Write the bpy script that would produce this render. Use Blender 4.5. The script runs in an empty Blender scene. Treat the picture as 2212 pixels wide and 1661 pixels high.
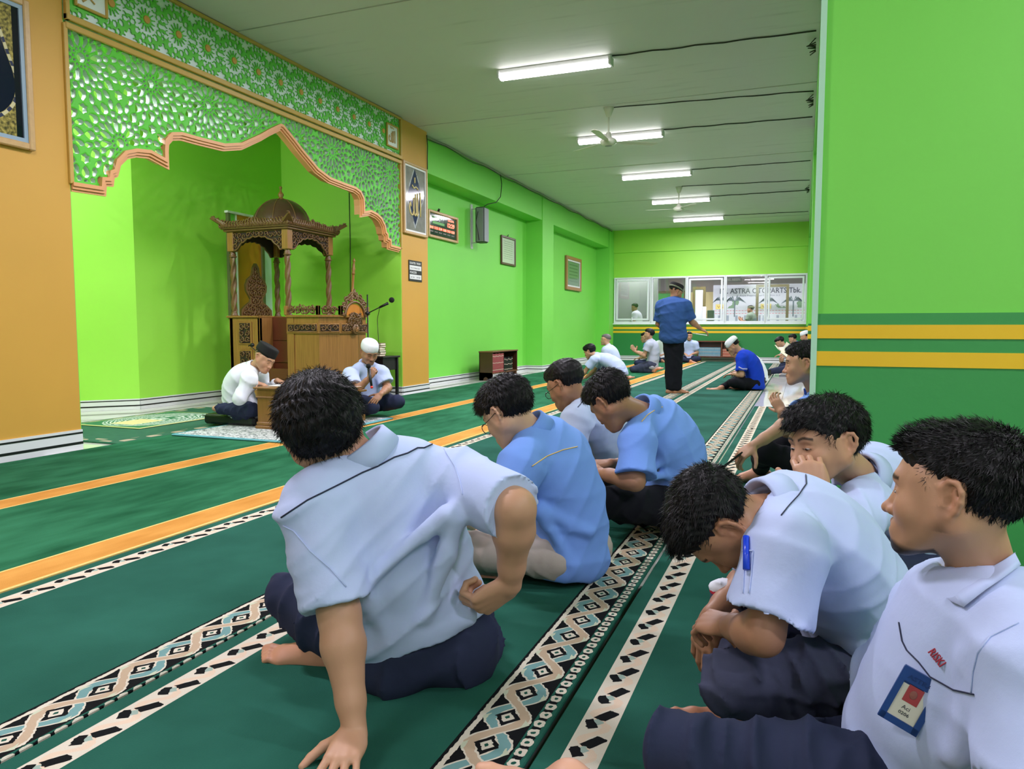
import bpy, bmesh, math, random
import numpy as np
from mathutils import Vector, Matrix
random.seed(7); RNG = np.random.default_rng(7)
sc = bpy.context.scene
COL = sc.collection
pi = math.pi
# ------------------------------------------------------------------ camera
FPX, CX, CY, CAMH = 1600.0, 1106.0, 830.5, 1.0
PIT = math.atan(122.5/FPX); YAW = math.atan(629/(FPX/math.cos(PIT)))
F_ = np.array([-math.sin(YAW)*math.cos(PIT), math.cos(YAW)*math.cos(PIT), -math.sin(PIT)])
R_ = np.array([math.cos(YAW), math.sin(YAW), 0.0]); U_ = np.cross(R_, F_)
C_ = np.array([0, 0, CAMH])
def ray(u, v): return F_ + R_*(u-CX)/FPX - U_*(v-CY)/FPX
def P(u, v, d): return C_ + ray(u, v)*d                 # world point seen at (u,v) at depth d metres
def FL(u, v, z=0.0): r = ray(u, v); return C_ + r*((z-CAMH)/r[2])
def PXW(u, v, x): r = ray(u, v); return C_ + r*(x/r[0])
def PYW(u, v, y): r = ray(u, v); return C_ + r*(y/r[1])
cam = bpy.data.cameras.new('camera'); camo = bpy.data.objects.new('camera', cam); COL.objects.link(camo)
cam.sensor_fit = 'HORIZONTAL'; cam.sensor_width = 36; cam.lens = 36*FPX/2212; cam.clip_start = .05; cam.clip_end = 200
M = Matrix([[R_[0], U_[0], -F_[0], 0], [R_[1], U_[1], -F_[1], 0], [R_[2], U_[2], -F_[2], CAMH], [0, 0, 0, 1]])
camo.matrix_world = M; sc.camera = camo
# ------------------------------------------------------------------ view, world, lights
sc.view_settings.view_transform = 'Standard'; sc.view_settings.look = 'None'
sc.view_settings.gamma = 1; sc.view_settings.use_curve_mapping = False; sc.view_settings.exposure = 0.22
w = bpy.data.worlds.new('world'); sc.world = w; w.use_nodes = True
w.node_tree.nodes['Background'].inputs[0].default_value = (.80, .88, 1, 1); w.node_tree.nodes['Background'].inputs[1].default_value = 1.0
LAMPCOL = (1.0, .93, 1.08)
LIGHT_Y = [-4.33, -1.16, 2.0, 5.15, 8.32, 11.62, 14.7, 17.8, 20.92]
LAMP_W = 100.0
def area(name, loc, sx, sy, power, rot=(0, 0, 0), col=LAMPCOL):
    l = bpy.data.lights.new(name, 'AREA'); l.shape = 'RECTANGLE'; l.size = sx; l.size_y = sy; l.energy = power; l.color = col[:3]
    o = bpy.data.objects.new(name, l); COL.objects.link(o); o.location = loc; o.rotation_euler = rot
    return o
# ------------------------------------------------------------------ node expression helper
class NT:
    def __init__(s, name):
        s.m = bpy.data.materials.new(name); s.m.use_nodes = True; s.t = s.m.node_tree; s.b = s.t.nodes['Principled BSDF']
    def n(s, ty, **kw):
        x = s.t.nodes.new(ty)
        for k, v in kw.items(): setattr(x, k, v)
        return x
    def lk(s, a, b): s.t.links.new(a, b)
    def val(s, x, inp):
        if isinstance(x, E): s.lk(x.o, inp)
        else: inp.default_value = x
    def math(s, op, a, b=None, c=None):
        x = s.n('ShaderNodeMath', operation=op); s.val(a, x.inputs[0])
        if b is not None: s.val(b, x.inputs[1])
        if c is not None: s.val(c, x.inputs[2])
        return E(s, x.outputs[0])
    def pos(s, obj=False):
        if obj: tc = s.n('ShaderNodeTexCoord'); o = tc.outputs['Object']
        else: g = s.n('ShaderNodeNewGeometry'); o = g.outputs['Position']
        sp = s.n('ShaderNodeSeparateXYZ'); s.lk(o, sp.inputs[0]); s.vec = o
        return [E(s, sp.outputs[i]) for i in range(3)]
    def noise(s, scale, detail=3, vec=None, stretch=None, rough=.5, out=0):
        x = s.n('ShaderNodeTexNoise'); x.inputs['Scale'].default_value = scale; x.inputs['Detail'].default_value = detail; x.inputs['Roughness'].default_value = rough
        v = vec if vec is not None else getattr(s, 'vec', None)
        if v is None: g = s.n('ShaderNodeNewGeometry'); v = g.outputs['Position']
        if stretch:
            mp = s.n('ShaderNodeMapping'); mp.inputs['Scale'].default_value = stretch; s.lk(v, mp.inputs[0]); v = mp.outputs[0]
        s.lk(v, x.inputs['Vector']); return E(s, x.outputs[out])
    def mix(s, f, a, b):
        x = s.n('ShaderNodeMix', data_type='RGBA'); s.val(f, x.inputs[0])
        for v, i in ((a, 6), (b, 7)):
            if isinstance(v, E): s.lk(v.o, x.inputs[i])
            else: x.inputs[i].default_value = tuple(v)+(1,) if len(v) == 3 else v
        return E(s, x.outputs[2])
    def color(s, e): s.val(e, s.b.inputs['Base Color']) if isinstance(e, E) else setattr(s.b.inputs['Base Color'], 'default_value', tuple(e)+(1,))
    def rough(s, r): s.val(r, s.b.inputs['Roughness'])
    def bump(s, h, strength=.3, dist=.01):
        x = s.n('ShaderNodeBump'); x.inputs['Strength'].default_value = strength; x.inputs['Distance'].default_value = dist
        s.lk(h.o, x.inputs['Height']); s.lk(x.outputs[0], s.b.inputs['Normal'])
class E:
    def __init__(s, t, o): s.t = t; s.o = o
    def __add__(s, b): return s.t.math('ADD', s, b)
    __radd__ = __add__
    def __sub__(s, b): return s.t.math('SUBTRACT', s, b)
    def __rsub__(s, b): return s.t.math('SUBTRACT', b, s)
    def __mul__(s, b): return s.t.math('MULTIPLY', s, b)
    __rmul__ = __mul__
    def __truediv__(s, b): return s.t.math('DIVIDE', s, b)
    def __lt__(s, b): return s.t.math('LESS_THAN', s, b)
    def __gt__(s, b): return s.t.math('GREATER_THAN', s, b)
    def sin(s): return s.t.math('SINE', s)
    def abs(s): return s.t.math('ABSOLUTE', s)
    def fract(s): return s.t.math('FRACT', s)
    def floor(s): return s.t.math('FLOOR', s)
    def max(s, b): return s.t.math('MAXIMUM', s, b)
    def min(s, b): return s.t.math('MINIMUM', s, b)
def srgb(r, g, b):
    f = lambda c: (c/12.92 if c <= .04045 else ((c+.055)/1.055)**2.4)
    return (f(r/255), f(g/255), f(b/255))
MC = {}
def mat(name, col, rough=.6, metal=0, var=0, vscale=3, bump=0, bscale=60, emit=0, ecol=None, spec=None, alpha=None, trans=0, coat=0, vstretch=None, sheen=0):
    if name in MC: return MC[name]
    t = NT(name); t.b.inputs['Roughness'].default_value = rough; t.b.inputs['Metallic'].default_value = metal
    if var or bump: t.n('ShaderNodeTexCoord'); tc = [x for x in t.t.nodes if x.type == 'TEX_COORD'][0]; t.vec = tc.outputs['Object']
    if var:
        n = t.noise(vscale, 4, stretch=vstretch)
        t.color(t.mix(n, [max(0, c*(1-var)) for c in col], [min(1, c*(1+var)) for c in col]))
    else: t.color(col)
    if bump: t.bump(t.noise(bscale, 3, stretch=vstretch), bump, .004)
    if emit: t.b.inputs['Emission Color'].default_value = tuple(ecol or col)+(1,); t.b.inputs['Emission Strength'].default_value = emit
    if spec is not None: t.b.inputs['Specular IOR Level'].default_value = spec
    if trans: t.b.inputs['Transmission Weight'].default_value = trans
    if coat: t.b.inputs['Coat Weight'].default_value = coat; t.b.inputs['Coat Roughness'].default_value = .15
    if sheen: t.b.inputs['Sheen Weight'].default_value = sheen
    MC[name] = t.m; return t.m
# ------------------------------------------------------------------ object helpers
def props(o, label=None, cat=None, group=None, kind=None):
    if label: o['label'] = label
    if cat: o['category'] = cat
    if group: o['group'] = group
    if kind: o['kind'] = kind
    return o
def thing(name, label, cat, loc=(0, 0, 0), group=None, kind=None, rotz=0):
    o = bpy.data.objects.new(name, None); COL.objects.link(o); o.location = loc; o.rotation_euler = (0, 0, rotz); o.empty_display_size = .1
    props(o, label, cat, group, kind); o.matrix_world = Matrix.LocRotScale(Vector([float(c) for c in loc]), o.rotation_euler, None)
    return o
def link(name, me, parent=None, smooth=False, local=False):
    o = bpy.data.objects.new(name, me); COL.objects.link(o)
    if smooth: me.polygons.foreach_set('use_smooth', [True]*len(me.polygons))
    if parent is not None:
        o.parent = parent
        if not local: o.matrix_parent_inverse = parent.matrix_world.inverted()
    return o
class MB:
    """collects geometry in world coordinates, then links it as one mesh"""
    def __init__(s): s.v = []; s.f = []; s.mi = []; s.m = 0; s.sm = []
    def add(s, vs, fs, smooth=False):
        b = len(s.v); s.v += [tuple(float(c) for c in p) for p in vs]
        for f in fs: s.f.append([b+i for i in f]); s.mi.append(s.m); s.sm.append(smooth)
        return s
    def box(s, a, b, rot=0, piv=None, bev=0):
        x0, y0, z0 = a; x1, y1, z1 = b
        x0, x1 = min(x0, x1), max(x0, x1); y0, y1 = min(y0, y1), max(y0, y1); z0, z1 = min(z0, z1), max(z0, z1)
        if bev:
            e = min(bev, (x1-x0)*.45, (y1-y0)*.45, (z1-z0)*.45); vs = []
            for X, sx in ((x0, 1), (x1, -1)):
                for Y, sy in ((y0, 1), (y1, -1)):
                    for Z, sz in ((z0, 1), (z1, -1)): vs += [(X, Y+sy*e, Z+sz*e), (X+sx*e, Y, Z+sz*e), (X+sx*e, Y+sy*e, Z)]
            c = lambda i, j, k, a: 3*(i*4+j*2+k)+a
            fs = []
            for i in (0, 1): fs.append([c(i, 0, 0, 0), c(i, 1, 0, 0), c(i, 1, 1, 0), c(i, 0, 1, 0)])
            for j in (0, 1): fs.append([c(0, j, 0, 1), c(1, j, 0, 1), c(1, j, 1, 1), c(0, j, 1, 1)])
            for k in (0, 1): fs.append([c(0, 0, k, 2), c(1, 0, k, 2), c(1, 1, k, 2), c(0, 1, k, 2)])
            for j in (0, 1):
                for k in (0, 1): fs.append([c(0, j, k, 1), c(1, j, k, 1), c(1, j, k, 2), c(0, j, k, 2)])
            for i in (0, 1):
                for k in (0, 1): fs.append([c(i, 0, k, 0), c(i, 1, k, 0), c(i, 1, k, 2), c(i, 0, k, 2)])
                for j in (0, 1): fs.append([c(i, j, 0, 0), c(i, j, 1, 0), c(i, j, 1, 1), c(i, j, 0, 1)])
                for j in (0, 1):
                    for k in (0, 1): fs.append([c(i, j, k, 0), c(i, j, k, 1), c(i, j, k, 2)])
        else:
            vs = [(x, y, z) for x in (x0, x1) for y in (y0, y1) for z in (z0, z1)]
            fs = [[0, 1, 3, 2], [4, 6, 7, 5], [0, 4, 5, 1], [2, 3, 7, 6], [0, 2, 6, 4], [1, 5, 7, 3]]
        if rot:
            px, py = piv if piv else ((x0+x1)/2, (y0+y1)/2); cr, sr = math.cos(rot), math.sin(rot)
            vs = [(px+(x-px)*cr-(y-py)*sr, py+(x-px)*sr+(y-py)*cr, z) for x, y, z in vs]
        return s.add(vs, fs)
    def obox(s, c, ax, hs):
        """oriented box: centre, 3 axes, half sizes"""
        c = np.array(c, float); ax = [np.array(a, float)/np.linalg.norm(a) for a in ax]
        vs = [c+ax[0]*hs[0]*i+ax[1]*hs[1]*j+ax[2]*hs[2]*k for i in (-1, 1) for j in (-1, 1) for k in (-1, 1)]
        return s.add(vs, [[0, 1, 3, 2], [4, 6, 7, 5], [0, 4, 5, 1], [2, 3, 7, 6], [0, 2, 6, 4], [1, 5, 7, 3]])
    def lathe(s, prof, c=(0, 0, 0), n=16, axis=None, smooth=True, cap=True):
        """profile [(r, h)] around vertical (or axis) through c"""
        c = np.array(c, float); w_ = np.array(axis if axis is not None else (0, 0, 1), float); w_ /= np.linalg.norm(w_)
        u_ = np.cross(w_, (0, 0, 1) if abs(w_[2]) < .9 else (1, 0, 0)); u_ /= np.linalg.norm(u_); v_ = np.cross(w_, u_)
        vs = []; fs = []
        for r, h in prof:
            for i in range(n): a = 2*pi*i/n; vs.append(c+w_*h+(u_*math.cos(a)+v_*math.sin(a))*max(r, 1e-4))
        for j in range(len(prof)-1):
            for i in range(n): fs.append([j*n+i, j*n+(i+1) % n, (j+1)*n+(i+1) % n, (j+1)*n+i])
        if cap: fs.append(list(range(n))[::-1]); fs.append([(len(prof)-1)*n+i for i in range(n)])
        return s.add(vs, fs, smooth)
    def cyl(s, a, b, r, r2=None, n=12, smooth=True):
        a = np.array(a, float); b = np.array(b, float); L = np.linalg.norm(b-a)
        return s.lathe([(r, 0), (r2 if r2 is not None else r, L)], a, n, (b-a), smooth)
    def tube(s, pts, r, n=6, closed=False):
        pts = [np.array(p, float) for p in pts]; vs = []; fs = []; N = len(pts); up = None
        for i, p in enumerate(pts):
            t = pts[(i+1) % N if closed else min(i+1, N-1)]-pts[(i-1) % N if closed else max(i-1, 0)]; t = t/(np.linalg.norm(t)+1e-9)
            if up is None: up = np.cross(t, (0, 0, 1) if abs(t[2]) < .9 else (1, 0, 0))
            up = up-t*(up@t); up /= (np.linalg.norm(up)+1e-9); w_ = np.cross(t, up); rr = r[i] if hasattr(r, '__len__') else r
            for k in range(n): a = 2*pi*k/n; vs.append(p+(up*math.cos(a)+w_*math.sin(a))*rr)
        for i in range(N if closed else N-1):
            j = (i+1) % N
            for k in range(n): fs.append([i*n+k, i*n+(k+1) % n, j*n+(k+1) % n, j*n+k])
        if not closed: fs.append(list(range(n))[::-1]); fs.append([(N-1)*n+k for k in range(n)])
        return s.add(vs, fs, True)
    def ell(s, c, r, n=12, m=8, ax=None):
        c = np.array(c, float); ax = ax if ax is not None else np.eye(3); vs = []; fs = []
        r = (r, r, r) if not hasattr(r, '__len__') else r
        for j in range(m+1):
            th = pi*j/m
            for i in range(n):
                a = 2*pi*i/n; l = np.array([math.sin(th)*math.cos(a)*r[0], math.sin(th)*math.sin(a)*r[1], math.cos(th)*r[2]]); vs.append(c+ax[0]*l[0]+ax[1]*l[1]+ax[2]*l[2])
        for j in range(m):
            for i in range(n): fs.append([j*n+i, (j+1)*n+i, (j+1)*n+(i+1) % n, j*n+(i+1) % n])
        return s.add(vs, fs, True)
    def poly(s, pts, off):
        """extrude polygon pts (3d, planar) by vector off"""
        n = len(pts); off = np.array(off, float); pts = [np.array(p, float) for p in pts]
        return s.add(pts+[p+off for p in pts], [list(range(n))[::-1], list(range(n, 2*n))]+[[i, (i+1) % n, n+(i+1) % n, n+i] for i in range(n)])
    def build(s, name, mats, parent=None, fix=True):
        me = bpy.data.meshes.new(name); me.from_pydata(s.v, [], s.f)
        for m in (mats if isinstance(mats, (list, tuple)) else [mats]): me.materials.append(m)
        me.polygons.foreach_set('material_index', s.mi); me.polygons.foreach_set('use_smooth', s.sm)
        if fix:
            bm = bmesh.new(); bm.from_mesh(me); bmesh.ops.recalc_face_normals(bm, faces=bm.faces); bm.to_mesh(me); bm.free()
        me.update(); return link(name, me, parent)
def text_mesh(txt, mb, origin, xdir, ydir, height, depth=.002, bold=False, width=None):
    """letters as real thin geometry: origin = lower-left corner, xdir/ydir unit vectors; faces xdir x ydir"""
    cu = bpy.data.curves.new('t', 'FONT'); cu.body = txt; cu.extrude = .02; cu.resolution_u = 2; cu.offset = .012 if bold else 0
    o = bpy.data.objects.new('t', cu); COL.objects.link(o); dg = bpy.context.evaluated_depsgraph_get(); me = bpy.data.meshes.new_from_object(o.evaluated_get(dg))
    n = len(me.vertices); co = np.empty(n*3); me.vertices.foreach_get('co', co); co = co.reshape(-1, 3)
    fs = [list(p.vertices) for p in me.polygons]; bpy.data.objects.remove(o); bpy.data.curves.remove(cu); bpy.data.meshes.remove(me)
    if not n: return
    mn, mx = co.min(0), co.max(0); sy = height/(mx[1]-mn[1]); sx = (width/(mx[0]-mn[0])) if width else sy
    x = np.array(xdir, float); y = np.array(ydir, float); z = np.cross(x, y); o3 = np.array(origin, float)
    pts = o3+np.outer((co[:, 0]-mn[0])*sx, x)+np.outer((co[:, 1]-mn[1])*sy, y)+np.outer((co[:, 2]+.02)/.04*depth, z)
    mb.add(pts, fs)
# ------------------------------------------------------------------ implicit surfaces
def surf_nets(D, org, h):
    """surface nets of scalar field D (<0 inside)"""
    D = D.astype(np.float32); ins = D < 0; nx, ny, nz = D.shape
    c = [ins[i:nx-1+i, j:ny-1+j, k:nz-1+k] for i in (0, 1) for j in (0, 1) for k in (0, 1)]
    cnt = sum(x.astype(np.int8) for x in c); act = (cnt > 0) & (cnt < 8); idx = np.argwhere(act)
    if not len(idx): return np.zeros((0, 3)), np.zeros((0, 4), int)
    vid = -np.ones(act.shape, np.int32); vid[act] = np.arange(len(idx))
    acc = np.zeros((len(idx), 3)); num = np.zeros(len(idx)); I, J, K = idx.T
    corners = [(i, j, k) for i in (0, 1) for j in (0, 1) for k in (0, 1)]
    for a in range(8):
        for b in range(a+1, 8):
            ca, cb = corners[a], corners[b]
            if sum(abs(x-y) for x, y in zip(ca, cb)) != 1: continue
            da = D[I+ca[0], J+ca[1], K+ca[2]]; db = D[I+cb[0], J+cb[1], K+cb[2]]; m = (da < 0) != (db < 0)
            t = np.where(m, da/(da-db+1e-12*(da == db)), 0)
            for ax in range(3): acc[:, ax] += np.where(m, ca[ax]+t*(cb[ax]-ca[ax]), 0)
            num += m
    V = (idx+acc/num[:, None])*h+org
    Q = []
    for ax in range(3):
        s0 = [slice(1, -1)]*3; s1 = [slice(1, -1)]*3; s0[ax] = slice(0, -1); s1[ax] = slice(1, None)
        A = ins[tuple(s0)]; B = ins[tuple(s1)]; cr = A != B; e = np.argwhere(cr)
        if not len(e): continue
        e = e+1; e[:, ax] -= 1
        u, v = [(1, 2), (2, 0), (0, 1)][ax]
        def cell(du, dv):
            q = e.copy(); q[:, u] += du; q[:, v] += dv; return vid[q[:, 0], q[:, 1], q[:, 2]]
        q = np.stack([cell(-1, -1), cell(0, -1), cell(0, 0), cell(-1, 0)], 1)
        fl = ~A[cr]; q[fl] = q[fl][:, ::-1]; Q.append(q)
    Q = np.concatenate(Q); Q = Q[(Q >= 0).all(1)]
    return V, Q
def nrm(v): v = np.array(v, float); return v/(np.linalg.norm(v)+1e-12)
def frame(z, xh):
    """rows x,y,z"""
    z = nrm(z); x = np.array(xh, float); x = nrm(x-z*(x@z)); return np.array([x, np.cross(z, x), z])
class SDF:
    def __init__(s): s.p = []
    def cap(s, a, b, ra, rb=None, k=.02, op='+'):
        s.p.append(('cap', np.array(a, float), np.array(b, float), ra, ra if rb is None else rb, k, op)); return s
    def ch(s, pts, rs, k=.02):
        for i in range(len(pts)-1): s.cap(pts[i], pts[i+1], rs[i], rs[i+1], k)
        return s
    def ell(s, c, r, ax=None, k=.02, op='+'):
        s.p.append(('ell', np.array(c, float), np.array((r, r, r) if not hasattr(r, '__len__') else r, float), np.eye(3) if ax is None else np.array(ax), 0, k, op)); return s
    def cyl(s, a, b, ra, rb, k=.02, op='+', flat=1.0, ax=None):
        """flat-ended cone; flat<1 squashes along ax"""
        s.p.append(('cyl', np.array(a, float), np.array(b, float), ra, rb, k, op)); return s
    def bounds(s):
        lo = np.full(3, 1e9); hi = -lo
        for q in s.p:
            if q[6] != '+': continue
            if q[0] == 'ell': r = np.sqrt(((q[3]*q[2][:, None])**2).sum(0)); a, b = q[1]-r, q[1]+r
            else: r = max(q[3], q[4]); a, b = np.minimum(q[1], q[2])-r, np.maximum(q[1], q[2])+r
            lo = np.minimum(lo, a); hi = np.maximum(hi, b)
        return lo, hi
    def mesh(s, h, disp=None, clip=None, lim=None):
        lo, hi = s.bounds()
        if lim is not None: lo = np.maximum(lo, lim[0]); hi = np.minimum(hi, lim[1])
        lo = lo-4*h; hi = hi+4*h
        n = np.ceil((hi-lo)/h).astype(int)+1; D = np.full(n, .2, np.float32)
        g = [lo[i]+h*np.arange(n[i]) for i in range(3)]
        for q in s.p:
            ty, k, op = q[0], q[5], q[6]
            if ty == 'ell': r = np.sqrt(((q[3]*q[2][:, None])**2).sum(0)); a, b = q[1]-r, q[1]+r
            else: r = max(q[3], q[4]); a, b = np.minimum(q[1], q[2])-r, np.maximum(q[1], q[2])+r
            mgn = k*1.2+3*h
            i0 = np.maximum(((a-mgn-lo)/h).astype(int), 0); i1 = np.minimum(((b+mgn-lo)/h).astype(int)+2, n)
            if (i1 <= i0).any(): continue
            sl = tuple(slice(i0[i], i1[i]) for i in range(3))
            X = g[0][sl[0]][:, None, None]; Y = g[1][sl[1]][None, :, None]; Z = g[2][sl[2]][None, None, :]
            if ty == 'ell':
                c, rr, ax = q[1], q[2], q[3]; dx, dy, dz = X-c[0], Y-c[1], Z-c[2]
                l = [(dx*ax[i][0]+dy*ax[i][1]+dz*ax[i][2]) for i in range(3)]
                k0 = np.sqrt(sum((l[i]/rr[i])**2 for i in range(3))); k1 = np.sqrt(sum((l[i]/rr[i]**2)**2 for i in range(3)))
                d = k0*(k0-1)/(k1+1e-9)
            else:
                a, b, ra, rb = q[1], q[2], q[3], q[4]; ba = b-a; L2 = ba@ba+1e-12; L = math.sqrt(L2)
                px, py, pz = X-a[0], Y-a[1], Z-a[2]; tt = (px*ba[0]+py*ba[1]+pz*ba[2])/L2; t = np.clip(tt, 0, 1)
                if ty == 'cap':
                    d = np.sqrt((px-ba[0]*t)**2+(py-ba[1]*t)**2+(pz-ba[2]*t)**2)-(ra+(rb-ra)*t)
                else:
                    rad = np.sqrt(np.maximum(px*px+py*py+pz*pz-tt*tt*L2, 0))-(ra+(rb-ra)*t); al = (np.abs(tt-.5)-.5)*L
                    d = np.minimum(np.maximum(rad, al), 0)+np.sqrt(np.maximum(rad, 0)**2+np.maximum(al, 0)**2)
            o = D[sl]
            if op == '+':
                if k > 0: hh = np.maximum(k-np.abs(o-d), 0)/k; D[sl] = np.minimum(o, d)-hh*hh*k*.25
                else: D[sl] = np.minimum(o, d)
            else:
                d = -d
                if k > 0: hh = np.maximum(k-np.abs(o-d), 0)/k; D[sl] = np.maximum(o, d)+hh*hh*k*.25
                else: D[sl] = np.maximum(o, d)
        if disp is not None or clip is not None:
            X, Y, Z = np.meshgrid(*g, indexing='ij', sparse=True)
            if disp is not None: D = D-disp(X, Y, Z).astype(np.float32)
            if clip is not None: D = np.maximum(D, clip(X, Y, Z).astype(np.float32))
        return surf_nets(D, lo, h)
def smooth_verts(V, Q, it=1, lam=.5):
    for _ in range(it):
        acc = np.zeros_like(V); cnt = np.zeros(len(V))
        for i in range(4):
            a, b = Q[:, i], Q[:, (i+1) % 4]
            np.add.at(acc, a, V[b]); np.add.at(acc, b, V[a]); np.add.at(cnt, a, 1); np.add.at(cnt, b, 1)
        V = V+lam*(acc/np.maximum(cnt, 1)[:, None]-V)
    return V
def mesh_vq(name, parts, mats, parent=None, colors=None):
    """parts: list of (V,Q,matidx or array)"""
    Vs = []; Qs = []; ms = []; b = 0
    for V, Q, mi in parts:
        Vs.append(V); Qs.append(Q+b); b += len(V); ms.append(np.full(len(Q), mi) if np.isscalar(mi) else mi)
    V = np.concatenate(Vs); Q = np.concatenate(Qs); ms = np.concatenate(ms)
    me = bpy.data.meshes.new(name); me.vertices.add(len(V)); me.vertices.foreach_set('co', V.astype(np.float32).ravel())
    w_ = Q.shape[1]; me.loops.add(len(Q)*w_); me.polygons.add(len(Q)); me.loops.foreach_set('vertex_index', Q.astype(np.int32).ravel())
    me.polygons.foreach_set('loop_start', np.arange(0, len(Q)*w_, w_, dtype=np.int32)); me.update(calc_edges=True)
    for m in (mats if isinstance(mats, (list, tuple)) else [mats]): me.materials.append(m)
    me.polygons.foreach_set('material_index', ms.astype(np.int32)); me.polygons.foreach_set('use_smooth', np.ones(len(Q), bool))
    if colors is not None:
        ca = me.color_attributes.new('Col', 'FLOAT_COLOR', 'POINT'); c4 = np.ones((len(V), 4), np.float32); c4[:, :3] = colors; ca.data.foreach_set('color', c4.ravel())
    me.validate(); me.update(); return link(name, me, parent)
# ================================================================== ROOM
GREEN = srgb(122, 214, 80)
m_green = mat('green_paint', GREEN, .55, var=.05, vscale=1.2, bump=.12, bscale=25)
m_green2 = mat('lime_paint', srgb(156, 224, 74), .55, var=.05, vscale=1.2, bump=.12, bscale=25)
m_dark = mat('dark_green_paint', srgb(38, 128, 62), .5, var=.08, vscale=1.5, bump=.15, bscale=30)
m_yel = mat('yellow_paint', srgb(236, 190, 30), .5, var=.05, vscale=2)
m_orange = mat('orange_paint', srgb(206, 156, 62), .55, var=.07, vscale=1.4, bump=.2, bscale=14)
m_orange_t = mat('orange_trim_paint', srgb(226, 160, 104), .45)
m_gold = mat('gold_trim_paint', srgb(196, 158, 74), .4, var=.1, vscale=8)
m_white = mat('white_gloss', srgb(236, 238, 240), .35)
m_tile = mat('white_skirting_tile', srgb(222, 224, 226), .22, var=.03, vscale=5)
m_black = mat('black_line', srgb(16, 16, 20), .4)
m_greyw = mat('pale_grey_paint', srgb(214, 224, 218), .5)
# ceiling panels
t = NT('ceiling_panel_paint'); x, y, z = t.pos()
n1 = t.noise(.8, 4); n2 = t.noise(3.0, 5, stretch=(.35, 3.2, 1)); f = ((n2-.56)*5).max(0).min(1)*((n1-.42)*4).max(0).min(1)
t.color(t.mix(f*.6, t.mix(n1, srgb(204, 206, 200), srgb(214, 214, 208)), srgb(150, 152, 144))); t.rough(.6); t.bump(t.noise(40, 3), .1, .004)
m_ceil = t.m
# niche/room floor tiles: glossy pale
m_floor = mat('glossy_pale_tile', srgb(222, 220, 214), .06, var=.03, vscale=2, spec=.6)
m_sub = mat('dark_gap', srgb(60, 62, 60), .8)

def S(name, mb, mats, parent=None):
    o = mb.build(name, mats, parent)
    if parent is None: o['kind'] = 'structure'
    return o
BACKY, CEIL, XW, XF = 23.0, 4.02, -6.0, -5.6
# ---- floor with tiles
fl = MB().box((-9, -5, -.12), (6.2, 26, -.012)); floor = S('floor', fl, m_sub)
tiles = []
tme = MB().box((-.2985, -.2985, -.011), (.2985, .2985, 0)).build('tile', m_floor, floor); tile_me = tme.data; tme.location = (-6.0, 4.6, -.001)
def in_t(x, y):
    return (-8.3 < x < -5.2 and 4.0 < y < 9.7) or (-6.1 < x < -5.2 and 9.7 <= y < 23.1) or (-.9 < x < .6 and 3.0 < y < 15.0) or (-.9 < x < .2 and 15 <= y < 23) or (-5.6 < x < .3 and 22 < y < 23.1)
k = 0
for i in range(-15, 3):
    for j in range(0, 42):
        cx, cy = i*.6+.05, j*.6+.1
        if in_t(cx, cy):
            o = bpy.data.objects.new('tile', tile_me); COL.objects.link(o); o.parent = floor; o.location = (cx, cy, -.001); k += 1
bpy.data.objects.remove(tme)
# ---- ceiling
cl = MB().box((-9, -5, CEIL+.012), (6.2, 26, CEIL+.2)); ceiling = S('ceiling', cl, m_sub)
cp = MB().box((-9, -.636, .0), (6.2, .636, .03)).build('ceiling_panel', m_ceil, ceiling); cp.location = (0, 8.82-.64, CEIL-.001)
for i in range(-10, 14):
    if i == 0: continue
    o = bpy.data.objects.new('ceiling_panel', cp.data); COL.objects.link(o); o.parent = ceiling; o.location = (0, 8.82-.64+1.28*i, CEIL-.001+(.004 if i % 3 == 1 else -.003 if i % 3 == 2 else 0))
# ---- left wall (qibla wall): recessed bays, beams and columns
b = MB(); b.box((XW-.2, 10.4, 0), (XW, BACKY, CEIL+.05)); wl = S('wall_left', b, m_green)
for y0, y1 in ((16.2, 17.0), (22.42, BACKY)): MB().box((XW-.01, y0, 0), (XF+(.02 if y0 > 20 else 0), y1, CEIL)).build('column', m_green, wl)
for y0, y1 in ((10.4, 16.2), (17.0, 22.42)): MB().box((XW-.01, y0, 3.45), (XF-.015, y1, CEIL)).build('beam', m_green, wl)
for y0, y1 in ((9.6, 10.42),): pil = MB(); pil.box((-6.0, y0, 0), (-5.5, y1, CEIL)); o = pil.build('pillar', m_orange, wl)
b = MB().box((-5.9, -4, 0), (-5.5, 4.33, CEIL)); wf = S('wall_front', b, m_orange)
MB().box((-5.9, 4.322, 0), (-5.502, 4.336, CEIL)).build('pillar_side', m_green, wf)
MB().box((-5.94, 4.33, 3.42), (-5.56, 9.6, CEIL)).build('lintel', m_green, wf)
# ---- niche walls
b = MB(); b.box((-7.85, 6.8, 0), (-7.6, 9.75, 3.95)); wn = S('wall_niche', b, m_green2)
MB().box((-7.7, 9.588, 0), (-5.503, 9.62, 3.95)).build('niche_side_wall', m_green2, wn)
MB().add([(-7.6, 6.8, 0), (-8.6, 5.7, 0), (-8.75, 5.85, 0), (-7.75, 6.95, 0), (-7.6, 6.8, 3.95), (-8.6, 5.7, 3.95), (-8.75, 5.85, 3.95), (-7.75, 6.95, 3.95)],
         [[0, 1, 2, 3], [4, 5, 6, 7], [0, 1, 5, 4], [2, 3, 7, 6], [0, 3, 7, 4], [1, 2, 6, 5]]).build('niche_splay_wall', m_green2, wn)
MB().box((-8.8, 3.6, 0), (-8.6, 5.8, 3.95)).build('niche_rear_wall', m_green2, wn)
MB().box((-8.8, 3.5, 0), (-5.85, 3.7, 3.95)).build('niche_near_wall', m_green2, wn)
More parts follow.
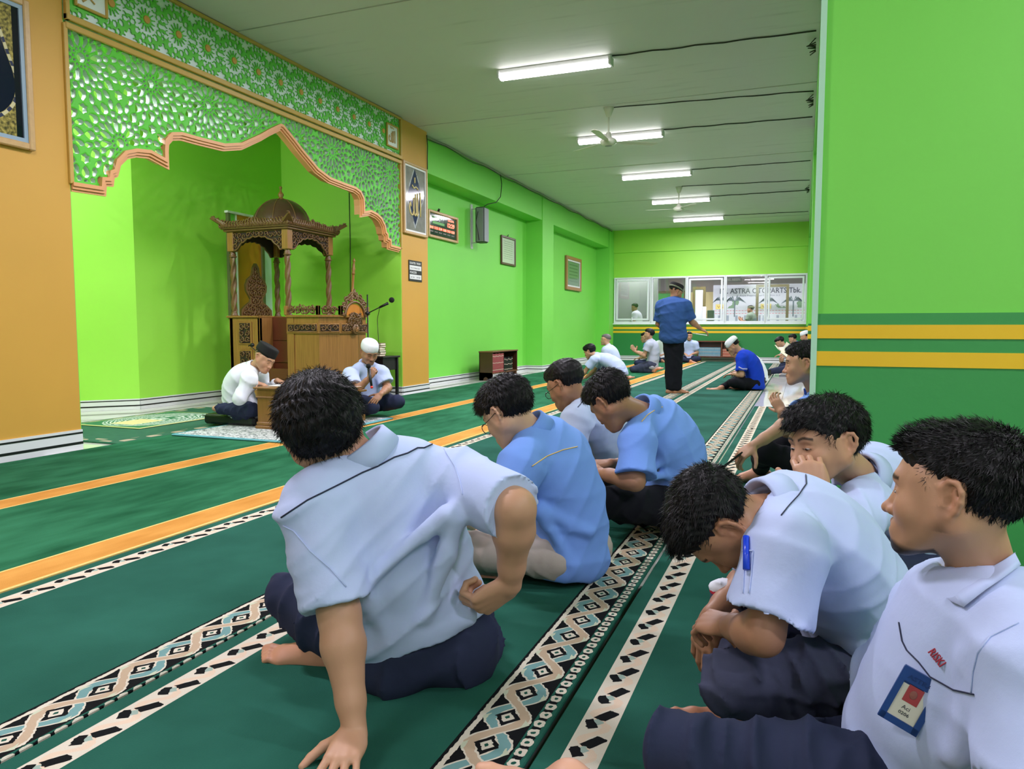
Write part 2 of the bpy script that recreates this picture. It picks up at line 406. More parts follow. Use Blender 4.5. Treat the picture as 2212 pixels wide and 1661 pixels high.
MB().box((-8.8, 3.5, 3.95), (-5.56, 9.8, 4.0)).build('niche_ceiling', mat('niche_ceiling_paint', srgb(190, 210, 180), .6), wn)
# ---- back wall with window opening
WX = [-5.56, -4.40, -3.325, -2.20, -1.055, .06]; WZ0, WZ1 = 1.13, 2.56
b = MB(); b.box((-6.2, BACKY, 0), (6, BACKY+.2, WZ0)); b.box((-6.2, BACKY, WZ1), (6, BACKY+.2, CEIL+.05)); b.box((-6.2, BACKY, WZ0), (WX[0], BACKY+.2, WZ1)); b.box((WX[-1], BACKY, WZ0), (6, BACKY+.2, WZ1))
wb = S('wall_back', b, m_green2)
MB().box((XF+.02, BACKY-.045, 3.33), (6, BACKY, CEIL)).build('beam', m_green2, wb)
MB().box((XW+.02, BACKY-.012, 0), (6, BACKY, 1.06)).build('dado', m_dark, wb)
for z0, z1 in ((.955, 1.03), (.84, .905)): MB().box((XW+.02, BACKY-.018, z0), (6, BACKY-.01, z1)).build('painted_stripe', m_yel, wb)
# ---- pillar / wall at right
PX0, PY0, PY1 = .045, 3.45, 3.9
b = MB().box((PX0, PY0, 0), (5.0, PY1, CEIL)); wr = S('wall_right', b, m_green)
b = MB(); b.box((PX0-.004, PY0-.006, 0), (5.0, PY1+.006, 1.06)); b.build('dado', mat('right_dado_paint', srgb(58, 150, 74), .5, var=.07, vscale=1.4, bump=.2, bscale=30), wr)
for z0, z1 in ((.955, 1.012), (.838, .9)): MB().box((PX0-.007, PY0-.01, z0), (5.0, PY1+.01, z1)).build('painted_stripe', m_yel, wr)
MB().box((PX0-.012, PY0-.012, 0), (PX0+.012, PY0+.012, CEIL)).build('corner_bead', mat('pale_corner_bead', srgb(176, 222, 190), .5), wr)
for y0 in (11.8, 22.38): MB().box((PX0+.03, y0, 0), (.7, y0+.5, CEIL)).build('column', m_green, wr)
for y0 in (11.8, 22.38):
    for z0, z1, mm in ((0, 1.06, m_dark), (.955, 1.03, m_yel), (.84, .905, m_yel)): MB().box((PX0+.024-(.004 if mm is m_yel else 0), y0-(.016 if mm is m_yel else .01), z0), (.7+(.005 if mm is m_yel else 0), y0+.508, z1)).build('painted_band', mm, wr)
MB().box((PX0+.03, 3.9, 3.5), (.5, BACKY-.05, CEIL)).build('beam', m_green, wr)
MB().box((5.9, -5, 0), (6.1, 23.1, CEIL+.05)).build('far_side_wall', m_green, wr)
b = MB().box((-6, -5, 0), (6, -4.8, CEIL+.05)); S('wall_behind', b, mat('pale_rear_paint', srgb(196, 214, 190), .6))
# ---- skirting boards, white tile with two dark lines
def skirt(name, pts, h=.13, th=.014):
    """pts: polyline on the floor, wall to the left of travel direction when seen from the room"""
    b = MB(); l = MB()
    for a, c in zip(pts[:-1], pts[1:]):
        a = np.array(a, float); c = np.array(c, float); d = nrm(c-a); nn = np.array([d[1], -d[0]])
        for (z0, z1, e, q) in ((0, h, th, b), (h*.80, h*.885, th+.002, l), (h*.30, h*.42, th+.002, l)):
            A = a-nn*.01; B = c-nn*.01; A2 = a+nn*e; B2 = c+nn*e; A2 = A2-d*e*.0; B2 = B2+d*e*.0
            q.add([(*A, z0), (*B, z0), (*B2, z0), (*A2, z0), (*A, z1), (*B, z1), (*B2, z1), (*A2, z1)], [[0, 1, 2, 3], [4, 5, 6, 7], [0, 1, 5, 4], [2, 3, 7, 6], [0, 3, 7, 4], [1, 2, 6, 5]])
    o = S(name, b, m_tile); l.build('dark_line', m_black, o); return o
skirt('baseboard_left', [(-6.0, 10.44), (-6.0, 16.2), (-5.6, 16.2), (-5.6, 17.0), (-6, 17.0), (-6, 22.42), (-5.58, 22.42), (-5.58, BACKY), (-.0, BACKY)])
skirt('baseboard_front', [(-5.5, -3), (-5.5, 4.334)], .17)
skirt('baseboard_niche', [(-8.6, 5.7), (-7.6, 6.8), (-7.6, 9.59), (-5.5, 9.59), (-5.5, 10.42)])
# ---- windows
m_alu = mat('white_window_frame', srgb(232, 236, 240), .35)
t = NT('window_glass'); t.b.inputs['Base Color'].default_value = (1, 1, 1, 1); t.b.inputs['Roughness'].default_value = .0
nt = t.t; tr = t.n('ShaderNodeBsdfTransparent'); gl = t.n('ShaderNodeBsdfGlossy'); gl.inputs['Roughness'].default_value = .02; mx = t.n('ShaderNodeMixShader')
fr = t.n('ShaderNodeFresnel'); fr.inputs['IOR'].default_value = 1.5; t.val(t.math('ADD', E(t, fr.outputs[0]), .04), mx.inputs[0]); t.lk(tr.outputs[0], mx.inputs[1]); t.lk(gl.outputs[0], mx.inputs[2])
t.lk(mx.outputs[0], nt.nodes['Material Output'].inputs[0]); m_glass = t.m
m_frost = mat('grey_opaque_pane', srgb(150, 150, 160), .12, var=.03)
for i in range(5):
    x0, x1 = WX[i], WX[i+1]; b = MB(); e = .05; y0, y1 = BACKY-.05, BACKY+.1
    b.box((x0, y0, WZ0), (x0+e, y1, WZ1), bev=.006); b.box((x1-.03, y0, WZ0), (x1+.02, y1, WZ1), bev=.006); b.box((x0+e, y0, WZ1-e), (x1-.03, y1, WZ1), bev=.006); b.box((x0+e, y0, WZ0), (x1-.03, y1, WZ0+.07), bev=.006)
    o = S('window_%d' % (i+1), b, m_alu)
    if i in (0, 2, 4):
        s = MB(); a0, a1 = x0+e+.025, x1-.06; z0, z1 = WZ0+.10, WZ1-e-.03; yy = y0-.02
        s.box((a0, yy, z0), (a0+.055, y0+.03, z1), bev=.006); s.box((a1-.055, yy, z0), (a1, y0+.03, z1), bev=.006); s.box((a0+.055, yy, z0), (a1-.055, y0+.03, z0+.055), bev=.006); s.box((a0+.055, yy, z1-.055), (a1-.055, y0+.03, z1), bev=.006)
        sh = s.build('sash', m_alu, o)
        if i == 0: MB().box(((a0+a1)/2-.012, yy-.03, z0-.02), ((a0+a1)/2+.012, yy, z0+.10), bev=.004).build('latch', m_alu, sh)
    MB().box((x0+e, BACKY+.01, WZ0+.07), (x1-.03, BACKY+.016, WZ1-e)).build('pane', m_glass, o)
b = MB().box((WX[0]-.03, BACKY-.07, WZ0-.03), (WX[-1]+.03, BACKY+.0, WZ0+.005), bev=.006); S('trim_1', b, m_alu)
# ---- corridor behind the windows
m_cwall = mat('corridor_grey_paint', srgb(150, 146, 140), .6, var=.04); m_cream = mat('corridor_cream_paint', srgb(232, 220, 160), .6)
b = MB(); b.box((-7.5, 29.0, -.3), (3.5, 29.15, 4.2)); S('wall_corridor', b, m_cwall)
b = MB(); b.box((-7.5, 23.2, -.3), (-7.4, 29, 4.2)); b.box((3.4, 23.2, -.3), (3.5, 29, 4.2)); b.box((-7.5, 23.2, 3.4), (3.5, 29.1, 3.5)); S('trim_2', b, m_cwall)
b = MB(); b.box((-5.75, 23.9, .0), (-4.36, 24.0, 3.3)); S('wall_screen', b, mat('corridor_screen_grey', srgb(158, 156, 166), .35))
MB().box((-4.2, 28.93, .5), (-1.2, 29.0, 2.35)).build('cream_panel', m_cream, bpy.data.objects['wall_corridor'])
# door frames standing in the corridor
m_olive = mat('olive_door_frame', srgb(92, 88, 52), .45); m_pane = mat('pale_door_glass', srgb(206, 216, 216), .1)
def ddoor(i, x0, x1, y, z0, z1, fill, rot=0):
    b = MB(); e = .09; b.box((x0, y, z0), (x0+e, y+.06, z1)); b.box((x1-e, y, z0), (x1, y+.06, z1)); b.box((x0+e, y, z1-e), (x1-e, y+.06, z1)); b.box((x0+e, y, z0), (x1-e, y+.06, z0+e))
    o = S('door_%d' % i, b, m_olive)
    if fill: MB().box((x0+e, y+.02, z0+e), (x1-e, y+.03, z1-e)).build('door_pane', fill, o)
    return o
# ================================================================== FRETWORK SCREEN over the arch
AY = [4.34, 4.61, 4.62, 4.69, 4.70, 4.74, 4.77, 4.86, 4.97, 5.12, 5.29, 5.29, 5.30, 5.37, 5.49, 5.72, 6.04, 6.29, 6.59, 6.72, 6.92]
AZ = [2.15, 2.16, 2.24, 2.25, 2.31, 2.33, 2.42, 2.51, 2.55, 2.57, 2.53, 2.62, 2.71, 2.785, 2.815, 2.82, 2.835, 2.90, 3.06, 3.14, 3.25]
half = list(zip(AY, AZ)); arch = half+[(2*6.94-y, z) for y, z in half[::-1]]
arch = [(min(y, 9.595), z) for y, z in arch]
ap = np.array(arch)
def archz(y):  # lower edge of the screen
    return np.interp(y, np.maximum.accumulate(ap[:, 0]+np.arange(len(ap))*1e-5), ap[:, 1])
def slots(th, r, n):
    seg = 2*pi/n
    def slot(r0, r1, w, ph=0, tp=0, p=.5):
        a = ((th/seg+.5+ph) % 1-.5)*seg*r; t = (r-r0)/(r1-r0)
        return np.where((t > 0) & (t < 1), w*np.clip(np.sin(pi*np.clip(t, 0, 1)), 0, 1)**p*(1+tp*(t-.5))-np.abs(a), -.02)
    return slot
def fret(name, hole_fn, y0, y1, z0f, z1, x0, x1, h, nx, parent, mats, rim=None):
    n = [nx+4, int((y1-y0)/h)+3, int((z1-z0f)/h)+3]; hx = (x1-x0)/nx
    Yg = y0-h+np.arange(n[1])*h; Zg = z0f-h+np.arange(n[2])*h; Y, Z = np.meshgrid(Yg, Zg, indexing='ij')
    sol = hole_fn(Y, Z)  # >0 hole
    ed = np.maximum(np.maximum(y0+h*.3-Y, Y-y1+h*.3), np.maximum(z0f+h*.3-Z, Z-z1+h*.3)); sol = np.maximum(sol, ed)
    Xg = x0-2*hx+(np.arange(n[0])+.5)*hx; xd = np.abs(Xg-(x0+x1)/2)-(x1-x0)/2
    D = np.maximum(sol[None], xd[:, None, None])
    V, Q = surf_nets(D, np.array([0, 0, 0.]), 1.0); V = np.stack([Xg[0]+V[:, 0]*hx, Yg[0]+V[:, 1]*h, Zg[0]+V[:, 2]*h], 1)
    e1 = V[Q[:, 1]]-V[Q[:, 0]]; e2 = V[Q[:, 2]]-V[Q[:, 0]]; N = np.cross(e1, e2); N /= np.linalg.norm(N, axis=1)[:, None]+1e-12
    mi = (np.abs(N[:, 0]) < .6).astype(int)
    o = mesh_vq(name, [(V, Q, mi)], mats, parent); o.data.polygons.foreach_set('use_smooth', np.zeros(len(Q), bool)); return o
scr = thing('arch_screen', 'large green pierced fretwork screen with orange-edged ogee arch over the prayer niche', 'screen', (-5.5, 6.94, 2.15))
m_fg = mat('fretwork_green', srgb(86, 200, 44), .5); m_fw = mat('fretwork_cut_edge', srgb(178, 198, 184), .5); m_fg2 = mat('frieze_green', srgb(96, 196, 66), .5)
YC = 4.48
def low_hole(Y, Z):
    br = None
    for o in (0, .5):
        a = (Y-YC)/.69+o; b = (Z-3.18)/1.2+o; dy = (a-np.round(a))*.69; dz = (b-np.round(b))*1.2; r = np.hypot(dy, dz)
        if br is None: br, by, bz = r, dy, dz
        else: m = r < br; br = np.where(m, r, br); by = np.where(m, dy, by); bz = np.where(m, dz, bz)
    r = br; th = np.arctan2(bz, by)+pi/12; s = .038*(1-.12*np.abs(np.cos(6*th)))-r; slot = slots(th, r, 12)
    for q in ((.058, .082, .008, .5), (.088, .198, .024, 0, .9), (.168, .232, .020, .5), (.212, .262, .022, 0, .3), (.246, .338, .034, .5, -.7, .7), (.276, .352, .020, 0, .5)): s = np.maximum(s, slot(*q))
    for q in (-1, 1):
        for o in (0, .5):
            a = (Y-YC)/.69+o+.5; b = (Z-3.18-q*.2)/1.2+o; sy = (a-np.round(a))*.69; sz = (b-np.round(b))*1.2
            s = np.maximum(s, np.where(r > .33, .042*(1-.25*np.abs(np.cos(3*np.arctan2(sz, sy))))-np.hypot(sy, sz), -.02))
    az = archz(Y); return np.maximum(np.minimum(s, Z-az-.04), az-Z)
fret('pierced_panel', low_hole, 4.345, 9.59, 2.12, 3.41, -5.56, -5.50, .0085, 4, scr, [m_fg, m_fw])
def fr_hole(Y, Z):
    py = .3625; a = (Y-4.778)/py; dy = (a-np.round(a))*py; dz = Z-3.722; r = np.hypot(dy, dz); slot = slots(np.arctan2(dz, dy), r, 14)
    s = np.maximum(np.maximum(slot(.05, .130, .0155, 0, .95), slot(.102, .150, .0145, .5)), slot(.134, .186, .021, 0)); c = a-np.floor(a)-.5
    for cz in (3.722-.21, 3.722+.21):
        sy = c*py; sz = Z-cz; rr = np.hypot(sy, sz); s = np.where(rr < .06, .048*(1-.2*np.abs(np.cos(4*np.arctan2(sz, sy))))-rr, s)
    for k in (-1, 1):
        for oy, oz, rd in ((.06, .235, .02), (.115, .205, .016), (.0, .262, .015), (.11, .25, .02), (.165, .262, .014), (.045, .19, .012), (.16, .222, .016), (.0, .155, .012)):
            sy = np.abs(a-np.round(a))*py-(.18125-oy); sz = Z-(3.722+k*oz)
            s = np.maximum(s, np.where(r > .176, 1.4*rd*(1-.18*np.abs(np.cos(3*np.arctan2(sz, sy))))-np.hypot(sy, sz), -.02))
    for oz, rd in ((.055, .014), (-.055, .014), (0, .018), (.1, .014), (-.1, .014)): s = np.maximum(s, rd-np.hypot(c*py, Z-3.722-oz))
    pl = ((Y < 4.75) & (Z > 3.55)) | ((Y > 9.16) & (Z > 3.51) & (Z < 3.88)); s = np.where(pl, -.02, s)
    return np.minimum(s, np.minimum(Z-3.475, 3.99-Z))
fz = thing('frieze_panel', 'long green fretwork frieze on white with orange rosette centres, above the arch', 'frieze', (-5.5, 6.94, 3.45))
MB().box((-5.56, 4.34, 3.44), (-5.508, 9.62, 4.01)).build('backing', mat('frieze_white_backing', srgb(226, 236, 240), .5), fz)
fret('fretwork', fr_hole, 4.36, 9.60, 3.46, 4.005, -5.508, -5.492, .0078, 2, fz, [m_fg2, m_fg2])
med = MB().lathe([(.001, 0), (.035, 0), (.033, .008), (.001, .01)], (0, 0, 0), 10, (1, 0, 0), smooth=False).build('medallion', mat('ochre_medallion', srgb(206, 150, 70), .5), fz)
med.matrix_parent_inverse = Matrix(); med.location = Vector((-5.492, 4.778, 3.722))-fz.location
for i in range(1, 13):
    o = med.copy(); COL.objects.link(o); o.parent = fz; o.location = Vector((-5.492, 4.778+.3625*i, 3.722))-fz.location
g = MB()
g.box((-5.5, 4.335, 3.425), (-5.46, 9.6, 3.475), bev=.006); g.build('lower_rail', m_gold, fz)
MB().box((-5.5, 4.335, 3.985), (-5.465, 9.6, 4.015), bev=.004).build('upper_rail', m_gold, fz)
for yy in (4.335, 9.565): MB().box((-5.5, yy, 3.425), (-5.462, yy+.035, 4.01), bev=.004).build('end_rail', m_gold, fz)
MB().box((-5.5, 4.335, 3.36), (-5.47, 9.6, 3.41), bev=.006).build('top_rail', m_gold, scr)
for yy in (4.32, 9.57): MB().box((-5.53, yy, 2.15), (-5.478, yy+.035, 3.4), bev=.004).build('side_rail', m_gold, scr)
# moulding swept along the arch (three steps)
def sweep_arch(off, wd, dep, x0):
    pts = [np.array(p) for p in arch]; keep = [pts[0]]
    for p in pts[1:]:
        if np.linalg.norm(p-keep[-1]) > .012: keep.append(p)
    pts = keep; b = MB(); n = len(pts); prof = [(x0, 0), (x0+dep, 0.0), (x0+dep, wd), (x0, wd)]; vs = []
    for i, p in enumerate(pts):
        a = nrm(p-pts[i-1]) if i else None; c = nrm(pts[i+1]-p) if i < n-1 else None
        a = c if a is None else a; c = a if c is None else c; na = np.array([-a[1], a[0]]); nc = np.array([-c[1], c[0]]); m = nrm(na+nc); m = m/max(.5, m@na)
        for X, o_ in prof: q = p-m*(off+o_)*1.0; vs.append((X, q[0], q[1]))
    fs = []
    for i in range(n-1):
        for k in range(4): fs.append([i*4+k, i*4+(k+1) % 4, (i+1)*4+(k+1) % 4, (i+1)*4+k])
    fs += [[0, 1, 2, 3], [4*(n-1)+k for k in range(4)]]; b.add(vs, fs); return b
b = sweep_arch(-.015, .030, .050, -5.52); q = sweep_arch(.012, .026, .035, -5.52); b.add(q.v, q.f); q = sweep_arch(.034, .024, .018, -5.52); b.add(q.v, q.f); q = sweep_arch(.0, .02, .10, -5.62); b.add(q.v, q.f)
b.build('arch_moulding', m_orange_t, scr)
# plaques with script strokes
m_gilt = mat('gilt_script', srgb(196, 160, 96), .35)
m_pl = mat('plaque_white', srgb(232, 236, 236), .4)
def frame_x(name, label, cat, x, y0, y1, z0, z1, w, m_f, m_in, dep=.03, tilt=0, group=None, inner=None):
    """rectangular picture frame on a wall facing +x"""
    o = thing(name, label, cat, (x, (y0+y1)/2, z0), group); b = MB()
    for (a, c, d, e) in ((y0, y0+w, z0, z1), (y1-w, y1, z0, z1), (y0+w, y1-w, z0, z0+w), (y0+w, y1-w, z1-w, z1)): b.box((x, a, d), (x+dep, c, e), bev=.008)
    b.build('frame', m_f, o)
    if inner:
        b = MB(); a = w*.9; s = inner[0]
        for (p, q, d, e) in ((y0+a, y0+a+s, z0+a, z1-a), (y1-a-s, y1-a, z0+a, z1-a), (y0+a+s, y1-a-s, z0+a, z0+a+s), (y0+a+s, y1-a-s, z1-a-s, z1-a)): b.box((x, p, d), (x+dep*.7, q, e))
        b.build('slip', inner[1], o)
    MB().box((x+.002, y0+w*.9, z0+w*.9), (x+dep*.45, y1-w*.9, z1-w*.9)).build('picture', m_in, o)
    return o
def strokes(parent, name, m, x, y0, z0, sc_, segs, r=.01):
    b = MB()
    for s_ in segs: b.tube([(x, y0+py*sc_, z0+pz*sc_) for py, pz in s_], r, 5)
    return b.build(name, m, parent)
ALLAH = [[(.92, .05), (.93, .5), (.90, .95)], [(.72, .9), (.70, .4), (.72, .12), (.66, .05), (.60, .12), (.58, .5), (.55, .85)], [(.58, .15), (.52, .04), (.44, .08), (.40, .3), (.42, .7)],
         [(.40, .2), (.32, .05), (.22, .05), (.12, .15), (.08, .35), (.14, .5), (.2, .35)], [(.3, 1.15), (.42, 1.05), (.58, 1.12), (.75, 1.05)], [(.5, 1.25), (.5, 1.45)]]
o = frame_x('script_plaque', 'small white plaque with gilt script at the right end of the frieze', 'plaque', -5.49, 9.185, 9.50, 3.535, 3.855, .022, m_gold, m_pl, .03)
strokes(o, 'script', m_gilt, -5.472, 9.23, 3.60, .19, ALLAH, .007)
o = frame_x('script_plaque', 'small white plaque with gilt script at the left end of the frieze', 'plaque', -5.49, 4.42, 4.725, 3.565, 3.88, .022, m_gold, m_pl, .03)
strokes(o, 'script', m_gilt, -5.472, 4.46, 3.62, .19, [[(.1, .6), (.2, .4), (.35, .6), (.5, .4), (.6, .2), (.75, .1)], [(.1, .2), (.2, .0), (.35, .15)], [(.5, .9), (.6, .6), (.8, .8)], [(.2, 1.0), (.4, .8)]], .008)
# ================================================================== CEILING LIGHTS, FANS, CABLES
m_lamp = mat('lit_diffuser', (1, 1, 1), .4, emit=9, ecol=(1, .97, 1.0)); m_lampbody = mat('lamp_body', srgb(206, 204, 206), .5)
ORD = ['nearest', 'second nearest', 'third nearest', 'second farthest', 'farthest']
def ceiling_light(x0, x1, y, label, vis=True):
    z = CEIL-.005; o = thing('ceiling_light', label, 'light', ((x0+x1)/2, y, z), 'fluorescent ceiling lights')
    b = MB(); b.box((x0-.02, y-.06, z-.055), (x1+.02, y+.06, z), bev=.008); b.box((x0-.025, y-.075, z-.10), (x0, y+.075, z-.01)); b.box((x1, y-.075, z-.10), (x1+.025, y+.075, z-.01)); b.build('housing', m_lampbody, o)
    d = MB(); n = 8; pr = [(math.cos(pi+pi*i/n)*.072, math.sin(pi+pi*i/n)*.055) for i in range(n+1)]
    d.poly([(x0, y+a, z-.055+c) for a, c in pr], (x1-x0, 0, 0)); d.build('diffuser', m_lamp, o)
    l = area('tube_lamp', ((x0+x1)/2, y, z-.125), x1-x0-.05, .1, LAMP_W); l.parent = o; l.matrix_parent_inverse = o.matrix_world.inverted()
    return o
for i, y in enumerate(LIGHT_Y):
    j = i-4
    if j >= 0: ceiling_light(-3.40, -2.09, y, 'lit fluorescent ceiling light, %s of the row running down the hall' % ORD[j])
    else:
        for xc in (-2.745,): area('room_light_behind_view', (xc, y, CEIL-.12), 1.25, .1, LAMP_W*(.45 if y < 0 else .9))
    if j < 4 or j > 4: area('side_bay_light', (3.0, y, CEIL-.12), 1.25, .1, LAMP_W*.9)
# niche lamp (behind the left pier)
b = thing('ceiling_light', 'lit fluorescent lamp inside the prayer niche behind the left orange pier', 'light', (-6.9, 4.1, 3.9))
MB().box((-7.5, 4.02, 3.84), (-6.3, 4.14, 3.94), bev=.01).build('housing', m_lampbody, b)
MB().box((-7.45, 4.04, 3.80), (-6.35, 4.12, 3.845), bev=.01).build('diffuser', m_lamp, b)
NICHE_W = 85
l = area('niche_lamp', (-6.9, 4.2, 3.75), 1.1, .1, NICHE_W, (math.radians(25), 0, 0)); 
# fans (three blades at rest, short stem)
m_fan = mat('fan_white', srgb(214, 212, 198), .4); m_fan2 = mat('fan_grey_badge', srgb(150, 150, 146), .4)
def fan(x, y, label, rot):
    o = thing('ceiling_fan', label, 'fan', (x, y, CEIL), 'ceiling fans'); zt = CEIL-.002
    MB().lathe([(.0, 0), (.075, 0), (.03, -.13), (.0, -.135)][::-1], (x, y, zt), 14).build('canopy', m_fan, o)
    MB().cyl((x, y, zt-.12), (x, y, zt-.40), .012).build('rod', m_fan, o)
    MB().lathe([(.0, -.52), (.05, -.52), (.095, -.50), (.12, -.46), (.10, -.43), (.045, -.40), (.03, -.34), (.0, -.33)], (x, y, zt), 20).build('motor', m_fan, o)
    MB().lathe([(.0, -.523), (.05, -.523), (.05, -.515), (0, -.515)], (x, y, zt), 16).build('badge', m_fan2, o)
    for k in range(3):
        a = rot+k*2*pi/3; d = np.array([math.cos(a), math.sin(a), 0]); s = np.array([-math.sin(a), math.cos(a), 0]); c = np.array([x, y, zt-.462])
        b = MB(); b.add([c+d*.1+s*.02, c+d*.1-s*.02, c+d*.2-s*.055+np.array([0, 0, .004]), c+d*.66-s*.06, c+d*.70, c+d*.66+s*.06-np.array([0, 0, .012]), c+d*.2+s*.055-np.array([0, 0, .01])]+[q-np.array([0, 0, .004]) for q in (c+d*.1+s*.02, c+d*.1-s*.02, c+d*.2-s*.055+np.array([0, 0, .004]), c+d*.66-s*.06, c+d*.70, c+d*.66+s*.06-np.array([0, 0, .012]), c+d*.2+s*.055-np.array([0, 0, .01]))],
              [[0, 1, 2, 3, 4, 5, 6], [7, 8, 9, 10, 11, 12, 13][::-1]]+[[i, (i+1) % 7, 7+(i+1) % 7, 7+i] for i in range(7)]); b.build('blade', m_fan, o)
fan(-2.57, 10.2, 'white ceiling fan on a short rod, nearer of the two', .5)
fan(-2.57, 16.4, 'white ceiling fan on a short rod, farther of the two', 1.2)
# cables stapled to the ceiling
m_cab = mat('dark_cable', srgb(52, 54, 48), .6); m_cabw = mat('pale_trunking', srgb(150, 148, 136), .6)
def cable(label, pts, r=.006, m=None):
    o = MB().tube(pts, r, 5).build('cable', m or m_cab); return props(o, label, 'cable')
names = ['from the nearest light', 'from the nearer fan', 'from the second light', 'from the third light', 'from the farther fan', 'from the fourth light', 'from the farthest light']
for (x0, y0), (x1, y1), nm in zip([(-2.06, 8.3), (-2.5, 10.2), (-2.06, 11.6), (-2.06, 14.66), (-2.5, 16.3), (-2.06, 17.78), (-2.06, 20.9)], [(.04, 8.38), (.04, 10.43), (.04, 11.69), (.04, 14.67), (.04, 16.56), (.04, 17.77), (.04, 20.97)], names):
    pts = [(x0+(x1-x0)*i/14, y0+(y1-y0)*i/14+.012*math.sin(i*1.7+x0*9), CEIL-.008-.004*abs(math.sin(i*2.1))) for i in range(15)]
    cable('dark cable stapled along the ceiling %s to the right wall' % nm, pts, .008)
pts = []
for i in range(60):
    y = 9.7+i*.22; pts.append((XF+.03+.012*math.sin(i*.9), y, CEIL-.02-.018*abs(math.sin(i*.45))))
cable('pale cable trunking running along the top of the left wall', pts, .012, m_cabw)
cable('dark cable running beside the trunking on the top of the left wall', [(p[0]-.0, p[1], p[2]-.03-.012*math.sin(i*.7)) for i, p in enumerate(pts)], .006)
cable('short dark cable hanging down the edge of the right orange pier', [(-5.485, 10.39, 3.96), (-5.48, 10.41, 3.8), (-5.485, 10.405, 3.6), (-5.49, 10.42, 3.45)], .007)
for yy, k in ((8.6, 'nearest'), (10.6, 'second'), (17.2, 'far')):
    b = MB(); 
    for i in range(6): b.tube([(.04, yy+.05*math.sin(i*2.3), CEIL-.03*i), (-.03-.02*math.sin(i), yy+.06*math.cos(i*1.3), CEIL-.05-.02*i), (.04, yy+.04*i-.1, CEIL-.10)], .006, 5)
    o = b.build('cable_bundle', m_cab); props(o, 'tangled dark cable bundle at the ceiling edge by the right wall, %s one' % k, 'cable')
# ================================================================== CARPETS AND RUGS
def carpet_fuzz(t, c, amt=.12):
    n = t.noise(2.2, 5); n2 = t.noise(260, 2); t.bump(n2, .35, .003); t.rough(.95); t.b.inputs['Specular IOR Level'].default_value = .1
    return t.mix((n*.7+n2*.3-.5)*amt*6+.5, t.mix(.5, c, c), c)
def mixc(t, f, a, b): return t.mix(f, a, b)
CREAM, TAN, TEAL, INK, FGR = srgb(208, 200, 182), srgb(184, 162, 136), srgb(112, 152, 150), srgb(18, 20, 22), srgb(28, 78, 64)
# plush carpet with orange stripes
t = NT('plush_carpet'); x, y, z = t.pos(); n = t.noise(1.5, 5, stretch=(1, .5, 1)); n2 = t.noise(5, 4, stretch=(1.6, .5, 1)); n3 = t.noise(300, 2)
gcol = t.mix(((n*.55+n2*.45)-.36)*3.4, srgb(22, 82, 52), srgb(52, 122, 86))
s1 = (x+4.145).abs() < .105; s2 = (x+2.885).abs() < .112; st = s1.max(s2)
ocol = t.mix((n2-.3)*2, srgb(190, 130, 56), srgb(222, 164, 84)); e1 = (((x+4.145).abs()-.100).abs() < .006).max(((x+2.885).abs()-.107).abs() < .006)
t.color(t.mix(e1*((x+2.885) < 0.3), t.mix(st, gcol, ocol), srgb(246, 206, 126))); t.rough(.95); t.bump(n3+n2*.4, .5, .004); t.b.inputs['Sheen Weight'].default_value = .0; t.b.inputs['Specular IOR Level'].default_value = .1; m_plush = t.m
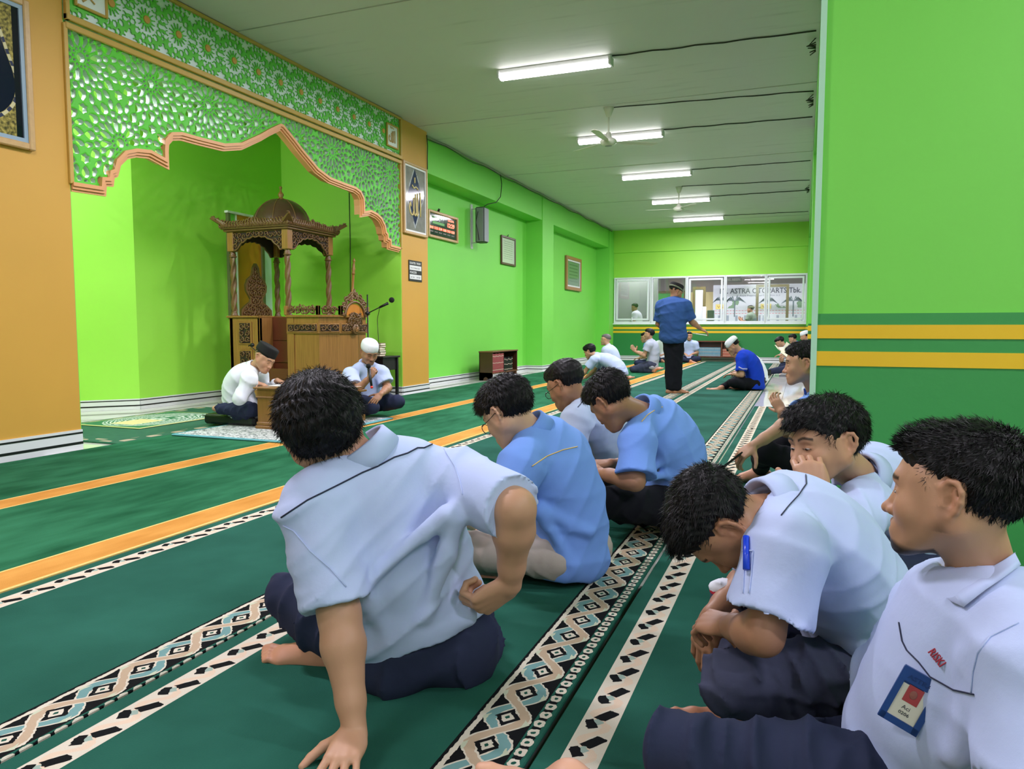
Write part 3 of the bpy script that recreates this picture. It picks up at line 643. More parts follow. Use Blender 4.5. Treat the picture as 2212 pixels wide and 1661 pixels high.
# flat patterned carpet; xs = x of the module's left edge
def flat_carpet(name, xs):
    t = NT(name); x, y, z = t.pos(); u = x-xs; n = t.noise(2.0, 4); n3 = t.noise(320, 2); nj = t.noise(70, 2); nk = t.noise(26, 2)
    base = t.mix((n-.3)*2, FGR, srgb(44, 102, 86)); jx = (nj-.5)*.010+(nk-.5)*.006; ux = u+jx; yy = y+(nj-.5)*.012
    # thin scroll border: u .055 .. .145
    a = (ux-.10)/.04; ph = yy/.13; fr = (ph-ph.floor()-.5)*2  # -1..1
    leaf = ((a-.25).abs()*1.1+(fr-.35-a*.4).abs()*1.9) < .85; leaf2 = ((a+.5).abs()*1.3+(fr+.5+a*.3).abs()*1.9) < .74
    scr_ = (a-(ph*2*pi).sin()*.55).abs() < .3; tealz = ((a+.15).abs()*1.2+(fr+.15).abs()*1.8) < .5
    c = t.mix(scr_, CREAM, srgb(214, 192, 168)); c = t.mix(tealz, c, srgb(150, 170, 158)); c = t.mix(leaf.max(leaf2), c, INK); c = t.mix(a.abs() > .92, c, CREAM)
    col = t.mix((u-.10).abs() < .045, base, c)
    # wide interlace border: u .935 .. 1.075
    W = .068; b = (ux-1.002)/W; phs = yy*(pi/.135); s = phs.sin(); r1 = (b-s*.62).abs() < .22; r1o = (b-s*.62).abs() < .32; r2 = (b+s*.62).abs() < .22; r2o = (b+s*.62).abs() < .32
    q = yy/.135; fq = (q-q.floor()-.5)*2  # centre of each eye at fq=0
    dd = b.abs()*1.25+fq.abs()*1.0; eye = dd < .62; eyec = dd < .36; eyeg = dd < .13
    tooth = (b.abs() > .66)*(((b.abs()-.66)*2.2+(fq.abs()-1).abs()*1.0) > .52)
    c = t.mix(tooth, INK, INK); c = t.mix(r2o, c, CREAM); c = t.mix(r2, c, TEAL); c = t.mix(r1o, c, CREAM); c = t.mix(r1, c, TAN)
    c = t.mix(eye, c, INK); c = t.mix(eyec, c, CREAM); c = t.mix(eyeg, c, FGR)
    tri = (b.abs() > .70)*(((b.abs()-.70)*1.4+(fq+.25).abs()) < .33); c = t.mix(tri, c, srgb(190, 196, 170))
    c = t.mix(((b+.97).abs() < .10), c, CREAM); c = t.mix(((b+1.12).abs() < .05), c, INK)
    col = t.mix((u-.996).abs() < .076, col, c)
    # small bead border: u 1.078 .. 1.105
    v = (ux-1.088)/.016; p2 = yy/.045; f2 = (p2-p2.floor()-.5)*2; bead = (v*v+f2*f2*1.1) < .85; dot = (v*v*1.2+f2*f2*1.6) < .12; bk = (f2.abs() > .72)*(v.abs() < .7)
    c2 = t.mix(bead, base, CREAM); c2 = t.mix(dot, c2, FGR); c2 = t.mix(bk, c2, INK); col = t.mix((u-1.088).abs() < .018, col, c2)
    t.color(col); t.rough(.95); t.bump(n3, .45, .003); t.b.inputs['Specular IOR Level'].default_value = .1; return t.m
props(MB().box((-5.42, -3, 0), (-2.775, 22.35, .016), bev=.004).build('carpet', m_plush), 'plush green carpet with two orange stripes beside the left wall', 'carpet')
sheets = [(-2.765, -1.685, 'next to the plush carpet', [-3, .9, 7.75, 13.9, 20.05, 22.4]), (-1.675, -.562, 'in the middle of the hall', [-3, 3.55, 9.7, 15.78, 21.9]), (-.548, .565, 'nearest the right wall', [-3, 3.32, 0, 3.6, 7.58, 0, 7.6, 9.82])]
ordn = ['nearest', 'second nearest', 'third', 'fourth', 'farthest']
for k, (x0, x1, nm, ys) in enumerate(sheets):
    m = flat_carpet('woven_carpet_%d' % k, x0)
    segs = [(-3, 3.32), (3.6, 7.58), (7.6, 9.82)] if k == 2 else list(zip(ys[:-1], ys[1:]))
    for j, (a, c) in enumerate(segs):
        if k == 2 and j > 0: c0 = .045
        props(MB().box((x0, a+.008, 0), (x1 if not (k == 2) else (x1 if j == 0 else .035 if j == 1 else .6), c-.008, .010+.001*((j+k) % 3)), bev=.003).build('carpet', m), 'green carpet runner with woven borders %s, %s length' % (nm, ordn[j] if c < 22 or True else ''), 'carpet', 'green bordered carpet runners')
props(MB().box((.585, -3, 0), (1.7, 3.32, .011), bev=.003).build('carpet', flat_carpet('woven_carpet_4', .585)), 'green bordered carpet runner at the far right under the seated men', 'carpet', 'green bordered carpet runners')
# rugs in the niche
t = NT('green_rug'); x, y, z = t.pos(); n = t.noise(14, 3); d = ((x+6.22).abs()-.79).max((y-5.9).abs()-1.29); fl_ = ((x*22).sin()*(y*22).sin()) > .15
bd = (d+.10).abs() < .055; t.color(t.mix(bd*fl_, t.mix(n, srgb(28, 84, 60), srgb(46, 106, 80)), srgb(176, 160, 138))); t.rough(.95)
props(MB().box((-7.0, 4.62, 0), (-5.44, 7.18, .014), bev=.004).build('rug', t.m), 'dark green rug with pinkish flower border on the niche floor', 'rug')
t = NT('prayer_mat'); x, y, z = t.pos(); n = t.noise(9, 4, stretch=(1, 2.5, 1)); r = ((x+6.4)*(x+6.4)*1.6+(y-5.95)*(y-5.95)*1.0); rings = ((r*26+n*2)*2*pi).sin() > .1; inn = r < .24
c = t.mix(rings*(r < .33), srgb(48, 118, 76), srgb(206, 214, 206)); c = t.mix(((x+6.42).abs() < .16)*((y-5.7).abs() < .2), c, srgb(222, 206, 150)); d = ((x+6.42).abs()-.44).max((y-5.95).abs()-.62); c = t.mix(d > -.02, c, srgb(206, 206, 140)); t.color(c); t.rough(.9)
props(MB().box((-6.86, 5.33, .0165), (-5.98, 6.57, .026), bev=.004).build('prayer_mat', t.m), 'small green prayer mat with pale arcs and a cream patch, on the dark rug', 'rug')
t = NT('grey_rug'); x, y, z = t.pos(); n = t.noise(13, 5, rough=.65); d = ((x+4.72).abs()-.63).max((y-6.02).abs()-.91); lines_ = ((n*34).sin() > .35)
t.color(t.mix(d > -.035, t.mix(lines_, srgb(200, 204, 202), srgb(104, 116, 112)), srgb(96, 164, 172))); t.rough(.95)
props(MB().box((-5.35, 5.11, .017), (-4.09, 6.93, .034), bev=.008).build('rug', t.m), 'grey and white swirl-patterned rug with a turquoise edge under the low desk', 'rug')
# ================================================================== PULPIT
t = NT('teak_wood'); t.n('ShaderNodeTexCoord'); t.vec = [q for q in t.t.nodes if q.type == 'TEX_COORD'][0].outputs['Object']; n = t.noise(3, 5, stretch=(6, 6, .6)); n2 = t.noise(9, 4, stretch=(8, 8, .35))
t.color(t.mix(n2, srgb(112, 74, 36), srgb(176, 126, 66))); t.rough(.32); t.bump(n2, .08, .002); m_teak = t.m
m_teakd = mat('carved_teak', srgb(112, 80, 46), .38, var=.25, vscale=20); m_domew = mat('dome_wood', srgb(84, 58, 44), .28, var=.15, vscale=5); m_red = mat('red_brown_panel', srgb(96, 46, 28), .35, var=.15, vscale=4)
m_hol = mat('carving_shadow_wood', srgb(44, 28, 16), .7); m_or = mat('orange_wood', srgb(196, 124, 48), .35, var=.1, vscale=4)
def spiral(c, ux, uz, r0, turns, hand=1, a0=0, n=18, tail=.0):
    pts = []
    for i in range(n):
        s = i/(n-1); a = a0+hand*turns*2*pi*s; r = r0*(1-.85*s); pts.append(np.array(c)+ux*math.cos(a)*r+uz*math.sin(a)*r)
    return pts
def carve(mb, o, ux, uz, un, w, h, cell, r=.010, seed=1):
    """scroll carving relief filling a w x h rectangle from corner o"""
    rg = random.Random(seed); nx = max(1, round(w/cell)); nz = max(1, round(h/cell)); cw, chh = w/nx, h/nz
    ux, uz, un, o = [np.array(q, float) for q in (ux, uz, un, o)]
    for i in range(nx):
        for j in range(nz):
            c = o+ux*(i+.5)*cw+uz*(j+.5)*chh; hd = 1 if (i+j) % 2 else -1
            pts = spiral(c, ux*cw*.5/(cell*.5), uz*chh*.5/(cell*.5), cell*.46, 1.25, hd, rg.uniform(0, 6.28), 14)
            mb.tube(pts, [r*(1-.5*k/13) for k in range(14)], 5)
            for k in range(3):
                a = rg.uniform(0, 6.28); p = c+ux*math.cos(a)*cw*.40+uz*math.sin(a)*chh*.40; d = ux*math.cos(a+1)+uz*math.sin(a+1)
                mb.tube([p-d*cell*.14, p+un*.004, p+d*cell*.14], [r*.4, r*1.15, r*.3], 5)
def crest(mb, a, b, un, h, r=.014, step=.06, seed=3):
    """row of curling leaves standing along a->b"""
    rg = random.Random(seed); a = np.array(a, float); b = np.array(b, float); L = np.linalg.norm(b-a); d = (b-a)/L; n = int(L/step); z = np.array([0, 0, 1.])
    for i in range(n):
        s = (i+.5)/n; hh = h*(1+.45*math.exp(-((s-.5)/.13)**2)+.5*abs(s-.5)**3*4)*rg.uniform(.85, 1.1); p = a+d*L*s; k = 1 if s < .5 else -1
        mb.tube([p, p+z*hh*.45+d*k*.004, p+z*hh*.8+d*k*step*.35, p+z*hh*.95+d*k*step*.75, p+z*hh*.78+d*k*step*.9], [r, r*1.1, r*.9, r*.7, r*.4], 5)
        mb.tube([p+d*step*.4, p+z*hh*.35+d*step*.55+un*.01, p+z*hh*.55+d*step*.3+un*.012], [r*.8, r, r*.4], 5)
pu = thing('pulpit', 'tall carved wooden pulpit with twisted columns and brown dome in the prayer niche', 'pulpit', (-6.3, 8.18, 0))
x0, x1, xb, y0, y1 = -6.985, -6.03, -5.41, 7.7, 8.655; ex, ey, ez = np.eye(3)
b = MB(); b.box((x0, y0, 0), (-6.5, y0+.05, 1.13), bev=.006); b.box((x0, y0, 0), (x0+.05, y1, 1.13)); b.box((x0, y1-.05, 0), (xb-.18, y1, 1.13)); b.box((-6.53, y0, 0), (-6.50, y0+.6, 1.13)); b.box((-6.062, y0-.012, 0), (-5.96, y0+.55, 1.13))
b.box((x0-.03, y0-.03, 1.13), (-6.5, y0+.3, 1.155), bev=.006); b.box((-6.07, y0-.03, 1.13), (-5.9, y0+.2, 1.155), bev=.006); b.box((x0, y0+.3, 1.0), (-6.5, y1, 1.15))
b.box((x0-.02, y0-.02, 0), (-6.5, y0+.07, .09)); b.build('body', m_teak, pu)
for z0, z1 in ((.80, 1.06), (.42, .70), (.12, .34)):
    g = MB(); g.box((-6.84, y0-.012, z0-.02), (-6.62, y0+.0, z1+.02), bev=.005); p = g.build('panel_frame', m_teak, pu)
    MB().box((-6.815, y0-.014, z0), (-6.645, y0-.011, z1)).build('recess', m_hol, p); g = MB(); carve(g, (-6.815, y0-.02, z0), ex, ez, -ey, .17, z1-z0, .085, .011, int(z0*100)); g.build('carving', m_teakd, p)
MB().box((-6.5, y0+.25, 0), (-6.03, y0+.28, 1.14)).build('inner_panel', m_red, pu)
g = MB(); 
for z in (.28, .55, .84): g.box((-6.48, y0+.235, z), (-6.18, y0+.25, z+.02))
g.box((-6.19, y0+.235, 0), (-6.165, y0+.25, 1.13)); g.build('inner_rail', m_red, pu)
for k in range(3): MB().box((-6.5, y0+.0+.0, 0), (-6.03, y0+.24-.08*k, .16*(k+1))).build('step', m_red, pu)
# lectern balcony: half octagon
pl = [(x1-.03, y0), (-5.59, y0), (xb, y0+.18), (xb, y1-.18), (-5.59, y1), (x1-.03, y1)]
def ring(z0, z1, out, name, m, inner=None):
    cx, cy = -6.0, 8.18; b = MB(); q = []
    for i, (a, c) in enumerate(pl):
        dx, dy = (1 if a > -5.7 else (.7 if i in (1, 4) else 0)), (-1 if c < cy else 1)
        q.append((a+out*(1 if i in (2, 3) else .45 if i in (1, 4) else 0), c+dy*out*(.45 if i in (2, 3) else 1)))
    b.poly([(a, c, z0) for a, c in q], (0, 0, z1-z0)); return b.build(name, m, pu)
ring(0, .93, 0, 'lectern_body', m_teak); ring(0, .10, .03, 'plinth', m_teak); ring(.93, 1.06, .022, 'carved_band_base', m_teak); ring(1.06, 1.135, .004, 'lectern_upper_body', m_teak); ring(1.135, 1.16, .035, 'ledge', m_teak)
def faces_of(out):
    q = [(x1-.03, y0-out), (-5.59+.4*out, y0-out), (xb+out, y0+.18-.4*out), (xb+out, y1-.18+.4*out)]; return [(np.array((*a, 0.)), np.array((*c, 0.))) for a, c in zip(q[:-1], q[1:])]
for k, (a, c) in enumerate(faces_of(.024)):
    d = nrm(c-a); L = np.linalg.norm(c-a); un = np.array([d[1], -d[0], 0]); g = MB(); g.tube([a+d*.02+ez*.95, c-d*.02+ez*.95, c-d*.02+ez*1.045, a+d*.02+ez*1.045], .008, 5, True); p = g.build('panel_frame', m_teak, pu)
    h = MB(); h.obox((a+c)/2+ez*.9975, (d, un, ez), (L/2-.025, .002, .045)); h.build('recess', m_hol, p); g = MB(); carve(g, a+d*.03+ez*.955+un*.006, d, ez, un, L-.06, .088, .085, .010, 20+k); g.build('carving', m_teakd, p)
    # corner posts and pierced parapet
    for e in (a, c): MB().box((e[0]-.022, e[1]-.022, 1.16), (e[0]+.022, e[1]+.022, 1.275), bev=.006).build('parapet_post', m_teak, pu)
    if k < 2:
        g = MB(); carve(g, a+d*.03+ez*1.165, d, ez, un, L-.06, .10, .10, .012, 30+k); carve(g, a+d*.06+ez*1.165-un*.012, d, ez, un, L-.12, .105, .07, .009, 40+k); crest(g, a+d*.03+ez*1.215, c-d*.03+ez*1.215, un, .055, .010, .045, 5+k); g.build('pierced_parapet', m_teakd, pu)
# arched crest on the front face
a, c = faces_of(.03)[2]; yc = (a[1]+c[1])/2; X = a[0]
def arcpts(r, n=15, a0=.0, a1=pi, cz=1.16, x=X): return [(x, yc-r*math.cos(a0+(a1-a0)*i/(n-1)), cz+r*.85*math.sin(a0+(a1-a0)*i/(n-1))) for i in range(n)]
MB().poly(arcpts(.21, cz=1.13), (-.03, 0, 0)).build('crest_board', m_or, pu)
g = MB(); g.tube(arcpts(.225, cz=1.14, x=X+.005), .018, 6); g.tube([(X, a[1]+.0, 1.165), (X, a[1]+.07, 1.165)], .015, 6); g.tube([(X, c[1]-.07, 1.165), (X, c[1], 1.165)], .015, 6); g.build('crest_moulding', m_teakd, pu)
g = MB()
for r, rr in ((.262, .016), (.30, .012)):
    for i in range(13):
        th = pi*(i+.5)/13; cc = np.array([X, yc-r*math.cos(th), 1.15+r*.92*math.sin(th)]); g.tube(spiral(cc, ey, ez, .032, 1.1, 1 if i % 2 else -1, th), [rr*(1-.03*k) for k in range(18)], 5)
g.tube([(X, yc, 1.40), (X, yc-.02, 1.44), (X, yc, 1.49), (X, yc+.02, 1.44), (X, yc, 1.40)], .014, 5); g.build('crest_carving', m_teakd, pu)
g = MB(); carve(g, (X+.01, yc-.13, 1.02), ey, ez, ex, .26, .18, .065, .010, 77); g.tube(arcpts(.155, cz=1.05, x=X+.006), .010, 5); g.build('arch_carving', m_teakd, pu)
g = MB(); g.lathe([(.0, 0), (.062, 0), (.075, .012), (.062, .024), (.0, .024)], (X, yc, .98), 20, (1, 0, 0)); md_ = g.build('medallion', m_teakd, pu); g = MB(); strokes_p = [[(X+.03, yc-.03+.06*p, .945+.07*q) for p, q in s] for s in ALLAH]
for s_ in strokes_p: g.tube(s_, .005, 4)
g.build('emblem', m_teak, md_)
# twisted columns
def twist_col(cx, cy, z0, z1, R=.032):
    b = MB(); n = 20; m = 40; vs = []; fs = []
    for j in range(m+1):
        z = z0+.06+(z1-z0-.12)*j/m
        for i in range(n): a = 2*pi*i/n; r = R*(1+.26*math.cos(3*(a-z*11))); vs.append((cx+math.cos(a)*r, cy+math.sin(a)*r, z))
    for j in range(m):
        for i in range(n): fs.append([j*n+i, j*n+(i+1) % n, (j+1)*n+(i+1) % n, (j+1)*n+i])
    b.add(vs, fs, True)
    for zz in (z0, z1-.07): b.lathe([(.0, 0), (.05, 0), (.05, .012), (.036, .02), (.042, .035), (.03, .05), (.036, .062), (0, .07)], (cx, cy, zz), 16)
    return b.build('column', m_teakd, pu)
cs = [(x0+.045, y0+.045), (x1-.045, y0+.045), (x0+.045, y1-.045), (x1-.045, y1-.045)]
for cx, cy in cs: twist_col(cx, cy, 1.155, 1.985)
for cx, cy in cs: MB().box((cx-.05, cy-.05, 1.985), (cx+.05, cy+.05, 2.24), bev=.008).build('corner_block', m_teak, pu)
def arch_apron(p, d, un, L):
    """pierced carved apron with an arched lower edge between corner blocks"""
    p = np.array(p, float); N = 24; low = lambda s: 1.985+.17*max(0, 1-abs(2*s-1)**2.4*1.25)+.010*math.sin(s*50)
    b = MB(); vs = []; fs = []
    for i in range(N+1):
        s = i/N; q = p+d*L*s; vs += [q+ez*low(s), q+ez*2.235, q+ez*2.235-un*.02, q+ez*low(s)-un*.02]
    for i in range(N): fs += [[i*4+k, i*4+(k+1) % 4, i*4+4+(k+1) % 4, i*4+4+k] for k in range(4)]
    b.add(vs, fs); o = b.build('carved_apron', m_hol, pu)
    b = MB(); b.tube([p+d*L*i/N+ez*(low(i/N)+.006)+un*.004 for i in range(N+1)], .011, 5); b.tube([p+ez*2.228+un*.003, p+d*L+ez*2.228+un*.003], .010, 5)
    rg = random.Random(5)
    for i in range(11):
        s = (i+.5)/11; z0_ = low(s)+.02; hgt = 2.22-z0_; nz = max(1, round(hgt/.07))
        for j in range(nz):
            cc = p+d*L*s+ez*(z0_+(j+.5)*hgt/nz)+un*.008; b.tube(spiral(cc, d, ez, .036, 1.2, 1 if (i+j) % 2 else -1, rg.uniform(0, 6)), [.009*(1-.03*k) for k in range(18)], 5)
    b.build('carving', m_teakd, o)
arch_apron((x0+.095, y0+.012, 0), ex, -ey, x1-x0-.19); arch_apron((x1-.012, y0+.095, 0), ey, ex, y1-y0-.19); arch_apron((x0+.095, y1-.012, 0), ex, ey, x1-x0-.19); arch_apron((x0+.012, y0+.095, 0), ey, -ex, y1-y0-.19)
b = MB(); b.box((x0-.035, y0-.035, 2.235), (x1+.035, y1+.035, 2.262), bev=.008); b.box((x0-.06, y0-.06, 2.262), (x1+.06, y1+.06, 2.285), bev=.008); b.build('cornice', m_teakd, pu)
g = MB()
crn = [(x0-.06, y0-.06), (x1+.06, y0-.06), (x1+.06, y1+.06), (x0-.06, y1+.06)]
for i in range(4): a, c = crn[i], crn[(i+1) % 4]; un = nrm((c[1]-a[1], -(c[0]-a[0]), 0)); crest(g, (*a, 2.28), (*c, 2.28), un, .085, .013, .042, i); crest(g, (a[0]*.985+-.0975, a[1]*.995+.04, 2.28), (c[0]*.985-.0975, c[1]*.995+.04, 2.28), un, .06, .012, .05, i+9)
g.build('leaf_cresting', m_teakd, pu)
for cx, cy in crn:
    sx, sy = (1 if cx > -6.5 else -1), (1 if cy > 8.18 else -1); d = np.array([sx, sy, 0])/1.414; p = np.array([cx, cy, 2.265])-d*.10
    s_ = np.array([-d[1], d[0], 0]); b = MB(); b.add([p+s_*.09, p-s_*.09, p+d*.22+ez*.13-s_*.012, p+d*.22+ez*.13+s_*.012, p+s_*.09+ez*.06, p-s_*.09+ez*.06, p+d*.19+ez*.16], [[0, 1, 2, 3], [4, 6, 5], [0, 4, 5, 1], [1, 5, 6, 2], [0, 3, 6, 4], [2, 6, 3]])
    for k in range(4): b.tube([p+d*.05*k+ez*(.05+.02*k)+s_*.02, p+d*(.05*k+.02)+ez*(.10+.02*k), p+d*(.05*k+.05)+ez*(.085+.025*k)-s_*.02], [.013, .012, .006], 5)
    b.build('upturned_corner', m_teakd, pu)
prof = [(.385*math.cos(a), 2.285+.415*math.sin(a)**.92) for a in np.linspace(0, pi/2*.98, 14)]
MB().lathe([(0.001, 2.27), (.40, 2.27)]+prof+[(.0, 2.70)], (-6.5, 8.18, 0), 48).build('dome', m_domew, pu)
g = MB()
for k in range(8): g.tube([(-6.5+r*1.006*math.cos(k*pi/4+.39), 8.18+r*1.006*math.sin(k*pi/4+.39), h) for r, h in prof], .008, 5)
g.build('dome_rib', m_teakd, pu)
MB().lathe([(.0, 2.68), (.05, 2.69), (.04, 2.71), (.022, 2.72), (.040, 2.75), (.034, 2.775), (.014, 2.80), (.012, 2.83), (.02, 2.845), (.016, 2.865), (.0, 2.87)], (-6.5, 8.18, 0), 16).build('finial', m_teak, pu)
# carved chair back
g = MB(); prf = [(.0, .31), (.09, .30), (.15, .22), (.20, .13), (.24, .12), (.34, .20), (.42, .21), (.50, .17), (.55, .09), (.60, .07), (.66, .06), (.72, .015)]
out_ = [(-6.93, 8.17-w_, 1.15+h) for h, w_ in prf]+[(-6.93, 8.17+w_, 1.15+h) for h, w_ in prf[::-1]]
g.poly(out_, (-.03, 0, 0)); bk = g.build('chair_back', m_teakd, pu); g = MB(); rg = random.Random(3)
for h, w_ in [(.04+.055*i, np.interp(.04+.055*i, [q[0] for q in prf], [q[1] for q in prf])) for i in range(12)]:
    n = max(1, int(w_*2/.075))
    for i in range(n): g.tube(spiral((-6.92, 8.17-w_+.04+(2*w_-.08)*(i+.5)/n if n > 1 else 8.17, 1.15+h), ey, ez, .034, 1.2, rg.choice((-1, 1)), rg.uniform(0, 6)), [.011*(1-.03*k) for k in range(18)], 5)
g.build('carving', m_teakd, bk)
# ---- objects on and around the pulpit
o = MB(); p0 = P(741, 830, 10.2); p1 = P(741, 748, 10.2); o.cyl(p0, p0+(p1-p0)*.8, .012, .012); o.lathe([(.014, 0), (.02, .02), (.012, .04), (.02, .06), (.018, .09), (.0, .15)], p0+(p1-p0)*.75, 10); props(o.build('turned_post', m_or), 'short turned wooden post with pointed tip in front of the pulpit lectern', 'post')
a = P(760, 650, 10.15); c = P(765, 556, 10.15); d = c-a
o = MB(); o.cyl(a-d*.9, a+d*.62, .022, .018); o.lathe([(.02, 0), (.026, .02), (.018, .05), (.028, .08), (.016, .11), (.018, .14), (.01, .17), (.022, .185), (.0, .235)], a+d*.60, 12, d); props(o.build('staff', m_teak), 'tall turned wooden staff with pointed tip standing behind the pulpit crest', 'staff')
m_blk = mat('black_metal', srgb(18, 18, 20), .45); m_foam = mat('black_foam', srgb(14, 14, 15), .95, bump=.5, bscale=200)
ms = thing('microphone_stand', 'black microphone stand with angled boom beside the pulpit', 'stand', P(797, 880, 9.7)*[1, 1, 0])
B_ = P(797, 870, 9.7); B_[2] = .01; T_ = P(797, 637, 9.7); T_[0], T_[1] = B_[0], B_[1]; J_ = B_*1; J_[2] = P(797, 677, 9.7)[2]
MB().cyl(B_, T_, .009).build('pole', m_blk, ms)
for k in range(3): a = 2*pi*k/3; MB().cyl((B_[0]+.2*math.cos(a), B_[1]+.2*math.sin(a), .01), (B_[0], B_[1], .12), .008).build('leg', m_blk, ms)
g = MB(); g.ell(J_, .026); g.cyl(J_+np.array([0, -.03, 0]), J_+np.array([0, .03, 0]), .02); g.build('joint', m_blk, ms)
M_ = P(838, 655, 9.5); MB().cyl(J_, J_+(M_-J_)*.85, .007).build('boom', m_blk, ms)
g = MB(); g.cyl(J_+(M_-J_)*.6, M_, .014, .019); mc = g.build('microphone', m_blk, ms); MB().ell(P(846, 648, 9.5), .036).build('foam_cover', m_foam, mc)
pts = [J_+(M_-J_)*.6, P(815, 690, 9.6), P(818, 740, 9.6), P(819, 765, 9.6)]; g = MB().tube([pts[0]*(1-s)+pts[1]*s if s <= 1 else (pts[1]*(2-s)+pts[2]*(s-1) if s <= 2 else pts[2]*(3-s)+pts[3]*(s-2)) for s in np.linspace(0, 3, 16)], .004, 5); g.build('lead', m_blk, ms)
g = MB(); q0 = PYW(754, 412, 9.58); q1 = PYW(757, 700, 9.58); g.tube([q0, (q0*.6+q1*.4)+np.array([.01, 0, 0]), q1], .006, 5); props(g.build('cable', m_cab), 'thin dark cable hanging down the right niche wall', 'cable')
# black stand with books
tb = thing('side_table', 'small black stand behind the man with the microphone', 'table', (-5.6, 9.3, 0)); TX0, TX1, TY0, TY1, TH = -5.82, -5.44, 8.95, 9.38, .60
b = MB().box((TX0-.02, TY0-.02, TH-.025), (TX1+.02, TY1+.02, TH), bev=.006); b.build('top', m_blk, tb)
for X_ in (TX0+.02, TX1-.02):
    for Y_ in (TY0+.02, TY1-.02): MB().box((X_-.018, Y_-.018, 0), (X_+.018, Y_+.018, TH-.025)).build('leg', m_blk, tb)
dr = MB().box((TX0+.02, TY0+.01, TH-.2), (TX1-.02, TY1-.01, TH-.03)).build('drawer', mat('dark_drawer', srgb(34, 32, 32), .3), tb); MB().ell((TX1-.19, TY0, TH-.11), .02).build('knob', m_blk, dr)
MB().box((TX0+.02, TY0+.01, .12), (TX1-.02, TY1-.01, .14)).build('lower_shelf', m_blk, tb)
BK = [srgb(150, 92, 70), srgb(122, 74, 54), srgb(60, 90, 70), srgb(168, 122, 96), srgb(110, 50, 44), srgb(140, 100, 80)]
names = ['bottom', 'second', 'third', 'fourth', 'fifth', 'topmost']
m_pages = mat('book_pages', srgb(232, 224, 200), .8)
def book(name, c, L, W, T, m, axis=0, label=None, group=None, rz=0, pages=True):
    """closed book lying flat: centre of underside"""
    o = thing(name, label, 'book', c, group); cr, sr = math.cos(rz), math.sin(rz); A = np.array([cr, sr, 0]); B = np.array([-sr, cr, 0])
    g = MB(); c = np.array(c, float); g.obox(c+ez*.002, (A, B, ez), (L/2, W/2, .002)); g.obox(c+ez*(T-.002), (A, B, ez), (L/2, W/2, .002)); g.obox(c+ez*T/2-B*(W/2-.002), (A, B, ez), (L/2, .003, T/2)); g.build('cover', m, o)
    g = MB(); g.obox(c+ez*T/2+B*.003, (A, B, ez), (L/2-.004, W/2-.006, T/2-.003)); g.build('pages', m_pages, o); return o
z = TH
for i in range(6):
    T = .028+.006*(i % 2); book('book', (-5.64+.006*(i % 3), 9.10+.01*math.sin(i*2), z), .15, .21, T, mat('book_cover_%d' % i, BK[i], .5), label='%s book of the stack on the black stand by the niche wall' % names[i], group='books on the black stand', rz=-pi/2+.12*math.sin(i*3)); z += T
# ---- low desk with slanted lecterns
m_desk = mat('desk_wood', srgb(132, 92, 44), .3, var=.22, vscale=9, vstretch=(6, 6, .5))
dk = thing('low_desk', 'low brown wooden desk on the grey rug in front of the man in black cap', 'desk', (-4.45, 5.9, .034))
dx0, dx1, dy0, dy1, dz, dt = -4.86, -4.02, 5.70, 6.14, .034, .435
b = MB(); b.box((dx0, dy0, dz), (dx1, dy1, dt-.02)); b.box((dx0-.02, dy0-.02, dz), (dx1+.02, dy1+.02, dz+.03), bev=.005); b.box((dx0-.012, dy0-.012, dz+.03), (dx1+.012, dy1+.012, dz+.065), bev=.006); b.build('body', m_desk, dk)
b = MB(); b.box((dx0-.03, dy0-.03, dt-.018), (dx1+.03, dy1+.03, dt), bev=.006); b.build('top', m_desk, dk); MB().box((dx0-.014, dy0-.014, dt-.105), (dx1+.014, dy1+.014, dt-.09), bev=.005).build('moulding', m_desk, dk)
rh = thing('book_lectern', 'wooden lectern with sloping top behind the low desk', 'lectern', (-4.4, 6.55, .034))
g = MB(); g.box((-4.66, 6.36, .034), (-4.40, 6.58, .34)); g.box((-4.69, 6.33, .034), (-4.37, 6.61, .08)); g.build('body', m_desk, rh)
g = MB(); g.add([(-4.72, 6.28, .36), (-4.34, 6.28, .36), (-4.34, 6.64, .42), (-4.72, 6.64, .42), (-4.72, 6.28, .385), (-4.34, 6.28, .385), (-4.34, 6.64, .445), (-4.72, 6.64, .445)], [[0, 1, 2, 3], [4, 5, 6, 7], [0, 1, 5, 4], [2, 3, 7, 6], [1, 2, 6, 5], [0, 3, 7, 4]]); g.build('sloping_top', m_desk, rh)
g = MB(); g.box((-4.36, 6.38, .34), (-4.22, 6.62, .362), bev=.004); g.box((-4.33, 6.42, .10), (-4.27, 6.58, .34)); g.box((-4.35, 6.40, .034), (-4.23, 6.60, .10), bev=.005); g.build('side_shelf', m_desk, rh)
props(MB().obox((-4.50, 6.50, .430), ((1, 0, 0), (0, .987, .163), (0, -.163, .987)), (.09, .06, .006)).build('booklet', mat('yellow_green_cover', srgb(206, 214, 60), .5)), 'yellow and green booklet lying on the sloping lectern', 'book')
g = MB(); c = P(648, 834, 7.0); bs = c.copy(); bs[2] = dt; g.lathe([(.03, 0), (.03, .012), (.008, .018), (.0, .02)], bs, 12); g.tube([bs, (bs+c)/2+np.array([.004, 0, 0]), c], .004, 5); g.ell(c, .018); props(g.build('desk_microphone', m_blk), 'small black gooseneck microphone on the low desk', 'microphone')
props(MB().obox((-4.72, 5.95, dt+.004), ((1, .1, 0), (-.1, 1, 0), (0, 0, 1)), (.10, .14, .003)).build('paper_sheet', mat('paper_white', srgb(232, 232, 228), .7)), 'sheet of paper on the low desk before the man in black cap', 'paper')
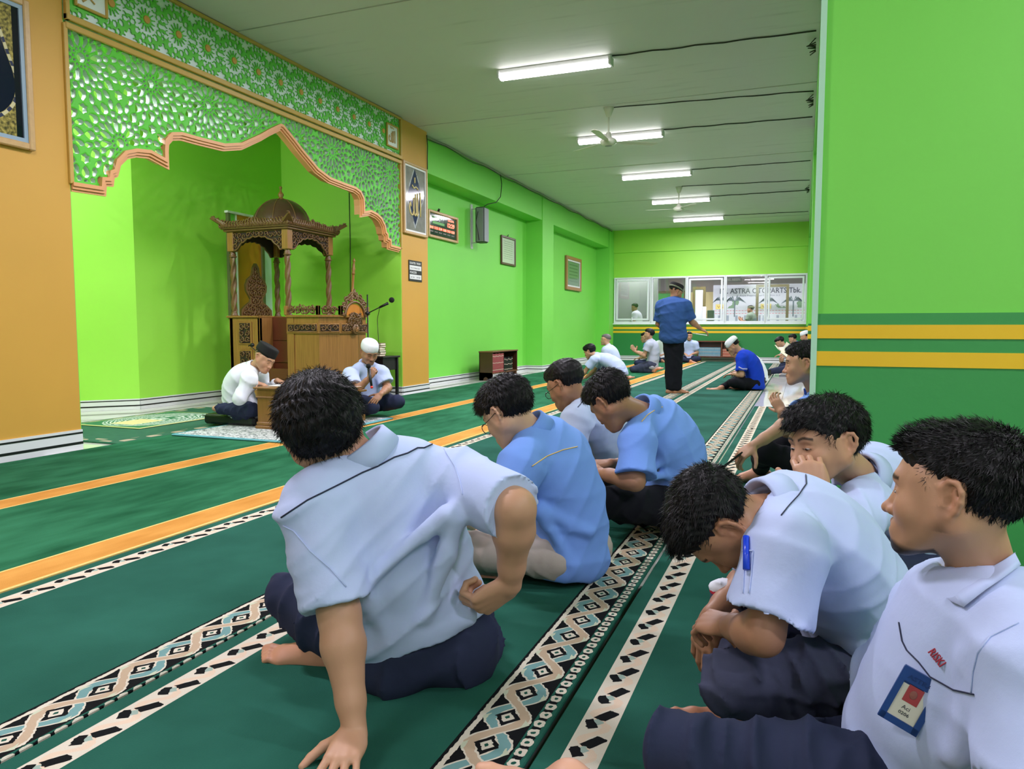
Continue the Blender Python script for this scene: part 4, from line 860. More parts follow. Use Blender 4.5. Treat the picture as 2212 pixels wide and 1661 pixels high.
c = thing('floor_cushion', 'black vinyl box cushion under the man in white shirt', 'cushion', (-5.35, 5.98, .034)); MB().box((-5.62, 5.78, .034), (-4.98, 6.2, .135), bev=.025).build('pad', mat('black_vinyl', srgb(18, 18, 20), .35, bump=.3, bscale=12), c); MB().tube([(-5.62, 5.775, .12), (-4.98, 5.775, .12)], .005, 5).build('piping', m_blk, c)
props((lambda g: (g.tube([(-6.66+.0, y0-.03, .76), P(538, 745, 9.35), P(552, 757, 9.3)], .006, 5), g.ell(P(545, 745, 9.35), (.03, .02, .025)), g.build('clip_microphone', m_blk))[-1])(MB()), 'small black microphone on a bent arm clipped to the carved pulpit panel', 'microphone')
# ================================================================== WALL OBJECTS
m_goldf = mat('gold_frame', srgb(196, 158, 104), .35, var=.15, vscale=30); m_wf = mat('white_slip', srgb(226, 226, 226), .4); m_brf = mat('brown_frame', srgb(88, 58, 44), .35); m_tanf = mat('bronze_frame', srgb(168, 116, 74), .35)
t = NT('grey_marbled_print'); x, y, z = t.pos(); n = t.noise(6, 6, rough=.7); d = ((y-9.99).abs()*2.2+((z-2.95).abs()*1.25)); og = (d+(n-.5)*.05) < .52; og2 = ((d-.56).abs() < .02)*(n > .5)
t.color(t.mix(og2, t.mix(og, t.mix(n, srgb(96, 96, 92), srgb(168, 166, 160)), srgb(40, 52, 84)), srgb(190, 196, 206))); t.rough(.08)
pf = frame_x('calligraphy_picture', 'gold framed grey picture with golden script on the right orange pier', 'picture', -5.5, 9.63, 10.36, 2.385, 3.435, .04, m_goldf, t.m, .045, inner=(.03, m_wf))
strokes(pf, 'script', mat('cream_gold_script', srgb(232, 208, 140), .3), -5.477, 9.78, 2.66, .40, ALLAH, .012)
t = NT('black_gold_print'); x, y, z = t.pos(); n = t.noise(40, 3); r = ((y-3.42)*(y-3.42)*1.0+(z-2.88)*(z-2.88)*.9); th = t.math('ARCTAN2', z-2.88, y-3.45); ww = (th*4).sin()*.03; rr = t.math('SQRT', r)+ww; ins_ = rr < .47; bead = ((rr-.485).abs() < .012); bb = (th*34).sin() > -.2
c = t.mix((n-.35)*3, srgb(80, 76, 50), srgb(190, 172, 96)); c = t.mix(ins_, c, srgb(16, 24, 44)); c = t.mix(bead, c, srgb(60, 64, 90)); c = t.mix(bead*bb, c, srgb(210, 200, 160)); c = t.mix((y > 3.90), c, srgb(20, 24, 34)); t.color(c); t.rough(.06)
pf = frame_x('calligraphy_picture', 'large gold framed black and gold picture on the left orange pier, cut by the frame', 'picture', -5.5, 2.86, 4.03, 2.335, 3.435, .05, m_goldf, t.m, .045, inner=(.035, mat('blue_grey_slip', srgb(136, 160, 180), .4)))
strokes(pf, 'script', m_gilt, -5.476, 3.1, 2.60, .6, [[(.1, .2), (.4, .05), (.7, .15), (.95, .3)], [(.3, .55), (.6, .5), (.9, .65)], [(.5, .9), (.8, .8), (.95, .95)], [(.1, .8), (.3, 1.0)]], .02)
m_led = mat('red_led', (1, .02, .01), .4, emit=6, ecol=(1, .10, .06)); m_led2 = mat('green_led', (.2, .9, .3), .4, emit=.6, ecol=(.25, .9, .35))
t = NT('clock_face'); x, y, z = t.pos(); n = t.noise(3, 4); t.color(t.mix(n, srgb(24, 40, 36), srgb(60, 92, 70))); t.rough(.06); 
ck = frame_x('digital_clock', 'framed prayer-time clock with red digits on the green wall', 'clock', -5.995, 11.32, 12.48, 2.545, 3.01, .045, m_goldf, t.m, .05)
g = MB(); text_mesh('12:29', g, (-5.969, 12.08, 2.79), ey, ez, .075, .002, True, .27)
for i, s_ in enumerate(('04:43', '11:51', '15:04', '18:08', '19:18', '05:58')): text_mesh(s_, g, (-5.969, 11.40+i*.165, 2.70-.0), ey, ez, .045, .002, True, .125)
text_mesh('15:04', g, (-5.969, 12.10, 2.895), ey, ez, .035, .002, True, .22); g.build('red_digits', m_led, ck)
g = MB(); text_mesh('MASJID AL', g, (-5.969, 11.48, 2.87), ey, ez, .05, .002, True, .35); g.box((-5.97, 11.5, 2.79), (-5.968, 11.95, 2.835)); g.build('green_caption', mat('green_caption', srgb(120, 190, 110), .5), ck)
g = MB()
for i in range(6): g.box((-5.97, 11.40+i*.165, 2.645), (-5.968, 11.52+i*.165, 2.665))
g.build('small_captions', mat('grey_caption', srgb(120, 110, 110), .5), ck); MB().cyl((-5.97, 11.7, 3.0), (-5.94, 11.7, 3.06), .02).build('hook', m_blk, ck)
# column loudspeaker on brackets with lead
sp_ = thing('column_loudspeaker', 'slim grey column loudspeaker on wall brackets under the beam', 'loudspeaker', (-5.82, 13.2, 2.58))
MB().box((-5.87, 13.05, 2.62), (-5.69, 13.27, 3.29), bev=.02).build('cabinet', mat('dark_speaker_body', srgb(58, 66, 58), .5), sp_); MB().box((-5.84, 13.04, 2.64), (-5.70, 13.052, 3.27)).build('side_panel', mat('grey_speaker_side', srgb(126, 132, 136), .4), sp_); MB().box((-5.69, 13.06, 2.64), (-5.675, 13.26, 3.27), bev=.006).build('grille', mat('speaker_grille', srgb(150, 154, 160), .5, bump=.6, bscale=300), sp_)
for z_ in (2.62, 3.26): MB().box((-6.0, 13.14, z_), (-5.86, 13.17, z_+.02)).build('bracket', m_lampbody, sp_)
MB().box((-6.0, 13.11, 2.52), (-5.985, 13.2, 3.36)).build('wall_plate', m_lampbody, sp_)
pts = [(-5.58, 13.62, 3.98), (-5.57, 13.66, 3.8), (-5.57, 13.6, 3.55), (-5.6, 13.45, 3.42), (-5.7, 13.25, 3.36), (-5.76, 13.16, 3.29)]; g = MB().tube(pts, .008, 5); g.build('lead', m_blk, sp_); MB().tube([(-5.8, 13.03, 3.2), (-5.84, 13.02, 3.0), (-5.8, 13.03, 2.8), (-5.78, 13.03, 2.66)], .006, 5).build('side_cable', m_blk, sp_)
t = NT('certificate_print'); x, y, z = t.pos(); n = t.noise(60, 2, stretch=(1, 3, .2)); ln = ((z*2*pi/.045).sin() > .55)*((y-15.03).abs() < .26)*((z-2.68).abs() < .20); t.color(t.mix(ln*(n > .45), srgb(198, 212, 190), srgb(150, 164, 144))); t.rough(.1)
o = frame_x('framed_certificate', 'dark framed pale certificate on the green wall', 'picture', -5.995, 14.62, 15.45, 2.345, 2.955, .045, m_brf, t.m, .035); MB().cyl((-5.99, 15.0, 2.95), (-5.98, 15.05, 3.0), .008).build('hook', m_blk, o)
t = NT('green_print'); x, y, z = t.pos(); ln = ((z*2*pi/.09).sin() > .4)*((y-19.9).abs() < .4)*((z-2.55).abs() < .28); t.color(t.mix(ln, srgb(104, 136, 104), srgb(76, 108, 80))); t.rough(.1)
frame_x('framed_picture', 'bronze framed green picture on the far green wall', 'picture', -5.995, 19.18, 20.6, 2.03, 2.94, .09, m_tanf, t.m, .06, inner=(.05, m_wf))
sg = thing('notice_board', 'small black notice with white name cards on the right orange pier', 'sign', (-5.5, 10.0, 1.7)); MB().box((-5.499, 9.80, 1.70), (-5.49, 10.205, 2.01)).build('board', m_blk, sg)
g = MB(); text_mesh('KHATIB / IMAM', g, (-5.489, 9.83, 1.952), ey, ez, .035, .001, True, .33); text_mesh('MUADZIN', g, (-5.489, 9.83, 1.815), ey, ez, .035, .001, True, .20); g.build('lettering', m_wf, sg)
for z0 in (1.865, 1.73): MB().box((-5.49, 9.82, z0), (-5.487, 10.18, z0+.07)).build('card', m_wf, sg)
g = MB(); text_mesh('Ust. H. Ahmad, Spd.', g, (-5.4868, 9.85, 1.885), ey, ez, .022, .001, False, .28); text_mesh('sdr. Yani', g, (-5.4868, 9.85, 1.752), ey, ez, .02, .001, False, .11); text_mesh('sdr. Budi', g, (-5.4868, 10.03, 1.752), ey, ez, .02, .001, False, .11); g.build('handwriting', mat('ink_grey', srgb(90, 90, 100), .6), sg)
# framed mirror on niche rear wall, its orange reflection painted as a flat board
o = thing('framed_mirror', 'tall framed mirror with painted orange reflection on the niche wall behind the pulpit', 'panel', (-7.6, 8.85, 1.15)); xx = -7.6
for (a, c, m, nm, e) in ((8.36, 8.40, mat('olive_strip', srgb(96, 104, 66), .4), 'frame_stile', .05), (8.40, 8.52, m_green, 'green_strip', .02), (8.52, 8.54, m_wf, 'thin_bead', .04), (8.54, 9.05, mat('orange_reflection', srgb(206, 134, 34), .4), 'orange_reflection', .02), (9.05, 9.10, mat('olive_strip', srgb(96, 104, 66), .4), 'frame_stile', .05), (9.10, 9.27, mat('pale_teal_strip', srgb(206, 228, 222), .5), 'white_strip', .03)): MB().box((xx, a, 1.17), (xx+e, c, 2.62)).build(nm, m, o)
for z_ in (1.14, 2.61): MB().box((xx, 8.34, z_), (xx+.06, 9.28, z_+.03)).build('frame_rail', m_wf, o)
# ================================================================== BOOK SHELVES
m_shelf = mat('shelf_wood', srgb(70, 40, 24), .35, var=.2, vscale=8); m_shelf2 = mat('shelf_wood_light', srgb(112, 66, 44), .35, var=.15, vscale=8)
sh = thing('bookcase', 'low dark wooden bookcase against the left green wall', 'bookcase', (-5.6, 13.5, 0)); X0, X1, Y0, Y1 = -5.72, -5.45, 12.88, 14.2
b = MB(); b.box((X0, Y0, 0), (X1, Y0+.025, .55)); b.box((X0, Y1-.025, .12), (X1, Y1, .55)); b.box((X0, Y0, .12), (X0+.015, Y1, .55)); b.build('carcass', m_shelf, sh); MB().box((X0-.01, Y0-.01, .53), (X1+.015, Y1+.01, .555), bev=.005).build('top', m_shelf2, sh); MB().box((X0, Y0, .125), (X1+.01, Y1, .15)).build('bottom_shelf', m_shelf2, sh)
for Y_ in (Y0+.0, Y1-.06):
    b = MB(); b.add([(X0, Y_, 0), (X0+.08, Y_, 0), (X0+.10, Y_, .05), (X0+.135, Y_, .07), (X0+.17, Y_, .05), (X1-.08, Y_, 0), (X1, Y_, 0), (X1, Y_, .125), (X0, Y_, .125)]+[(p, Y_+.03, q) for p, q in ((X0, 0), (X0+.08, 0), (X0+.10, .05), (X0+.135, .07), (X0+.17, .05), (X1-.08, 0), (X1, 0), (X1, .125), (X0, .125))], [[0, 1, 2, 8], [2, 3, 7, 8], [3, 4, 7], [4, 5, 6, 7], [9, 10, 11, 17], [11, 12, 16, 17], [12, 13, 16], [13, 14, 15, 16]]+[[i, (i+1) % 9, 9+(i+1) % 9, 9+i] for i in range(9)]); b.build('foot', m_shelf2, sh)
def std_book(c, T, Hh, W, m, ax, group, label, bands=True):
    """upright book, spine facing +ax direction; c = spine bottom centre"""
    c = np.array(c, float); f = np.array(ax, float); s = np.cross(ez, f); o = thing('book', label, 'book', c, group)
    g = MB(); g.obox(c-f*W/2+ez*Hh/2, (f, s, ez), (W/2, T/2, Hh/2)); g.build('cover', m, o)
    g = MB(); 
    for h_ in (.12, .5, .86): g.obox(c+f*.0006+ez*Hh*h_, (f, s, ez), (.0008, T/2, .005))
    g.build('spine_band', mat('spine_band_pale', srgb(214, 190, 170), .4), o); return o
NTH = ['first', 'second', 'third', 'fourth', 'fifth', 'sixth', 'seventh', 'eighth', 'ninth', 'tenth', 'eleventh', 'twelfth', 'thirteenth', 'fourteenth', 'fifteenth', 'sixteenth', 'seventeenth']
mr = mat('red_book', srgb(158, 74, 78), .35); mk = mat('black_book', srgb(26, 28, 28), .3)
for i in range(11): std_book((X1-.01, Y0+.055+i*.052, .15), .048, .36-.006*(i % 3), .18, mr, (1, 0, 0), 'red books on the left half of the bookcase', '%s red book from the near end of the left-wall bookcase' % NTH[i])
for i in range(7): std_book((X1-.02, Y0+.68+i*.066, .15), .056, .27-.012*(i % 3), .18, mk, (1, 0, 0), 'black books on the right half of the bookcase', '%s black banded book after the red ones on the left-wall bookcase' % NTH[i])
s2 = thing('bookcase', 'long low bookcase with blue and orange books under the back window', 'bookcase', (-2.3, 22.7, 0)); X0, X1, Y0, Y1 = -2.92, -1.75, 22.52, 22.85; zb = .16
b = MB(); b.box((X0, Y0, zb), (X0+.03, Y1, .60)); b.box((X1-.03, Y0, zb), (X1, Y1, .60)); b.box((X0, Y1-.015, zb), (X1, Y1, .6)); b.box((-2.23, Y0, zb), (-2.20, Y1, .6)); b.build('carcass', m_shelf2, s2); MB().box((X0-.02, Y0-.02, .585), (X1+.02, Y1, .615)).build('top', m_shelf2, s2); MB().box((X0-.02, Y0-.02, zb-.025), (X1+.02, Y1, zb)).build('bottom_shelf', m_shelf2, s2)
for X_ in (X0+.04, X1-.1): MB().box((X_, Y0+.02, 0), (X_+.05, Y1-.02, zb-.02)).build('foot', m_shelf2, s2)
mbu = mat('blue_book', srgb(112, 158, 178), .5); mor = mat('orange_book', srgb(184, 104, 82), .5)
for i in range(17): std_book((X0+.055+i*.0375, Y0+.05, zb), .034, .26, .16, mbu, (0, -1, 0), 'light blue books in the back bookcase', '%s light blue book from the left inside the back bookcase' % NTH[i])
for i in range(12): std_book((-2.175+i*.033, Y0+.05, zb), .03, .22, .16, mor, (0, -1, 0), 'orange books in the back bookcase', '%s orange book from the left inside the back bookcase' % NTH[i])
# ================================================================== BEYOND THE WINDOWS
ddoor(1, -5.35, -4.15, 28.6, .5, 2.40, mat('green_corridor_door', srgb(60, 150, 70), .5)); ddoor(2, -3.62, -3.18, 26.5, .95, 2.42, m_pane)
bn = thing('banner', 'large white printed company banner with palm trees in the corridor', 'banner', (-1.4, 28.3, .6)); t = NT('banner_print'); x, y, z = t.pos(); n = t.noise(2.2, 5); sky_ = (z-1.2)*.8
c = t.mix(sky_.max(0).min(1), srgb(206, 216, 214), srgb(216, 220, 228)); c = t.mix((z < 1.45)*(((x*9).sin()*(x*31).sin()) > .25)*(z > 1.05), c, srgb(150, 162, 170)); c = t.mix(((z-1.85).abs() < .14)*(n > .55), c, srgb(120, 156, 120))
c = t.mix((((z-1.62).abs() < .012).max((z-1.52).abs() < .012))*((x*60).sin() > -.4), c, srgb(206, 140, 140)); t.color(c); t.rough(.5)
MB().box((-3.12, 28.25, .5), (.45, 28.27, 2.56)).build('sheet', t.m, bn)
g = MB(); text_mesh('PT. ASTRA OTOPARTS Tbk.', g, (-2.88, 28.245, 2.24), ex, ez, .19, .003, True, 2.78); g.build('headline', mat('banner_navy', srgb(50, 54, 80), .5), bn)
g = MB(); text_mesh('Jl. Raya Pegangsaan Dua Km 2,2', g, (-2.3, 28.245, 2.12), ex, ez, .07, .003, False, 1.5); g.build('address_line', mat('banner_grey', srgb(130, 136, 160), .5), bn)
for X_ in (-3.02, -1.45):
    yp = MB().box((X_, 28.235, 1.68), (X_+.36, 28.245, 1.86)).build('yellow_patch', mat('banner_yellow', srgb(236, 220, 130), .5), bn); g = MB(); text_mesh('VISI', g, (X_+.05, 28.232, 1.72), ex, ez, .09, .003, True, .26); g.build('visi_letters', mat('banner_ochre', srgb(180, 140, 60), .5), yp)
mpalm = mat('banner_palm_grey', srgb(96, 116, 124), .5)
for px_, pz_, s_ in ((-2.85, 2.0, .30), (-2.35, 1.98, .42), (-1.2, 1.95, .35), (-.35, 1.95, .42)):
    g = MB()
    for k in range(9):
        a = pi*k/8; g.add([(px_, 28.244, pz_), (px_+s_*.5*math.cos(a), 28.244, pz_+s_*.35*math.sin(a)+.05), (px_+s_*math.cos(a), 28.244, pz_+s_*.25*math.sin(a)-.10), (px_+s_*.5*math.cos(a), 28.244, pz_+s_*.3*math.sin(a))], [[0, 1, 2, 3]])
    g.box((px_-.02, 28.242, 1.4), (px_+.02, 28.244, pz_)); g.build('palm_tree_print', mpalm, bn)
ddoor(3, -1.55, -.48, 27.0, .95, 2.48, None)
sgn = thing('corridor_sign', 'dark green lettered sign hanging in the corridor above the banner', 'sign', (-2.4, 27.2, 2.6)); MB().box((-2.75, 27.2, 2.60), (-2.05, 27.23, 2.77)).build('board', mat('sign_dark', srgb(36, 46, 34), .5), sgn)
g = MB(); text_mesh('RUANG', g, (-2.70, 27.195, 2.645), ex, ez, .08, .003, True, .28); text_mesh('ABSEN', g, (-2.38, 27.195, 2.645), ex, ez, .08, .003, True, .28); g.build('sign_letters', mat('sign_pale', srgb(120, 130, 110), .5), sgn)
props(MB().box((-3.08, 26.2, .0), (-2.86, 26.4, 1.60), bev=.01).build('cabinet', mat('dark_green_locker', srgb(34, 74, 58), .4)), 'dark green narrow cabinet beyond the middle window pane', 'cabinet')
props(MB().box((-3.24, 26.2, .0), (-3.12, 26.3, 1.72), bev=.01).build('white_post', m_white), 'white upright post beyond the middle window pane', 'post')
for xx_ in (-5.0, -2.8, -.6): area('unseen_corridor_lamp', (xx_, 25.6, 3.3), 1.2, .2, 95)
area('unseen_corridor_lamp', (-5.0, 23.5, 3.2), 1.0, .15, 30)  # unseen lamp added to brighten the grey screen behind the first pane
o = thing('ceiling_light', 'lit lamp in the corridor ceiling seen through the fourth pane', 'light', (-1.2, 27.5, 2.7)); MB().box((-1.75, 27.5, 2.68), (-1.0, 27.6, 2.71)).build('diffuser', mat('corridor_diffuser', (1, 1, 1), .4, emit=2.5), o)
# ================================================================== PEOPLE
def attr_mat(name, rough=.5, sss=.0, spec=.4, bump=0, bscale=200):
    if name in MC: return MC[name]
    t = NT(name); a = t.n('ShaderNodeVertexColor'); a.layer_name = 'Col'; t.lk(a.outputs[0], t.b.inputs['Base Color']); t.rough(rough); t.b.inputs['Specular IOR Level'].default_value = spec
    if sss: t.b.inputs['Subsurface Weight'].default_value = sss; t.b.inputs['Subsurface Radius'].default_value = (.01, .004, .002); t.b.inputs['Subsurface Scale'].default_value = 1
    if bump: t.bump(t.noise(bscale, 3), bump, .001)
    MC[name] = t.m; return t.m
m_skin = attr_mat('skin', .48, 0, .35, .12, 350)
def cloth(name, rgb, rough=.85, var=.03, weave=.32):
    if name in MC: return MC[name]
    t = NT(name); t.pos(); n = t.noise(7, 4); t.color(t.mix(n, [c*(1-var) for c in srgb(*rgb)], [min(1, c*(1+var)) for c in srgb(*rgb)])); t.rough(rough); t.b.inputs['Specular IOR Level'].default_value = .2; t.b.inputs['Sheen Weight'].default_value = .0
    t.bump(t.noise(10, 5)*1.0+t.noise(900, 1)*.04, weave, .012); MC[name] = t.m; return t.m
m_lblue = cloth('light_blue_shirt_cloth', (186, 200, 238)); m_mblue = cloth('mid_blue_shirt_cloth', (118, 158, 232)); m_gblue = cloth('grey_blue_shirt_cloth', (182, 196, 222))
m_wshirt = cloth('white_shirt_cloth', (226, 230, 238)); m_navy = cloth('navy_trouser_cloth', (42, 48, 72), .9); m_charc = cloth('charcoal_trouser_cloth', (62, 66, 86), .9); m_khaki = cloth('khaki_trouser_cloth', (176, 166, 156), .9)
m_btr = cloth('black_trouser_cloth', (20, 21, 28), .9); m_denim = cloth('denim_shirt_cloth', (52, 84, 142), .9, .2); m_royal = cloth('royal_blue_shirt_cloth', (22, 62, 190), .85); m_gshirt = cloth('pale_grey_shirt_cloth', (176, 182, 200))
m_pipe = mat('navy_piping', srgb(30, 36, 66), .7); m_pipey = mat('yellow_piping', srgb(226, 190, 110), .7)
t = NT('black_hair'); t.pos(); n = t.noise(90, 3); t.color(t.mix(n, srgb(9, 9, 11), srgb(26, 24, 26))); t.rough(.5); t.b.inputs['Specular IOR Level'].default_value = .22; m_hair = t.m
m_hairg = mat('grey_hair', srgb(96, 92, 90), .6, var=.3, vscale=60)
m_peci = mat('black_velvet', srgb(10, 10, 12), .9, bump=.3, bscale=300); m_kopiah = mat('white_knit', srgb(232, 234, 240), .9, bump=.5, bscale=420)
m_eye = mat('eye_white', srgb(168, 156, 150), .2); m_iris = mat('dark_iris', srgb(22, 14, 10), .08); m_glasses = mat('dark_spectacle_frame', srgb(22, 22, 24), .25)
t = NT('spectacle_lens'); tr = t.n('ShaderNodeBsdfTransparent'); gl = t.n('ShaderNodeBsdfGlossy'); gl.inputs['Roughness'].default_value = .02; mx = t.n('ShaderNodeMixShader'); mx.inputs[0].default_value = .12; t.lk(tr.outputs[0], mx.inputs[1]); t.lk(gl.outputs[0], mx.inputs[2]); t.lk(mx.outputs[0], t.t.nodes['Material Output'].inputs[0]); m_lens = t.m
SK = {'tan': (.50, .275, .17), 'fair': (.60, .36, .235), 'brown': (.36, .18, .10), 'mid': (.44, .235, .14)}
def vnoise(P_, k, seed=0):
    rg = np.random.default_rng(seed); v = 0
    for i in range(4):
        d = rg.normal(size=3); d /= np.linalg.norm(d); e = rg.normal(size=3); e /= np.linalg.norm(e)
        v = v+np.sin(P_@d*k*(1+.35*i)+rg.uniform(0, 6)+1.3*np.sin(P_@e*k*.7+i))
    return v/4
def make_disp(c, lat, up, amp, seed, k=22.0, lo=None):
    """cloth folds: warped directional ridges, stronger near the waist and armpits"""
    rg = np.random.default_rng(seed); fw = np.cross(up, lat); ws = []
    for i in range(5):
        a = rg.uniform(-.9, .9); kd = (up*math.cos(a)+lat*math.sin(a)*rg.choice([-1, 1])+fw*rg.uniform(-.4, .4))*k*rg.uniform(.7, 1.7); wd = rg.normal(size=3)*k*.28; ed = rg.normal(size=3)*k*.22; ws.append((kd, rg.uniform(0, 6), wd, rg.uniform(0, 6), ed, rg.uniform(0, 6), rg.uniform(.6, 1)))
    def f(X, Y, Z):
        X = X-c[0]; Y = Y-c[1]; Z = Z-c[2]; o = 0
        for kd, p, wd, q, ed, r, A in ws:
            s = np.sin(kd[0]*X+kd[1]*Y+kd[2]*Z+p+1.7*np.sin(wd[0]*X+wd[1]*Y+wd[2]*Z+q)); e = np.clip(np.sin(ed[0]*X+ed[1]*Y+ed[2]*Z+r), 0, 1)
            o = o+A*e*(1-np.abs(s))**2
        return o*amp-amp*.5
    return f
# ---- head -----------------------------------------------------------------
def head_sdf(c, ax, s=1.0, lids=1, mouth=0, ears=True, nose=1.0, jaw=1.0):
    """ax rows: right, forward, up"""
    S_ = SDF(); L = lambda x, y, z: c+s*(ax[0]*x+ax[1]*y+ax[2]*z); e = lambda p, r, k=.02, op='+', a=ax: S_.ell(L(*p), np.array(r)*s, a, k*s, op); cp = lambda p, q, r, r2=None, k=.012, op='+': S_.cap(L(*p), L(*q), r*s, (r if r2 is None else r2)*s, k*s, op)
    e((0, -.018, .042), (.077, .096, .083)); e((0, .030, .010), (.066, .066, .088), .03); e((0, .045, -.045), (.050*jaw, .045, .058), .03)
    for q in (-1, 1):
        cp((q*.054*jaw, -.002, -.042), (q*.024, .066, -.090), .021, .017, .03); e((q*.040, .056, -.026), (.026, .026, .024), .03); cp((q*.060, .030, .030), (q*.062, .005, -.03), .016, .018, .03)
    cp((-.012, .080, -.096), (.012, .080, -.096), .0165, None, .02); cp((-.034, .080, .026), (.034, .080, .026), .0135, None, .02); cp((-.02, .086, -.068), (.02, .086, -.068), .012, None, .02)
    for q in (-1, 1): e((q*.031, .104, .003), (.021, .022, .014), .014, '-')
    for q in (-1, 1): e((q*.031, .0745, .003), (.0155, .0150, .0125), .004)
    for q in (-1, 1):
        if lids: cp((q*.018, .0845, .006-.004*lids), (q*.045, .080, .005-.004*lids), .0055, .005, .005)
        cp((q*.018, .082, -.008), (q*.043, .078, -.008), .0045, .004, .006)
    cp((0, .086, .014), (0, .104*1.0, -.026), .0075, .0105*nose, .010); e((0, .110, -.033), (.0125*nose, .0125, .0105), .008)
    for q in (-1, 1): e((q*.0145*nose, .098, -.036), (.0085, .011, .0085), .006); e((q*.007, .106, -.045), (.004, .006, .004), .002, '-')
    cp((-.019, .0905, -.0600), (0, .0975, -.0565), .0062, .0066, .005); cp((.019, .0905, -.0600), (0, .0975, -.0565), .0062, .0066, .005); cp((-.015, .0925, -.0715), (.015, .0925, -.0715), .0072, None, .006)
    cp((-.024, .096, -.0652), (.024, .096, -.0652), .0022, None, .002, '-')
    if ears:
        for q in (-1, 1):
            hx = [(.076, .002, .006), (.080, .003, .022), (.085, -.008, .034), (.091, -.022, .032), (.094, -.030, .018), (.092, -.029, .0), (.086, -.022, -.016), (.080, -.012, -.028), (.077, -.003, -.026)]
            for a, b_ in zip(hx[:-1], hx[1:]): cp((q*a[0], a[1], a[2]), (q*b_[0], b_[1], b_[2]), .0048, .0048, .004)
            e((q*.0775, -.013, .003), (.006, .017, .026), .008); e((q*.079, -.007, -.027), (.005, .008, .009), .006)
            cp((q*.084, -.018, .022), (q*.086, -.021, .002), .0038, None, .004); cp((q*.086, -.021, .002), (q*.081, -.012, -.014), .0038, None, .004); cp((q*.079, .001, -.003), (q*.079, 0, -.010), .0045, None, .004); e((q*.086, -.010, -.001), (.006, .006, .010), .005, '-')
    return S_
def head_cols(V, c, ax, s, skin, brows=1, stubble=0, goatee=0, lids=1, seed=0, lipc=(.42, .16, .13), moust=0):
    l = (V-c)@ax.T/s; x, y, z = np.abs(l[:, 0]), l[:, 1], l[:, 2]; col = np.tile(np.array(skin), (len(V), 1)); nz = vnoise(V, 60, seed)[:, None]
    col = col*(1+.05*nz); mixin = lambda m, cc: col*(1-m[:, None])+np.array(cc)*m[:, None]; sm = lambda v, a, b_: np.clip((v-a)/(b_-a), 0, 1)
    red = np.exp(-((x-.04)**2+(z+.03)**2)/.0006)*(y > .03)*.25+np.exp(-((x-.085)**2+(y+.015)**2)/.0008)*.3+np.exp(-(x**2+(y-.112)**2+(z+.033)**2)/.0003)*.25; col = mixin(red, np.array(skin)*np.array([1.15, .82, .75]))
    lip = np.clip(1-((x/.024)**2+((z+.0650)/.0105)**2), 0, 1)*(y > .084); col = mixin(np.clip(lip*3, 0, .75), lipc)
    bz = .026+.006*np.sin(np.clip((x-.012)/.04, 0, 1)*3.0); br = np.clip(1-np.abs(z-bz)/(.0058-.05*np.abs(x-.028)*.7), 0, 1)*(x > .010)*(x < .052)*(y > .05); col = mixin(np.clip(br*2.2*brows*(.8+.2*nz[:, 0]), 0, .92), (.015, .012, .010))
    ls = np.exp(-((z-(.0035-.006*lids))/.0016)**2)*(x > .016)*(x < .048)*(y > .074); col = mixin(np.clip(ls*.8, 0, .8), (.03, .02, .015))
    if stubble: st = sm(-z, .035, .075)*(y > -.02)*(z > -.13)*sm(y, -.02, .03); col = mixin(st*stubble*(.6+.4*nz[:, 0]), np.array(skin)*.35)
    if moust: st = np.clip(1-((x/.026)**2+((z+.0515)/.006)**2), 0, 1)*(y > .08); col = mixin(np.clip(st*2, 0, 1)*moust, np.array(skin)*.2)
    if goatee: gt = np.clip(1-((x/.050)**2+((z+.102)/.024)**2), 0, 1)*(y > .02); col = mixin(np.clip(gt*2.5, 0, 1)*goatee, (.02, .016, .014)); sb = np.exp(-((y+.0)/.012)**2)*(z < -.01)*(z > -.055)*(x > .05); col = mixin(np.clip(sb*goatee*.6*(.6+.5*nz[:, 0]), 0, .8), (.03, .02, .018))
    return np.clip(col, 0, 1)
def hair_sdf(c, ax, s, style):
    S_ = SDF(); L = lambda x, y, z: c+s*(ax[0]*x+ax[1]*y+ax[2]*z); e = lambda p, r, k=.02, op='+': S_.ell(L(*p), np.array(r)*s, ax, k*s, op); v = style.get('vol', 0)
    e((0, -.022, .050), (.082+v, .101+v, .086+v)); e((0, .035, .085+v*.5), (.062+v*.7, .058+v*.6, .036+v*.6), .03)
    if style.get('fringe'): f = style['fringe']; e((0, .082, .078), (.052, .030, .020+f*.4), .02); e((.02*f*10, .098, .066-f*.3), (.032, .014, .020), .02)
    e((0, .080, -.030), (.092, .052, style.get('brow', .098)), .014, '-')   # face
    e((0, .045, -.085), (.075, .060, .065), .012, '-')
    for q in (-1, 1): e((q*.092, -.014, .004), (.028, .036, .042), .006, '-'); e((q*.085, .042, -.05), (.03, .05, .055), .01, '-')
    nz = style.get('nape', -.055); e((0, -.03, nz-.075), (.11, .13, .075), .015, '-')
    return S_
